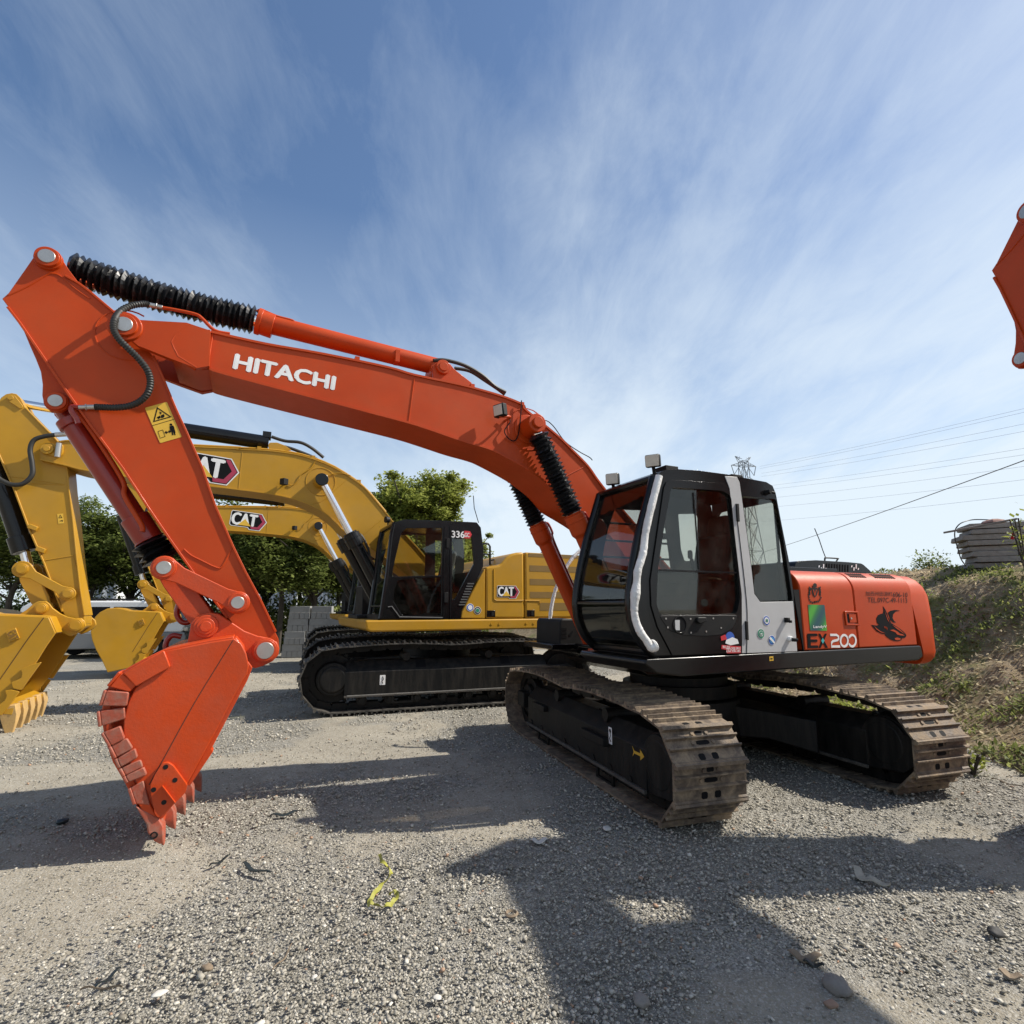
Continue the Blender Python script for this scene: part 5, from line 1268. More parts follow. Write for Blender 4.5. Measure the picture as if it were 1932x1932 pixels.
m = MB(); MESHY = surf('grille_brown_yellow', (.20, .115, .02), .6)
for (y0, y1, x0) in ((258, 278, 1470), (327, 362, 1476), (404, 439, 1478), (478, 514, 1478), (541, 586, 1534)):
    P = F.on('zA', [(x0, y0), (x0, y1)], Y1); m.box(P[0][0], -2.6, Y1 - .004, Y1 + .003, P[0][1], P[1][1])
m.build('vent_grille', MESHY, hC_)
m = MB(); P = F.on('zA', [(1270, 352), (1270, 530), (1440, 528)], Y1)
for q in ([(1272, 350), (1272, 520), (1285, 528), (1440, 528)], [(1450, 528), (1530, 530), (1535, 545)]): P = F.on('zA', q, Y1); m.tube([(a, Y1, b) for a, b in P], .012, 6)
m.build('pressed_edge', YELLOW, hB_)
for q, pr in (((1232, 585, 1280, 622), hB_), ((1461, 583, 1505, 620), hC_)):
    P = F.on('zA', [(q[0], q[1]), (q[2], q[3])], Y1 + .004); m = MB(); m.box(P[0][0], P[1][0], Y1 + .001, Y1 + .006, P[0][1], P[1][1]); o = m.build('door_catch', BLACKP, pr, bevel=.003)
    m = MB(); w_ = P[1][0] - P[0][0]; m.box(P[0][0] + w_ * .55, P[0][0] + w_ * .85, Y1 + .006, Y1 + .012, P[0][1] - .02, P[1][1] + .02); m.build('catch_lever', BLACKM, o)
badge(hB_, F, 'zA', (1358, 478), .115, Y1 + .004, 0)
sticker(hA_, F, 'zA', (1137, 568), .062, Y1 + .004, [(1, WHITE), (.88, BLUE), (.62, WHITE)]); sticker(hA_, F, 'zA', (1179, 585), .062, Y1 + .004, [(1, WHITE), (.9, INK), (.6, WHITE), (.5, GREENS)])
# cab
CW = .95; CI = Y1 - CW
co = F.on('zA', [(708, 82), (760, 66), (960, 72), (1175, 82), (1198, 112), (1213, 235), (1211, 335), (1175, 410), (1090, 580), (1082, 632), (628, 632), (640, 560), (668, 370), (690, 160)], Y1)
d1 = rounded(F.on('zA', [(745, 140), (775, 116), (978, 115), (973, 384), (690, 392), (703, 320)], Y1), .02)
d2_ = rounded(F.on('zA', [(722, 418), (760, 404), (974, 396), (974, 612), (748, 612), (698, 530), (703, 470)], Y1), .02)
d3 = rounded(F.on('zA', [(1034, 150), (1146, 160), (1160, 318), (1050, 522), (1034, 522)], Y1), .02)
m = MB(); m.plate(co, Y1, Y1 - .05, holes=[d1, d2_, d3]); ccab = m.build('cab', BLACKP, cat, bevel=.012, seg=3)
m = MB()
for h_ in (d1, d3): m.plate(h_, Y1 - .022, Y1 - .018)
m.build('side_window', GLASS_C, ccab)
m = MB(); m.plate(d2_, Y1 - .022, Y1 - .018); m.build('lower_door_window', GLASS_D, ccab)
m = MB(); m.plate([(a, min(b, co[2][1] - .05)) for a, b in co], CI, CI + .04, holes=[[(a, b) for a, b in d1], [(a, b) for a, b in d3]]); m.build('far_side_wall', BLACKM, ccab)
fpc = F.on('zA', [(705, 90), (690, 160), (668, 370), (640, 560), (628, 632)], Y1)
m = MB(); m.tube([(a, Y1 - .03, b) for a, b in fpc], .035, 8); m.tube([(a, CI + .02, b) for a, b in fpc], .035, 8)
for a, b in (fpc[0], fpc[-1], fpc[3]): m.tube([(a, Y1 - .03, b), (a, CI + .02, b)], .035 if (a, b) != fpc[3] else .02, 8)
m.build('front_frame', BLACKP, ccab, smooth=True)
m = MB(); m.loft([[(a - .01, Y1 - .05, b), (a - .015, Y1 - .05, b), (a - .015, CI + .04, b), (a - .01, CI + .04, b)] for a, b in fpc]); m.build('windscreen', GLASS_C, ccab)
zt = co[1][1]; m = MB(); m.plate([(co[0][0] - .01, co[0][1]), (co[1][0], zt + .003), (co[3][0], co[3][1] + .003), (co[4][0] + .02, co[4][1]), (co[4][0] + .02, zt - .10), (co[0][0] - .03, zt - .08)], CI, Y1 - .0505)
m.build('roof', BLACKP, ccab, bevel=.02, seg=3)
m = MB(); m.box(-.15, 1.35, CI, Y1 - .0505, 1.34, 1.42); m.box(co[7][0] + .0, co[7][0] + .08, CI + .05, Y1 - .06, 1.42, 2.1); m.build('floor', BLACKM, ccab)
m = MB(); sy_ = (Y1 + CI) / 2; m.box(.20, .68, sy_ - .24, sy_ + .24, 1.75, 1.87); m.obox((.16, sy_, 2.15), (.06, 0, .02), (0, .23, 0), (-.06, 0, .3)); m.box(.22, .6, sy_ - .15, sy_ + .15, 1.42, 1.75); m.build('seat', SEAT, ccab, bevel=.04, seg=3)
m = MB()
for q in ([(1002, 175), (1020, 175), (1020, 228), (1002, 228)], [(990, 482), (1012, 482), (1012, 540), (990, 540)]): P = F.on('zA', q, Y1 + .03); m.plate(P, Y1 - .002, Y1 + .03)
m.build('door_hinge', BLACKM, ccab, bevel=.004)
m = MB()
P = F.on('zA', [(990, 110), (985, 390), (985, 632)], Y1 + .002); m.tube([(a, Y1 + .001, b) for a, b in P], .006, 6); P = F.on('zA', [(1022, 100), (1024, 632)], Y1 + .002); m.tube([(a, Y1 + .001, b) for a, b in P], .006, 6)
m.build('door_gap', INK, ccab)
m = MB()
for k in range(9): a, b = F.on('zA', (1140 - k * 6.2, 432 + k * 15), Y1 + .004); m.obox((a, Y1 + .002, b), (.055, 0, 0), (0, .006, 0), (0, 0, .010))
m.build('vent_louvre', surf('grey_louvre', (.09, .09, .085), .5), ccab)
m = MB(); q = F.on('zA', [(1032, 130), (1104, 134), (1032, 168)], Y1 + .006); base_ = F.on('zA', [(1026, 128), (1040, 124), (1136, 130), (1148, 152), (1134, 176), (1060, 174), (1028, 166)], Y1 + .003); poly(m, base_, Y1 + .003); nb = m.build('model_badge', INK, ccab)
m = MB(); put_text(m, '336', *q, Y1 + .006, .005); q = F.on('zA', [(1106, 142), (1132, 143), (1106, 166)], Y1 + .006); put_text(m, 'GC', *q, Y1 + .006, .002); m.build('lettering', WHITE, nb)
m = MB(); P = F.on('zA', [(1104, 130), (1136, 133), (1147, 152), (1134, 175), (1100, 173)], Y1 + .0045); poly(m, P, Y1 + .0045, .001); m.build('badge_edge', REDS, nb)
m = MB(); P = F.on('zA', [(668, 565), (690, 562), (735, 622), (980, 626)], Y1 + .004); m.tube([(a, Y1 + .003, b) for a, b in P], .008, 6); m.build('trim_line', surf('grey_trim', (.12, .12, .12), .5), ccab)
m = MB(); P = F.on('zA', [(622, 112), (612, 150), (608, 210), (622, 250), (640, 255)], CI - .2); m.tube([(a, CI - .2, b) for a, b in P], .012, 8)
P = F.on('zA', [(640, 130), (660, 130), (655, 230), (628, 240)], CI - .1); m.plate(rounded(P, .02), CI - .18, CI - .1); m.build('mirror', BLACKM, ccab, bevel=.005)
for q, y in (((665, 68), CI + .1), ((622, 112), CI - .25)):
    a, b = F.on('zA', q, y); m = MB(); m.cyl((a - .03, y, b), (a + .04, y + .02, b), .05, .055, seg=18); m.cyl((a - .01, y, b - .1), (a - .01, y, b), .012, seg=8); m.build('work_lamp', BLACKM, ccab, bevel=.005)
m = MB(); P = F.on('zA', [(1206, 265), (1206, 212), (1215, 203), (1240, 205), (1250, 220), (1250, 325)], .9); m.tube([(a, .9, b) for a, b in P], .018, 8); P = F.on('zA', [(1206, 262), (1250, 266)], .9); m.tube([(a, .9, b) for a, b in P], .014, 8); P = F.on('zA', [(1250, 300), (1270, 295), (1280, 300), (1282, 325)], .9); m.tube([(a, .9, b) for a, b in P], .014, 8)
m.build('hand_rail', BLACKM, cat, smooth=True)
m = MB(); P = F.on('zA', [(1185, 85), (1160, 0), (1155, -70)], .9); m.tube([(a, .9, b) for a, b in P], .007, 6); m.build('antenna', BLACKM, cat)
m = MB(); P = F.on('zI', [(1198, 1385), (1285, 1360), (1290, 1745), (1190, 1740)], -.5); m.plate(P, -.55, -1.25); bxo = m.build('tool_box', BLACKM, cat, bevel=.01)
m = MB(); P = F.on('zA', [(1550, 255), (1580, 228), (1590, 255)], 0); m.plate(P, -.1, .1); m.build('exhaust_stack', BLACKM, cat)
m = MB(); m.plate([(1.2, 1.34), (.5, 2.0), (-.2, 1.9), (-.4, 1.34)], .40, .44); m.plate([(1.2, 1.34), (.5, 2.0), (-.2, 1.9), (-.4, 1.34)], -.44, -.40); m.box(1.5, 1.2, -.5, .42, 1.34, 1.40); m.build('boom_foot_frame', BLACKM, cat, bevel=.01)


# ------------------------------------------------------------------ split parts that hold several distinct pieces, then copy the machines
PATTERN = {'vent_slots', 'vent_louvre', 'vent_grille', 'shoe_openings', 'lettering', 'address_lettering', 'number_lettering', 'maker_lettering', 'model_lettering', 'crest', 'crawler_track', 'link_chain', 'track_frame',
           'print', 'warning_pictogram', 'shark_emblem', 'emblem_highlight', 'window_guard', 'window_bar', 'banner', 'centre_frame', 'boom', 'arm', 'bucket', 'deck', 'hook_symbol', 'welded_joint', 'door_gap', 'cab', 'seat'}
def split_part(o):
    me = o.data; n = len(me.vertices)
    par = list(range(n))
    def find(a):
        while par[a] != a: par[a] = par[par[a]]; a = par[a]
        return a
    for e in me.edges:
        a, b = find(e.vertices[0]), find(e.vertices[1])
        if a != b: par[a] = b
    isl = {}
    for i in range(n): isl.setdefault(find(i), []).append(i)
    if len(isl) < 2: return
    groups = []
    for k, vs in isl.items():
        c = [me.vertices[i].co for i in vs]; lo = [min(p[a] for p in c) - .006 for a in range(3)]; hi = [max(p[a] for p in c) + .006 for a in range(3)]
        g = {'v': set(vs), 'lo': lo, 'hi': hi}; rest = []
        for h in groups:
            if all(g['lo'][a] <= h['hi'][a] and h['lo'][a] <= g['hi'][a] for a in range(3)):
                g['v'] |= h['v']; g['lo'] = [min(g['lo'][a], h['lo'][a]) for a in range(3)]; g['hi'] = [max(g['hi'][a], h['hi'][a]) for a in range(3)]
            else: rest.append(h)
        groups = rest + [g]
    if len(groups) < 2 or len(groups) > 12: return
    src = me.copy()
    for gi, g in enumerate(groups):
        bm = bmesh.new(); bm.from_mesh(src); bm.verts.ensure_lookup_table()
        bmesh.ops.delete(bm, geom=[v for v in bm.verts if v.index not in g['v']], context='VERTS')
        if gi == 0: bm.to_mesh(me)
        else:
            c = o.copy(); c.data = me.copy(); bm.to_mesh(c.data); c.name = o.name.split('.')[0]; COL.objects.link(c); c.parent = o.parent
        bm.free()
for o in list(bpy.data.objects):
    if o.type == 'MESH' and o.parent and o.name.split('.')[0] not in PATTERN: split_part(o)

cat2 = dup(cat, tuple(CAT2.c), None, 'yellow excavator furthest back, mostly hidden behind the nearer yellow one, bucket beside the van')
# a second orange machine stands off to the right with only the head of its arm in view; its arm is swung further in
F = RED
phi = rad(-22); a3 = rad(98); k3_ = 1.15
Rm = Matrix.Rotation(phi, 3, 'Y'); Hv = Vector((HPIN[0], 0, HPIN[1])); Pl = Vector((P_BC[0], .16, P_BC[1])); Pl2 = Hv + Rm @ (Pl - Hv)
p3 = ground('D', (1926, 676), Pl2.z * k3_)
c3 = p3 - Matrix.Rotation(a3, 3, 'Z') @ Vector((Pl2.x, Pl2.y, 0)) * k3_
red3 = dup(red, (c3.x, c3.y, 0), a3, 'orange-red excavator at the right edge of the photo, only the head of its arm showing', (k3_,) * 3)
for ch in red3.children:
    if ch.name.split('.')[0] in ('arm', 'bucket', 'bucket_link', 'side_link', 'bucket_cylinder', 'lifting_hook'):
        ch.rotation_euler.y = phi; ch.location = Hv - Rm @ Hv
        if ch.name.split('.')[0] == 'bucket':     # curled in under the arm
            ph2 = phi + rad(62); R2_ = Matrix.Rotation(ph2, 3, 'Y'); K0 = F.on('z2', (1512, 812), .25); K0 = Vector((K0[0], 0, K0[1])); K1 = Hv + Rm @ (K0 - Hv)
            ch.rotation_euler.y = ph2; ch.location = K1 - R2_ @ K0
    elif abs(ch.rotation_euler.z) > .01: ch.rotation_euler.z = 0; ch.location = (0, 0, 0)

# ================================================================== ground, bank, plants
from mathutils import noise as mn
def fbm(x, y, s, o=4): return mn.fractal(Vector((x * s, y * s, 3.7)), 1.0, 2.0, o)
def sstep(a, b, x): t = max(0.0, min(1.0, (x - a) / (b - a))); return t * t * (3 - 2 * t)
def dusty(x, y):      # 1 on bare dusty earth, 0 on loose gravel
    d = .44 + .55 * fbm(x, y, .55) + .45 * sstep(.2, -1.6, x + .15 * y) * sstep(4.6, 3.0, y) + .35 * sstep(1.6, 3.2, x) * sstep(4.4, 2.6, y) * .6
    d += .30 * math.exp(-((y - 6.6 - .25 * x) / .5) ** 2) * sstep(-1, -3, x)
    return sstep(.36, .72, d)
def toe(y):
    P = [(0, 7.4), (4.6, 4.9), (5.3, 4.6), (7.5, 5.3), (9, 5.2), (14, 3.2), (20, 1.2), (30, -3), (45, -9)]
    return float(np.interp(y, [p[0] for p in P], [p[1] for p in P]))
def bank(x, y):
    d = x - toe(y)
    h = 2.28 * sstep(-.2, 4.3, d + .25 * fbm(x, y, .5)) if d > -.6 else 0
    h *= sstep(0, 1.5, .97 * y + 2.0 - x) * sstep(3.6, 5.4, y)
    r = min(1, h * 1.2)
    return h + r * (.22 * fbm(x, y, .8, 5) + .07 * fbm(x + 9, y, 3.2, 4))
def grid_mesh(name, xs, ys, hf, af=None):
    nx, ny = len(xs), len(ys); v = []; a = []
    for y in ys:
        for x in xs: v.append((x, y, hf(x, y))); a.append(af(x, y) if af else 0)
    f = [(j * nx + i, j * nx + i + 1, (j + 1) * nx + i + 1, (j + 1) * nx + i) for j in range(ny - 1) for i in range(nx - 1)]
    me = bpy.data.meshes.new(name); me.from_pydata(v, [], f)
    me.polygons.foreach_set('use_smooth', [True] * len(f))
    if af: at_ = me.attributes.new('mask', 'FLOAT', 'POINT'); at_.data.foreach_set('value', a)
    o = bpy.data.objects.new(name, me); COL.objects.link(o); return o
xs = np.concatenate([[-600, -250, -120, -60, -35, -24], np.arange(-18, 14, .16), [16, 22, 35, 60, 120, 250, 600]])
ys = np.concatenate([[-80, -20, -5], np.arange(0, 24, .16), [26, 30, 36, 45, 60, 90, 150, 300, 700, 1500]])
def gh(x, y): return (.02 * fbm(x, y, .5) + .012 * fbm(x, y, 2.1)) * sstep(30, 18, abs(x) + y) - .012
gnd = grid_mesh('ground', xs, ys, gh, dusty); gnd['kind'] = 'structure'
m_, t, b = bsdf('gravel_ground')
tc = t.nodes.new('ShaderNodeTexCoord').outputs['Object']
at_ = t.nodes.new('ShaderNodeAttribute'); at_.attribute_name = 'mask'; mask = at_.outputs['Fac']
def vor(vec, sc, out='Color', feat='F1'):
    n = t.nodes.new('ShaderNodeTexVoronoi'); n.feature = feat; n.inputs['Scale'].default_value = sc; t.links.new(vec, n.inputs['Vector']); return n.outputs[out]
def bw(c): n = t.nodes.new('ShaderNodeRGBToBW'); t.links.new(c, n.inputs[0]); return n.outputs[0]
c1 = bw(vor(tc, 85)); c2 = bw(vor(tc, 170)); d1 = vor(tc, 85, 'Distance'); d2 = vor(tc, 170, 'Distance')
g1 = ramp(t, c1, [(.15, (.16, .15, .125)), (.45, (.27, .255, .22)), (.75, (.40, .38, .335)), (.95, (.56, .54, .48))])
g2 = ramp(t, c2, [(.15, (.15, .138, .11)), (.6, (.31, .29, .245)), (.95, (.50, .475, .42))])
gr = mixc(t, ramp(t, noise(t, tc, 9, 4), [(.4, 0.0), (.6, 1.0)]), g1, g2)
ds = ramp(t, noise(t, tc, 3.2, 9, .7), [(.25, (.21, .18, .135)), (.5, (.32, .285, .22)), (.8, (.42, .38, .305))])
ds = mixc(t, ramp(t, c2, [(.42, 0.0), (.62, .75)]), ds, g2)
c3 = bw(vor(tc, 42)); d3 = vor(tc, 42, 'Distance')
ds = mixc(t, mth(t, 'MULTIPLY', ramp(t, c3, [(.66, 0.0), (.70, 1.0)]), ramp(t, d3, [(.28, .8), (.42, 0.0)])), ds, (.46, .43, .37))
ds = mixc(t, mth(t, 'MULTIPLY', ramp(t, c3, [(.20, 1.0), (.26, 0.0)]), ramp(t, d3, [(.28, .7), (.42, 0.0)])), ds, (.13, .115, .09))
nm = mth(t, 'ADD', mask, mth(t, 'MULTIPLY', mth(t, 'SUBTRACT', noise(t, tc, 6, 8, .75), .5), 1.3))
mk = ramp(t, nm, [(.35, 0.0), (.65, 1.0)])
big = ramp(t, noise(t, tc, .7, 5), [(.3, .82), (.7, 1.06)])
cc_ = mixc(t, mk, gr, ds)
mul = t.nodes.new('ShaderNodeMix'); mul.data_type = 'RGBA'; mul.blend_type = 'MULTIPLY'; mul.inputs[0].default_value = 1; t.links.new(cc_, mul.inputs[6]); t.links.new(big, mul.inputs[7])
t.links.new(mul.outputs[2], b.inputs['Base Color']); b.inputs['Roughness'].default_value = .92; b.inputs['Specular IOR Level'].default_value = .15
h_ = mth(t, 'ADD', mth(t, 'MULTIPLY', mth(t, 'SUBTRACT', 1.0, d1), .9), mth(t, 'MULTIPLY', mth(t, 'SUBTRACT', 1.0, d2), .45))
h_ = mth(t, 'MULTIPLY', h_, mth(t, 'SUBTRACT', 1.0, mth(t, 'MULTIPLY', mk, .45)))
h_ = mth(t, 'ADD', h_, mth(t, 'MULTIPLY', noise(t, tc, 40, 6, .7), .7))
bp_ = t.nodes.new('ShaderNodeBump'); bp_.inputs['Strength'].default_value = .9; bp_.inputs['Distance'].default_value = .009; t.links.new(h_, bp_.inputs['Height']); t.links.new(bp_.outputs[0], b.inputs['Normal'])
gnd.data.materials.append(m_)

# loose stones, thickest on the gravelly parts
def island_mat(name, stops, rough=.85, transl=0):
    m_, t_, b_ = bsdf(name)
    a_ = t_.nodes.new('ShaderNodeAttribute'); a_.attribute_name = 'shade'
    t_.links.new(ramp(t_, a_.outputs['Fac'], stops), b_.inputs['Base Color']); b_.inputs['Roughness'].default_value = rough; b_.inputs['Specular IOR Level'].default_value = .2
    if transl:
        tr = t_.nodes.new('ShaderNodeBsdfTranslucent'); t_.links.new(ramp(t_, a_.outputs['Fac'], stops), tr.inputs[0]); mx = t_.nodes.new('ShaderNodeMixShader'); mx.inputs[0].default_value = transl
        o_ = [n for n in t_.nodes if n.type == 'OUTPUT_MATERIAL'][0]; t_.links.new(b_.outputs[0], mx.inputs[1]); t_.links.new(tr.outputs[0], mx.inputs[2]); t_.links.new(mx.outputs[0], o_.inputs[0])
    return m_
def raw_mesh(name, V, Fc, k, shade, mat):
    """V (n*m,3) vertices, Fc faces as (nf,k) array, shade per vertex"""
    me = bpy.data.meshes.new(name); me.vertices.add(len(V)); me.vertices.foreach_set('co', V.astype(np.float32).ravel())
    me.loops.add(Fc.size); me.loops.foreach_set('vertex_index', Fc.astype(np.int32).ravel())
    me.polygons.add(len(Fc)); me.polygons.foreach_set('loop_start', np.arange(len(Fc), dtype=np.int32) * k); me.update(calc_edges=True); me.validate()
    a_ = me.attributes.new('shade', 'FLOAT', 'POINT'); a_.data.foreach_set('value', shade.astype(np.float32))
    me.materials.append(mat); o = bpy.data.objects.new(name, me); COL.objects.link(o); return o
rg = np.random.default_rng(4)
NS = 190000
r_ = 1.3 * (15 / 1.3) ** (rg.random(NS) ** .85); th = rg.uniform(-52, 52, NS) * math.pi / 180
X = r_ * np.sin(th); Y = r_ * np.cos(th)
dm = np.array([dusty(x, y) for x, y in zip(X, Y)]); tm = np.array([toe(y) for y in Y])
keep = (rg.random(NS) > .22 + dm * .5) & (X < tm + 1.0); X, Y, r_ = X[keep], Y[keep], r_[keep]; n = len(X)
sz = rg.lognormal(math.log(.0028), .36, n) * (1 - .28 * dm[keep]) * (1 + .14 * r_); sz = np.clip(sz, .0016, .013)
cube = np.array([(x, y, z) for x in (-1, 1) for y in (-1, 1) for z in (-1, 1)], float)
Fq = np.array([(0, 1, 3, 2), (4, 6, 7, 5), (0, 4, 5, 1), (2, 3, 7, 6), (0, 2, 6, 4), (1, 5, 7, 3)])
V = cube[None] * (1 + rg.uniform(-.42, .32, (n, 8, 3))) * sz[:, None, None] * np.stack([rg.uniform(.7, 1.35, n), rg.uniform(.7, 1.2, n), rg.uniform(.3, .75, n)], 1)[:, None, :]
a_ = rg.uniform(0, 6.28, n); ca, sa = np.cos(a_), np.sin(a_); tl_ = rg.uniform(-.5, .5, n)
x_ = V[:, :, 0] * ca[:, None] - V[:, :, 1] * sa[:, None]; y_ = V[:, :, 0] * sa[:, None] + V[:, :, 1] * ca[:, None]; z_ = V[:, :, 2] + x_ * tl_[:, None]
V = np.stack([x_ + X[:, None], y_ + Y[:, None], z_ + (sz * .30)[:, None]], 2).reshape(-1, 3)
Fa = (Fq[None] + (np.arange(n) * 8)[:, None, None]).reshape(-1, 4)
sh = np.repeat(np.clip(rg.normal(.5, .22, n), 0, 1), 8)
GM = island_mat('loose_gravel', [(0, (.17, .152, .12)), (.3, (.29, .268, .22)), (.6, (.40, .37, .31)), (.85, (.52, .485, .415)), (.988, (.68, .64, .55)), (1, (.38, .25, .17))])
gv = raw_mesh('loose_gravel', V, Fa, 4, sh, GM); gv['kind'] = 'stuff'; gv['label'] = 'loose grey gravel spread over the yard'; gv['category'] = 'gravel'

# grassy bank behind the machines
bxs = np.concatenate([np.arange(-14, 3, .5), np.arange(3, 13, .09), np.arange(13, 30, .8)]); bys = np.concatenate([np.arange(3.4, 5, .12), np.arange(5, 16, .10), np.arange(16, 50, .6)])
def bh(x, y):
    h = bank(x, y); return h - .03 if h > .02 else -.15
bk_ = grid_mesh('hillside', bxs, bys, bh); bk_['kind'] = 'structure'
m_, t, b = bsdf('bank_soil')
tc = t.nodes.new('ShaderNodeTexCoord').outputs['Object']
so = ramp(t, noise(t, tc, 5, 10, .75), [(.3, (.16, .12, .075)), (.5, (.30, .235, .155)), (.68, (.44, .36, .25)), (.85, (.56, .49, .36))])
gg = ramp(t, noise(t, tc, 14, 8, .7), [(.3, (.10, .11, .04)), (.55, (.20, .215, .08)), (.8, (.32, .33, .14))])
t.links.new(mixc(t, ramp(t, noise(t, tc, 1.5, 7, .65), [(.48, 0.0), (.64, .9)]), so, gg), b.inputs['Base Color']); b.inputs['Roughness'].default_value = .95; b.inputs['Specular IOR Level'].default_value = .1
bp_ = t.nodes.new('ShaderNodeBump'); bp_.inputs['Strength'].default_value = 1; bp_.inputs['Distance'].default_value = .06; t.links.new(noise(t, tc, 13, 9, .75), bp_.inputs['Height']); t.links.new(bp_.outputs[0], b.inputs['Normal'])
bk_.data.materials.append(m_)

def leaves(name, P, size, up, shade, mat, asp=.5, nrm=None):
    """n leaf blades: P (n,3), size (n,), up = how upright (0..1)"""
    n = len(P); az = rg.uniform(0, 6.283, n); el = np.clip(rg.normal(up, .45, n), -.4, 1.5)
    d = np.stack([np.cos(az) * np.cos(el), np.sin(az) * np.cos(el), np.sin(el)], 1); s_ = np.stack([-np.sin(az + rg.uniform(-.6, .6, n)), np.cos(az), rg.uniform(-.5, .5, n)], 1)
    s_ /= np.linalg.norm(s_, axis=1)[:, None]
    L_ = size[:, None]; w_ = size[:, None] * asp * .5
    V = np.stack([P, P + d * L_ * .5 + s_ * w_, P + d * L_, P + d * L_ * .5 - s_ * w_], 1).reshape(-1, 3)
    Fa = np.arange(n * 4).reshape(-1, 4); return raw_mesh(name, V, Fa, 4, np.repeat(shade, 4), mat)
LEAF_BANK = island_mat('weed_leaves', [(0, (.10, .12, .035)), (.4, (.20, .235, .07)), (.62, (.34, .36, .12)), (.66, (.34, .27, .16)), (1, (.62, .53, .36))], .6, .5)
NB = 90000
Yb = 4.4 + 14 * rg.random(NB) ** 1.5; Xb = np.array([toe(y) for y in Yb]) + rg.uniform(-.5, 5.6, NB)
kp = Xb < .97 * Yb + 1.2; Xb, Yb = Xb[kp], Yb[kp]
cl_ = np.array([fbm(x, y, 1.3, 4) for x, y in zip(Xb, Yb)]); Hb = np.array([bank(x, y) for x, y in zip(Xb, Yb)])
grn = cl_ > .11 + rg.normal(0, .13, len(Xb)); kp = (Hb > .02) & (grn | (rg.random(len(Xb)) < .5)); Xb, Yb, Hb, grn = Xb[kp], Yb[kp], Hb[kp], grn[kp]
nb = len(Xb); shd = np.where(grn, rg.uniform(0, .63, nb), rg.uniform(.66, 1, nb)); sz = np.where(grn, rg.uniform(.03, .09, nb), rg.uniform(.02, .08, nb)) * (.8 + .04 * Yb)
upv = np.where(grn, .45, .0)
wd = leaves('weeds', np.stack([Xb, Yb, Hb - .03 + np.where(grn, rg.uniform(0, .06, nb), .02)], 1), sz, upv, shd, LEAF_BANK, .42)
wd['kind'] = 'stuff'; wd['label'] = 'low green weeds and dry litter covering the earth bank'; wd['category'] = 'weeds'

# ------------------------------------------------------------------ trees
BARK = surf('bark', (.055, .045, .035), .9, 0, .4, (.10, .085, .07), 6, .2, .6, 25)
LEAF_D = island_mat('dark_green_leaves', [(0, (.05, .07, .018)), (.5, (.135, .17, .042)), (1, (.27, .31, .09))], .45, .5)
LEAF_L = island_mat('light_green_leaves', [(0, (.12, .15, .03)), (.5, (.26, .29, .06)), (1, (.42, .45, .12))], .45, .5)
def make_tree(label, H, crown_r, n_leaf, leafmat, seed, base=.32, group='trees behind the machines', size=.12, ell=(1, 1, 1), dens=1.0, trunk_r=.10, n_limb=9):
    q = random.Random(seed); root = thing('tree', label, 'tree', (0, 0, 0), 0, group)
    m = MB(); tips = []
    top = Vector((q.uniform(-.2, .2), q.uniform(-.2, .2), H * .72))
    mid = Vector((q.uniform(-.15, .15), q.uniform(-.15, .15), H * .3))
    m.tube([Vector((0, 0, -.1)), mid, mid.lerp(top, .5) + Vector((q.uniform(-.15, .15), 0, 0)), top], trunk_r, 8, 4, rf=lambda i, n: trunk_r * (1.15 - .85 * i / n))
    for k in range(n_limb):
        t_ = q.uniform(.0, .95); p0 = mid.lerp(top, t_); a = q.uniform(0, 6.283) ; r_ = crown_r * q.uniform(.45, .95) * (1.05 - .35 * t_)
        p2 = Vector((p0.x + math.cos(a) * r_ * ell[0], p0.y + math.sin(a) * r_ * ell[1], p0.z + (H - p0.z) * q.uniform(.12, .85) * ell[2]))
        pm = p0.lerp(p2, .5) + Vector((0, 0, .12 * r_))
        m.tube([p0, pm, p2], .03, 6, 4, rf=lambda i, n: trunk_r * .42 * (1.05 - .8 * i / n)); tips += [p2, p0.lerp(p2, .7) + Vector((q.uniform(-.3, .3), q.uniform(-.3, .3), q.uniform(-.1, .4)))]
        for j in range(2):
            p3_ = pm + Vector((q.uniform(-1, 1) * ell[0], q.uniform(-1, 1) * ell[1], q.uniform(.1, .9))) * crown_r * .4
            m.tube([pm, pm.lerp(p3_, .5) + Vector((0, 0, .05)), p3_], .015, 5, 3, rf=lambda i, n: trunk_r * .2 * (1.05 - .8 * i / n)); tips.append(p3_)
    m.build('trunk', BARK, root, smooth=True)
    r2 = np.random.default_rng(seed); T = np.array([tuple(p) for p in tips]); T = np.concatenate([T, T[: len(T) // 2] * np.array([.9, .9, .62]) + np.array([.2, -.1, .5])]); ci = r2.integers(0, len(T), n_leaf)
    rad_ = crown_r * .20 * r2.uniform(.5, 1.5, len(T))
    off = r2.normal(0, 1, (n_leaf, 3)); off /= np.linalg.norm(off, axis=1)[:, None]; off *= (r2.random(n_leaf) ** .45)[:, None] * rad_[ci][:, None]; off[:, 2] *= .7
    P = T[ci] + off
    P = P[P[:, 2] > H * base]
    shade = np.clip(r2.normal(.5, .25, len(P)), 0, 1)
    cr = leaves('crown', P, r2.uniform(.6, 1.3, len(P)) * size, 0.2, shade, leafmat, .75); cr.parent = root
    return root
TA = make_tree('leafy dark tree with thin leaning trunk behind the concrete blocks', 5.2, 2.5, 26000, LEAF_D, 1, .07, n_limb=20, ell=(1.15, 1, .9))
TB = make_tree('leafy dark tree left of the far yellow bucket', 5.4, 2.4, 26000, LEAF_D, 2, .08, n_limb=20, ell=(1.1, 1, 1.05))
TC = make_tree('slim tree with open crown', 4.8, 2.0, 15000, LEAF_D, 6, .10, n_limb=16)
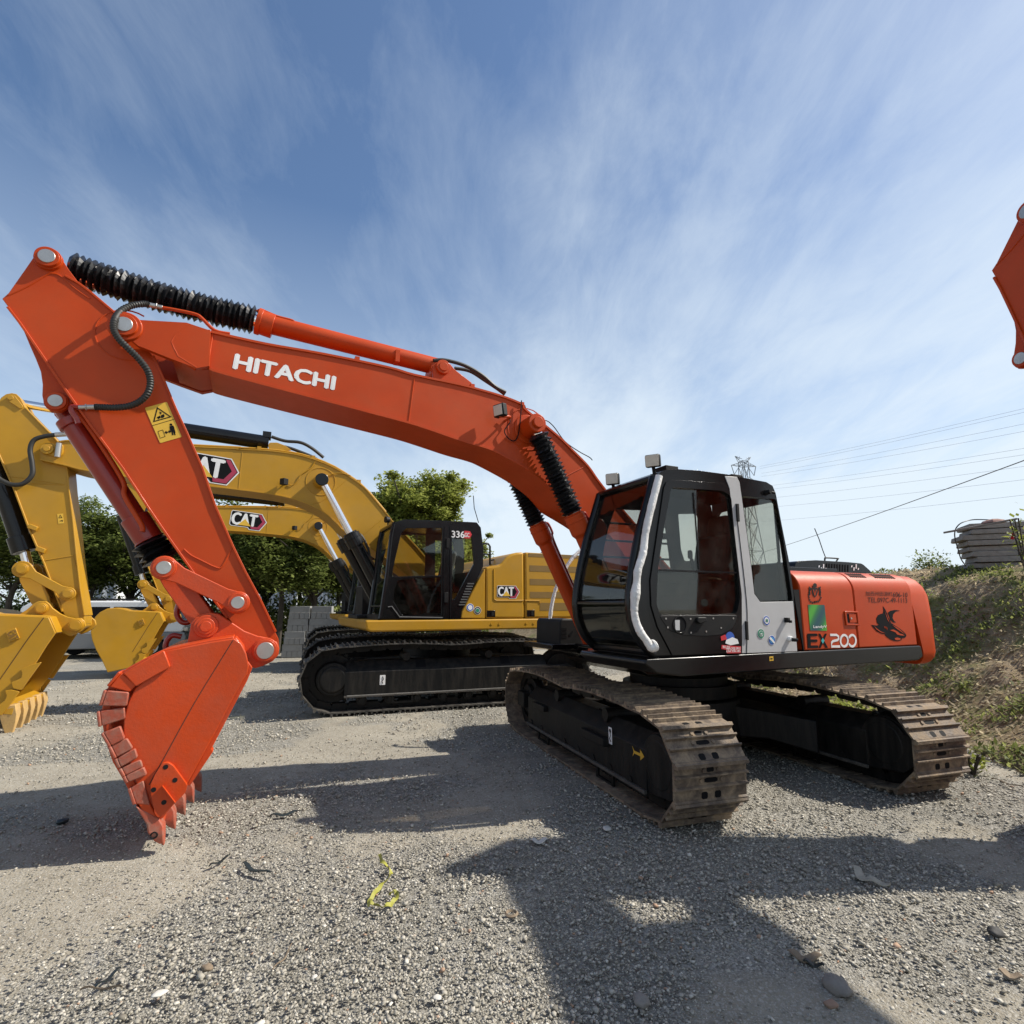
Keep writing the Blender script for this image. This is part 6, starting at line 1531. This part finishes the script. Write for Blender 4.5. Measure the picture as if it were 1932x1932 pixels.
BIG = make_tree('large light green tree rising behind the black cab of the yellow excavator', 8.3, 2.9, 90000, LEAF_L, 9, .12, size=.17, trunk_r=.2, n_limb=60)
def at(u, y): d = ray('D', (u, 1143)); t_ = y / d.y; return (d.x * t_, y, 0)
TA.location = at(528, 18.6); TB.location = at(172, 20.5); TB.rotation_euler.z = 1
TC.location = at(455, 19.6)
BIG.location = at(785, 27)
spots = [(TB, 28, 19.5, 'leafy dark tree at the left edge of the photo', 1.05), (TA, 92, 22, 'dark tree second from the left edge, behind the near yellow arm', 1.0), (TC, 245, 21, 'small tree right above the far yellow bucket', 1.12), (TA, 330, 23.5, 'dark tree hidden mostly behind the orange arm', 1.1), (TB, 405, 22.5, 'dark tree just right of the orange arm', .95),
         (TC, 590, 19.5, 'slim tree just behind the right-hand stack of concrete blocks', 1.05), (TB, 640, 22, 'dark tree behind the boom foot of the far yellow excavator', .95), (TC, 500, 24, 'slim tree further back between two dark trunks', 1.1), (TA, 560, 25, 'dark tree furthest back behind the block stacks', 1.1), (TB, 690, 24.5, 'dark tree under the left side of the large light green tree', 1.0)]
for i, (pt_, u, y, lb_, sc_) in enumerate(spots):
    p = at(u, y); o = dup(pt_, p, i * 1.7 + .5, lb_, (sc_,) * 3)
o = dup(BIG, at(862, 31), 2.2, 'light green tree at the right of the large one, lower crown', (.74,) * 3)
# the tree off to the right whose shade falls over the yard
# undergrowth along the far edge
NU = 60000; Xu = rg.uniform(-27, -1, NU); Yu = 19.2 + 6 * rg.random(NU) ** 1.3; Zu = rg.random(NU) ** 1.1 * (1.45 + .5 * np.array([fbm(x, y, .6) for x, y in zip(Xu, Yu)]) + (Yu - 20) * .1)
LEAF_U = island_mat('undergrowth_leaves', [(0, (.05, .07, .018)), (.5, (.12, .15, .04)), (1, (.24, .27, .08))], .6, .35)
ug = leaves('undergrowth', np.stack([Xu, Yu, np.clip(Zu, 0, 3)], 1), rg.uniform(.10, .24, NU), .5, rg.uniform(0, 1, NU), LEAF_U, .5); ug['kind'] = 'stuff'; ug['label'] = 'rough green undergrowth along the far edge of the yard'; ug['category'] = 'undergrowth'

# ------------------------------------------------------------------ stacks of concrete kerb blocks
CONC = surf('grey_concrete', (.30, .30, .29), .85, 0, .4, (.22, .21, .20), 7, .12, .4, 30)
SLAB = surf('weathered_slab', (.26, .24, .215), .9, 0, .5, (.10, .09, .08), 5, .25, .6, 18)
m = MB(); m.box(-.30, .30, -.075, .075, 0, .19); kb = m.build('concrete_block', CONC, None, bevel=.006)
kb_used = False
def block(loc, rz, label, grp):
    global kb_used
    o = kb if not kb_used else kb.copy()
    if kb_used: COL.objects.link(o)
    kb_used = True; o.location = loc; o.rotation_euler.z = rz; tag(o, label, 'concrete block', grp)
q = random.Random(3)
def stack(ox, oy, rz, cols, units, lab_l, lab_e, grp, step=0):
    R2 = Matrix.Rotation(rz, 3, 'Z')
    for u in range(units):
        for c in range(cols[u] if isinstance(cols, (list, tuple)) else cols):
            x0 = c * .63 + (step * u) + q.uniform(-.02, .02); y0 = q.uniform(-.02, .02)
            for k in range(4):
                p = R2 @ Vector((x0 - .235 + k * .157, y0 + .22, u * .385)); block((ox + p.x, oy + p.y, p.z), rz + math.pi / 2 + q.uniform(-.01, .01), lab_e, grp)
            for r_ in range(2):
                p = R2 @ Vector((x0, y0 + r_ * .16, u * .385 + .192)); block((ox + p.x, oy + p.y, p.z), rz + q.uniform(-.01, .01), lab_l, grp)
g1 = ground('D', (552, 1240)); stack(g1.x, g1.y, .12, [3, 3, 3, 2], 4, 'grey concrete block lying lengthwise in the stack left of the yellow tracks', 'grey concrete block laid end-on in the stack left of the yellow tracks', 'concrete blocks stacked left of the yellow tracks', .05)
g2 = ground('D', (283, 1234)); stack(g2.x, g2.y, -.05, 3, 4, 'grey concrete block lying lengthwise in the stack behind the orange arm', 'grey concrete block laid end-on in the stack behind the orange arm', 'concrete blocks stacked behind the orange arm')
STRAW = surf('dry_straw', (.22, .185, .12), .9, 0, .5, (.12, .10, .06), 9, .3, .8, 30)
m = MB(); g3 = ground('D', (700, 1240)); 
m.loft([[(g3.x + .9 * w_ * math.cos(t_ * .524) * (1 + .12 * math.sin(t_ * 2.3)), g3.y + .8 * w_ * math.sin(t_ * .524), z_ + .05 * math.sin(t_ * 1.7)) for t_ in range(12)] for w_, z_ in ((1, -.05), (.95, .4), (.8, .8), (.5, 1.05), (.1, 1.12))])
tag(m.build('straw_heap', STRAW, None, smooth=True), 'heap of dry straw between the concrete blocks and the yellow excavator', 'straw heap')

# ------------------------------------------------------------------ white van behind the yellow buckets
VW = surf('white_van_paint', (.72, .72, .71), .3, 0, .1, (.5, .48, .45), 3, .04, 0, 60, coat=.4); VG = surf('grey_van_paint', (.16, .165, .17), .35, 0, .2, (.25, .23, .2), 3, .05, 0, 60, coat=.4)
gv_ = ground('D', (150, 1245)); van = thing('van', 'white and grey van parked behind the yellow buckets, mostly hidden', 'van', (gv_.x + .1, gv_.y + 1.2, 0), rad(12))
m = MB(); m.plate(rounded([(-2.2, .75), (2.2, .75), (2.25, 1.0), (1.75, 1.15), (1.25, 1.62), (1.0, 1.70), (-1.9, 1.70), (-2.2, 1.5)], .08), -.85, .85); body = m.build('body', VW, van, bevel=.05, seg=3)
m = MB(); m.plate(rounded([(-2.25, .28), (-1.75, .28), (-1.7, .5), (-1.4, .66), (-1.05, .5), (-1.0, .28), (1.0, .28), (1.05, .5), (1.4, .66), (1.75, .5), (1.8, .28), (2.28, .3), (2.32, .6), (2.25, .76), (-2.22, .76)], .05), -.87, .87); m.build('lower_body', VG, van, bevel=.03)
for x0, x1 in ((-1.9, -.95), (-.85, .15)):
    m = MB(); m.box(x0, x1, -.855, -.845, 1.12, 1.52); m.build('side_window', INK, van, bevel=.002)
m = MB(); m.plate([(.25, 1.12), (1.5, 1.12), (1.15, 1.52), (.25, 1.52)], -.856, -.846); m.build('side_window', INK, van)
m = MB(); m.plate([(-.85, 1.72), (-.5, 1.78), (.9, 1.76), (1.0, 1.72)], -.6, -.56); m.build('roof_rail', BLACKM, van)
for x in (-1.4, 1.4):
    for s_ in (-1, 1):
        m = MB(); m.cyl((x, s_ * .68, .32), (x, s_ * .88, .32), .32, seg=28); wh = m.build('wheel', BLACKM, van, bevel=.03); m = MB(); m.cyl((x, s_ * .87, .32), (x, s_ * .89, .32), .19, seg=20); m.build('rim', STEEL, wh)
m = MB(); m.box(2.2, 2.33, -.8, -.5, .78, .9); m.build('headlight', LENS, van, bevel=.02)

# ------------------------------------------------------------------ slab pile on the bank
q = random.Random(12); P0 = atdist('D', (1836, 1066), 10.6); P0.z = bank(P0.x, P0.y) + .0; zb0 = atdist('D', (1826, 1064), 10.6).z
dirx = Vector((math.cos(rad(-24)), math.sin(rad(-24)), 0)); diry = Vector((-dirx.y, dirx.x, 0))
for lay in range(8):
    x = (-.06, .05, .0, -.03, -.05, -.12, .02, .0)[lay]; th = .105; k = 0
    while x < 2.5:
        w_ = q.uniform(.55, 1.5); hgt = th * q.uniform(.86, .98)
        c = P0 + dirx * (x + w_ / 2) + diry * (.35 + q.uniform(-.05, .05)); c.z = zb0 - .08 + lay * .108 + hgt / 2 + .006 * k
        pts = [(-w_ / 2, -hgt / 2 + .012), (-w_ / 2 + .03, -hgt / 2), (w_ / 2 - .02, -hgt / 2), (w_ / 2 + q.uniform(-.03, .02), hgt / 2 - .01), (w_ / 2 - .04, hgt / 2), (-w_ / 2 + .02, hgt / 2 + q.uniform(-.008, .004))]
        m = MB(); m.plate(pts, -.35, .35); o = m.build('stone_slab', SLAB, None, bevel=.008)
        o.location = c; o.rotation_euler = (0, 0, rad(-24) + q.uniform(-.02, .02))
        o['kind'] = 'thing'; tag(o, 'grey-brown stone slab in the pile on top of the bank', 'stone slab', 'stone slabs piled on top of the bank'); x += w_ + q.uniform(.012, .03); k += 1
def pile_pt(u, v, y=10.3): return atdist('zO', (u, v), y)
m = MB(); a = pile_pt(335, 645); b_ = pile_pt(1690, 385, 9.6); d_ = (b_ - a); m.obox((a + b_) / 2, d_ / 2, (0, .10, 0), (0, 0, .018)); tag(m.build('timber_plank', surf('old_timber', (.20, .18, .16), .9, 0, .4, (.1, .09, .08), 8), None, bevel=.005), 'weathered plank lying on the slab pile and sticking out to its left', 'plank')
m = MB(); m.tube([pile_pt(1300, 395, 9.9), pile_pt(900, 385), pile_pt(660, 440), pile_pt(540, 530), pile_pt(492, 650), pile_pt(500, 800), pile_pt(560, 1000), pile_pt(620, 1200), pile_pt(730, 1360)], .010, 6, 6); tag(m.build('grey_hose', HOSE, None, smooth=True), 'thin grey hose hanging down the left end of the slab pile', 'hose')
m = MB(); c = pile_pt(1290, 400, 9.9); m.loft([[(c.x + .18 * w_ * math.cos(t_ * .785), c.y + .2 * w_ * math.sin(t_ * .785), c.z + z_ + .01 * math.sin(t_ * 3)) for t_ in range(8)] for w_, z_ in ((1, -.05), (.8, -.01), (.35, .015))]); tag(m.build('broken_brick', surf('pinkish_rubble', (.33, .18, .14), .9, 0, .5, (.25, .22, .2), 7), None), 'pinkish lump of rubble on top of the slab pile', 'rubble')
m = MB(); m.loft([[(*(pile_pt(1710 + a_, b2, 9.35)),) for a_, b2 in ((-20 * w_, 660 + h_), (30 * w_, 650 + h_), (60 * w_, 760 + h_ * .5), (10 * w_, 800 + h_ * .4), (-60 * w_, 790 + h_ * .4))] for w_, h_ in ((1, 0), (.6, 10))]); tag(m.build('red_rag', REDS, None), 'small red rag caught on the front of the slab pile', 'rag')
def shrub(name, label, c, r, h, n_, mat_, size, cat, stem=True):
    root = thing(name, label, cat, tuple(c)); r2 = np.random.default_rng(int(abs(c[0] * 100)) + 3)
    P = r2.normal(0, 1, (n_, 3)); P /= np.linalg.norm(P, axis=1)[:, None]; P *= (r2.random(n_) ** .5)[:, None] * np.array([r, r, h / 2]); P[:, 2] += h / 2
    P += r2.normal(0, .12 * r, (8, 3))[r2.integers(0, 8, n_)] * 2
    lf = leaves('foliage', P, r2.uniform(.6, 1.2, n_) * size, .4, np.clip(r2.normal(.5, .25, n_), 0, 1), mat_, .55); lf.parent = root
    if stem:
        m = MB()
        for k in range(5): a_ = k * 1.3; m.tube([(0, 0, -.05), (math.cos(a_) * r * .3, math.sin(a_) * r * .3, h * .4), (math.cos(a_) * r * .6, math.sin(a_) * r * .6, h * .85)], .012, 5, 3)
        m.build('stem', BARK, root)
    return root
c = pile_pt(1880, 700, 9.2); c.z -= .75; shrub('young_plant', 'leafy green plant growing up in front of the slab pile', c, .20, 1.2, 90, LEAF_L, .12, 'plant')
c = atdist('D', (1757, 1072), 12.5); shrub('bush', 'dark green bush on the skyline left of the slab pile', (c.x, c.y, c.z - .18), .42, .36, 1100, LEAF_D, .07, 'bush')
c = atdist('D', (1700, 1082), 13.2); shrub('weed_tuft', 'small pale weed on the skyline left of the dark bush', (c.x, c.y, c.z - .15), .22, .3, 90, LEAF_U, .09, 'weed')
c = ground('D', (1655, 1345)); c = Vector((4.55, 7.6, bank(4.9, 7.6) - .05)); shrub('weed_clump', 'bright green weed clump at the foot of the bank behind the far track', c, .38, .34, 420, LEAF_L, .10, 'weed')
c = ground('D', (1835, 1460)); shrub('weed_tuft', 'small green weed beside the end of the far rusty track', c, .13, .2, 70, LEAF_L, .07, 'weed')

# ------------------------------------------------------------------ pylon and wires
GALV_HAZE = surf('hazed_galvanised_steel', (.24, .26, .28), .6, .1, 0, vary=.05)  # pale steel grey, its colour also standing in for distance haze
pc_ = atdist('D', (1422, 1143), 180); pyl = thing('pylon', 'tall lattice power pylon standing far behind the black cab', 'pylon', (pc_.x, pc_.y, -1), rad(12))
def zat(v, y=180): return atdist('D', (1418, v), y).z + 1
ztop = zat(862); zarm = zat(880); zlow = zat(908)
m = MB(); lv = [(0, 4.6), (10, 3.7), (20, 2.9), (29, 2.2), (36, 1.6), (zlow - 1, 1.25), (zarm, 1.15), (ztop - 1.5, 1.0)]; r_ = .085
for (z0, w0), (z1, w1) in zip(lv, lv[1:]):
    C0 = [(sx_ * w0, sy_ * w0, z0) for sx_, sy_ in ((-1, -1), (1, -1), (1, 1), (-1, 1))]; C1 = [(sx_ * w1, sy_ * w1, z1) for sx_, sy_ in ((-1, -1), (1, -1), (1, 1), (-1, 1))]
    for k in range(4):
        m.tube([C0[k], C1[k]], r_ * 1.5, 4); m.tube([C0[k], C1[(k + 1) % 4]], r_, 4); m.tube([C0[(k + 1) % 4], C1[k]], r_, 4); m.tube([C1[k], C1[(k + 1) % 4]], r_, 4)
m.build('tower', GALV_HAZE, pyl)
for zz_, wd, up_, hang in ((ztop - 1.5, 3.0, 1.6, 0), (zarm, 4.6, .9, 3.2), (zlow, 4.2, 1.0, 3.4)):
    for s_ in (-1, 1):
        m = MB(); tip_ = Vector((s_ * wd, 0, zz_ + (up_ if hang == 0 else .2)))
        for yy in (-.9, .9):
            for dz in (0, 1.3): m.tube([(s_ * 1.0, yy, zz_ + dz - (.8 if hang == 0 else 0)), tip_], r_, 4)
        for f_ in (.35, .7):
            a = Vector((s_ * 1.0, -.9, zz_)).lerp(tip_, f_); b2 = Vector((s_ * 1.0, .9, zz_ + 1.3)).lerp(tip_, f_); m.tube([a, b2], r_ * .8, 4); m.tube([a, Vector((b2.x, a.y, b2.z))], r_ * .8, 4)
        arm_o = m.build('cross_arm', GALV_HAZE, pyl)
        if hang:
            m = MB(); m.tube([tip_, tip_ + Vector((-s_ * .9, 0, -hang))], .13, 5); m.tube([Vector((s_ * 1.6, 0, zz_)), tip_ + Vector((-s_ * .9, 0, -hang))], .10, 5); m.build('insulator', GALV_HAZE, arm_o)
WIRE = surf('wire', (.34, .37, .41), .6)
def wire(a, b, r, sag, label, grp='power wires on the right', nm='power_wire'):
    a, b = Vector(a), Vector(b); m = MB(); m.tube([a.lerp(b, k / 14) - Vector((0, 0, sag * 4 * (k / 14) * (1 - k / 14))) for k in range(15)], r, 5)
    tag(m.build(nm, WIRE, None, smooth=True), label, 'wire', grp)
wl = [((1434, 880), 768, 'topmost power wire running right from the pylon'), ((1434, 884), 775, 'second power wire from the top, close under the topmost'), ((1437, 893), 797, 'third power wire from the top'), ((1437, 899), 811, 'fourth power wire from the top'),
      ((1437, 918), 843, 'fifth power wire from the top'), ((1437, 925), 855, 'sixth power wire from the top'), ((1437, 941), 877, 'third lowest of the thin power wires'), ((1437, 958), 902, 'second lowest of the thin power wires'), ((1437, 984), 931, 'lowest of the thin power wires')]
for (u0, v0), v1, lb_ in wl:
    u2 = 2150; v2 = v1 + (v1 - v0) * (u2 - 1932) / (1932 - u0)
    wire(atdist('D', (u0, v0), 178), atdist('D', (u2, v2), 75), .026, .5, lb_ + (' among those crossing the sky at right' if len(lb_.split()) < 9 else ''))
WIRE = surf('dark_cable', (.08, .085, .09), .6)
wire(atdist('D', (1440, 1042), 45), atdist('D', (2050, 825), 12), .014, .1, 'single dark cable sloping steeply up to the right edge', None or 'cables', 'overhead_cable')

# ------------------------------------------------------------------ far buildings between the trees
TW_ = surf('pale_tower_wall', (.42, .44, .47), .8); TWD = surf('tower_window_band', (.17, .20, .24), .4)
q = random.Random(21)
for i, (u, y, w_, h__) in enumerate(((95, 300, 16, 24), (195, 120, 5, 9), (452, 260, 11, 24), (492, 270, 12, 22), (535, 255, 12, 25), (575, 280, 12, 23), (615, 262, 12, 25), (655, 275, 12, 24), (330, 290, 14, 26))):
    p = atdist('D', (u, 1143), y); names = ['left edge', 'pale low house seen between trunks', 'first of the far group', 'second of the far group', 'third of the far group', 'fourth of the far group', 'fifth of the far group', 'sixth of the far group', 'behind the orange arm']
    b_ = thing('house' if i == 1 else 'apartment_tower', ('small pale house seen between tree trunks above the white van' if i == 1 else 'pale far apartment tower behind the trees, ' + names[i]), 'building', (p.x, p.y, 0), q.uniform(-.15, .15), None if i == 1 else 'far apartment towers')
    m = MB(); m.box(-w_ / 2, w_ / 2, 0, 12 if i != 1 else 5, -2, h__); m.build('wall', TW_ if i != 1 else VW, b_)
    m = MB(); n_ = 6 if i != 1 else 2
    for k in range(n_):
        x_ = -w_ / 2 + w_ * (k + .25) / n_; m.box(x_, x_ + w_ * .5 / n_, -.25, -.02, (0 if i != 1 else 3), h__ - 1)
    m.build('window_band', TWD, b_)
    m = MB(); m.box(-w_ / 2 - .4, w_ / 2 + .4, -.5, 12.5 if i != 1 else 5.5, h__ + .01, h__ + .8); m.build('roof', TW_, b_)

# ------------------------------------------------------------------ litter on the ground
def gp2(v, p): return ground(v, p, 0)
YT = surf('yellow_strap', (.36, .35, .05), .6, 0, .5, (.2, .19, .08), 30, .2)
P = [gp2('zJ', p_) for p_ in ((1432, 296), (1440, 325), (1468, 352), (1475, 378), (1445, 410), (1412, 450), (1390, 485), (1405, 488), (1440, 500), (1475, 488), (1498, 460), (1490, 442), (1468, 452))]
m = MB(); pts = crom([Vector(p_) for p_ in P], 5); rings = []
for i, p_ in enumerate(pts):
    d_ = (pts[min(i + 1, len(pts) - 1)] - pts[max(i - 1, 0)]).normalized(); n_ = Vector((-d_.y, d_.x, 0)); z_ = .014 + .012 * abs(math.sin(i * .7)); tw = math.sin(i * .45)
    w_ = .011; o_ = n_ * w_ * abs(math.cos(tw)) + Vector((0, 0, w_ * math.sin(tw))); rings.append([p_ + o_ + Vector((0, 0, z_)), p_ - o_ + Vector((0, 0, z_)), p_ - o_ + Vector((0, 0, z_ + .002)), p_ + o_ + Vector((0, 0, z_ + .002))])
m.loft(rings); tag(m.build('strap', YT, None, smooth=True), 'twisted yellow packing strap lying on the gravel', 'strap')
DK = surf('dark_plastic', (.015, .022, .024), .4); TAN = surf('dry_brown_scrap', (.22, .165, .11), .85, 0, .4, (.12, .09, .06), 12, .2, .5, 40); PALE = surf('pale_chip', (.58, .55, .49), .7); ROCK = surf('field_stone', (.24, .215, .185), .9, 0, .5, (.16, .14, .12), 8, .2, .8, 30)
def strip_thing(nm, v, pts_, w_, mat_, lab, cat_):
    P = crom([Vector(gp2(v, p_)) for p_ in pts_], 4); m = MB(); rings = []
    for i, p_ in enumerate(P):
        d_ = (P[min(i + 1, len(P) - 1)] - P[max(i - 1, 0)]).normalized(); n_ = Vector((-d_.y, d_.x, 0)); k = .35 + .65 * math.sin(math.pi * (i + .5) / len(P)); z_ = .010 + .008 * math.sin(i * 1.1)
        rings.append([p_ + n_ * w_ * k + Vector((0, 0, z_)), p_ - n_ * w_ * k + Vector((0, 0, z_ + .004)), p_ - n_ * w_ * k * .9 + Vector((0, 0, z_ + .010)), p_ + n_ * w_ * k * .9 + Vector((0, 0, z_ + .008))])
    m.loft(rings); return tag(m.build(nm, mat_, None, smooth=True), lab, cat_)
strip_thing('plastic_scrap', 'zJ', [(1020, 145), (1070, 142), (1120, 130)], .022, DK, 'black strip of scrap on the gravel right of the bucket teeth', 'scrap')
strip_thing('plastic_scrap', 'zJ', [(918, 325), (950, 350), (1020, 366)], .014, DK, 'dark curved strip of plastic below the bucket, right one of the two', 'scrap')
strip_thing('plastic_scrap', 'zJ', [(788, 340), (825, 322), (865, 300)], .010, DK, 'thin dark sliver of plastic left of the curved strip', 'scrap')
strip_thing('plastic_scrap', 'zJ', [(355, 805), (400, 770), (450, 732)], .008, DK, 'bluish dark sliver near the bottom left corner', 'scrap')
strip_thing('twig', 'zJ', [(300, 812), (380, 802), (460, 805)], .003, TAN, 'thin brown twig near the bottom left corner', 'twig')
strip_thing('twig', 'zJ', [(1025, 740), (1070, 690), (1100, 640)], .003, TAN, 'thin twig near the bottom centre', 'twig')
strip_thing('twig', 'zK', [(1810, 5), (1870, 22), (1932, 40)], .006, TAN, 'pale stick at the foot of the bank by the right edge', 'stick')
strip_thing('paper_scrap', 'zK', [(72, 238), (100, 245), (132, 236)], .022, PALE, 'pale scrap of paper left of the near rusty track', 'paper')
strip_thing('cloth_rag', 'zK', [(1300, 340), (1320, 380), (1370, 395), (1430, 412)], .032, surf('dirty_cloth', (.38, .35, .28), .9, 0, .5, (.2, .18, .14), 20), 'crumpled pale rag on the gravel at right below the far track', 'rag')
strip_thing('leather_scrap', 'zK', [(1045, 660), (1100, 690), (1165, 680)], .024, TAN, 'brown curled scrap beside the shadow edge at lower right', 'scrap')
strip_thing('rubber_scrap', 'zK', [(1100, 700), (1140, 712), (1180, 722)], .014, DK, 'black piece under the brown curled scrap at lower right', 'scrap')
strip_thing('bark_piece', 'zK', [(1840, 735), (1880, 755), (1930, 765)], .022, TAN, 'brown piece of bark by the right edge near the bottom', 'bark')
m = MB(); c = gp2('D', (965, 1731)); m.loft([[(c.x + (r0 + a_) * math.cos(t_ / 24 * 6.2832), c.y + (r0 + a_) * math.sin(t_ / 24 * 6.2832), .010 + b2) for a_, b2 in ((0, 0), (.009, .009), (.0, .016), (-.008, .006))] for r0 in (.027,) for t_ in range(25)], cap=False); tag(m.build('rubber_ring', TAN, None, smooth=True), 'small brown ring lying on the gravel near the bottom centre', 'ring')
def rock(v, p_, r, lab, mat_=ROCK, sd=1, nm='stone', flat=.7):
    c = gp2(v, p_); q_ = random.Random(sd); bm = bmesh.new(); bmesh.ops.create_icosphere(bm, subdivisions=3, radius=1)
    for vv in bm.verts: k = 1 + .28 * mn.noise(vv.co * 1.3 + Vector((sd * 7, 0, 0))) + .08 * mn.noise(vv.co * 4); vv.co = Vector((vv.co.x * k * r * 1.3, vv.co.y * k * r, vv.co.z * k * r * flat))
    me = bpy.data.meshes.new(nm); bm.to_mesh(me); bm.free(); me.materials.append(mat_); me.polygons.foreach_set('use_smooth', [True] * len(me.polygons)); o = bpy.data.objects.new(nm, me); COL.objects.link(o); o.location = (c.x, c.y, r * flat * .7); o.rotation_euler.z = sd; return tag(o, lab, 'stone')
rock('zK', (1230, 805), .045, 'large rounded stone at the lower right, the biggest on the gravel', ROCK, 2)
rock('zK', (1205, 862), .020, 'small reddish stone right under the biggest stone', surf('reddish_stone', (.30, .19, .13), .9), 3)
rock('zK', (1825, 592), .030, 'dark rounded stone near the right edge', surf('dark_stone', (.05, .048, .045), .8), 4)
rock('zK', (488, 852), .030, 'rounded grey stone in the shade at the bottom centre right', ROCK, 5)
rock('zJ', (780, 722), .020, 'brown pebble at the lower left on the bare earth', TAN, 6)
rock('zJ', (600, 815), .022, 'flat white chip of stone near the bottom left', PALE, 7, 'stone_chip', .35)
rock('zJ', (1187, 752), .013, 'pointed white chip near the bottom centre', PALE, 8, 'stone_chip', .4)
rock('zJ', (1650, 828), .015, 'square pale chip at the bottom right of centre', PALE, 9, 'stone_chip', .3)
rock('zJ', (235, 168), .030, 'dark lump in the shadow of the orange bucket', DK, 10)
rock('zK', (358, 190), .030, 'flat pale stone at the near corner of the near rusty track', PALE, 11, 'stone', .3)
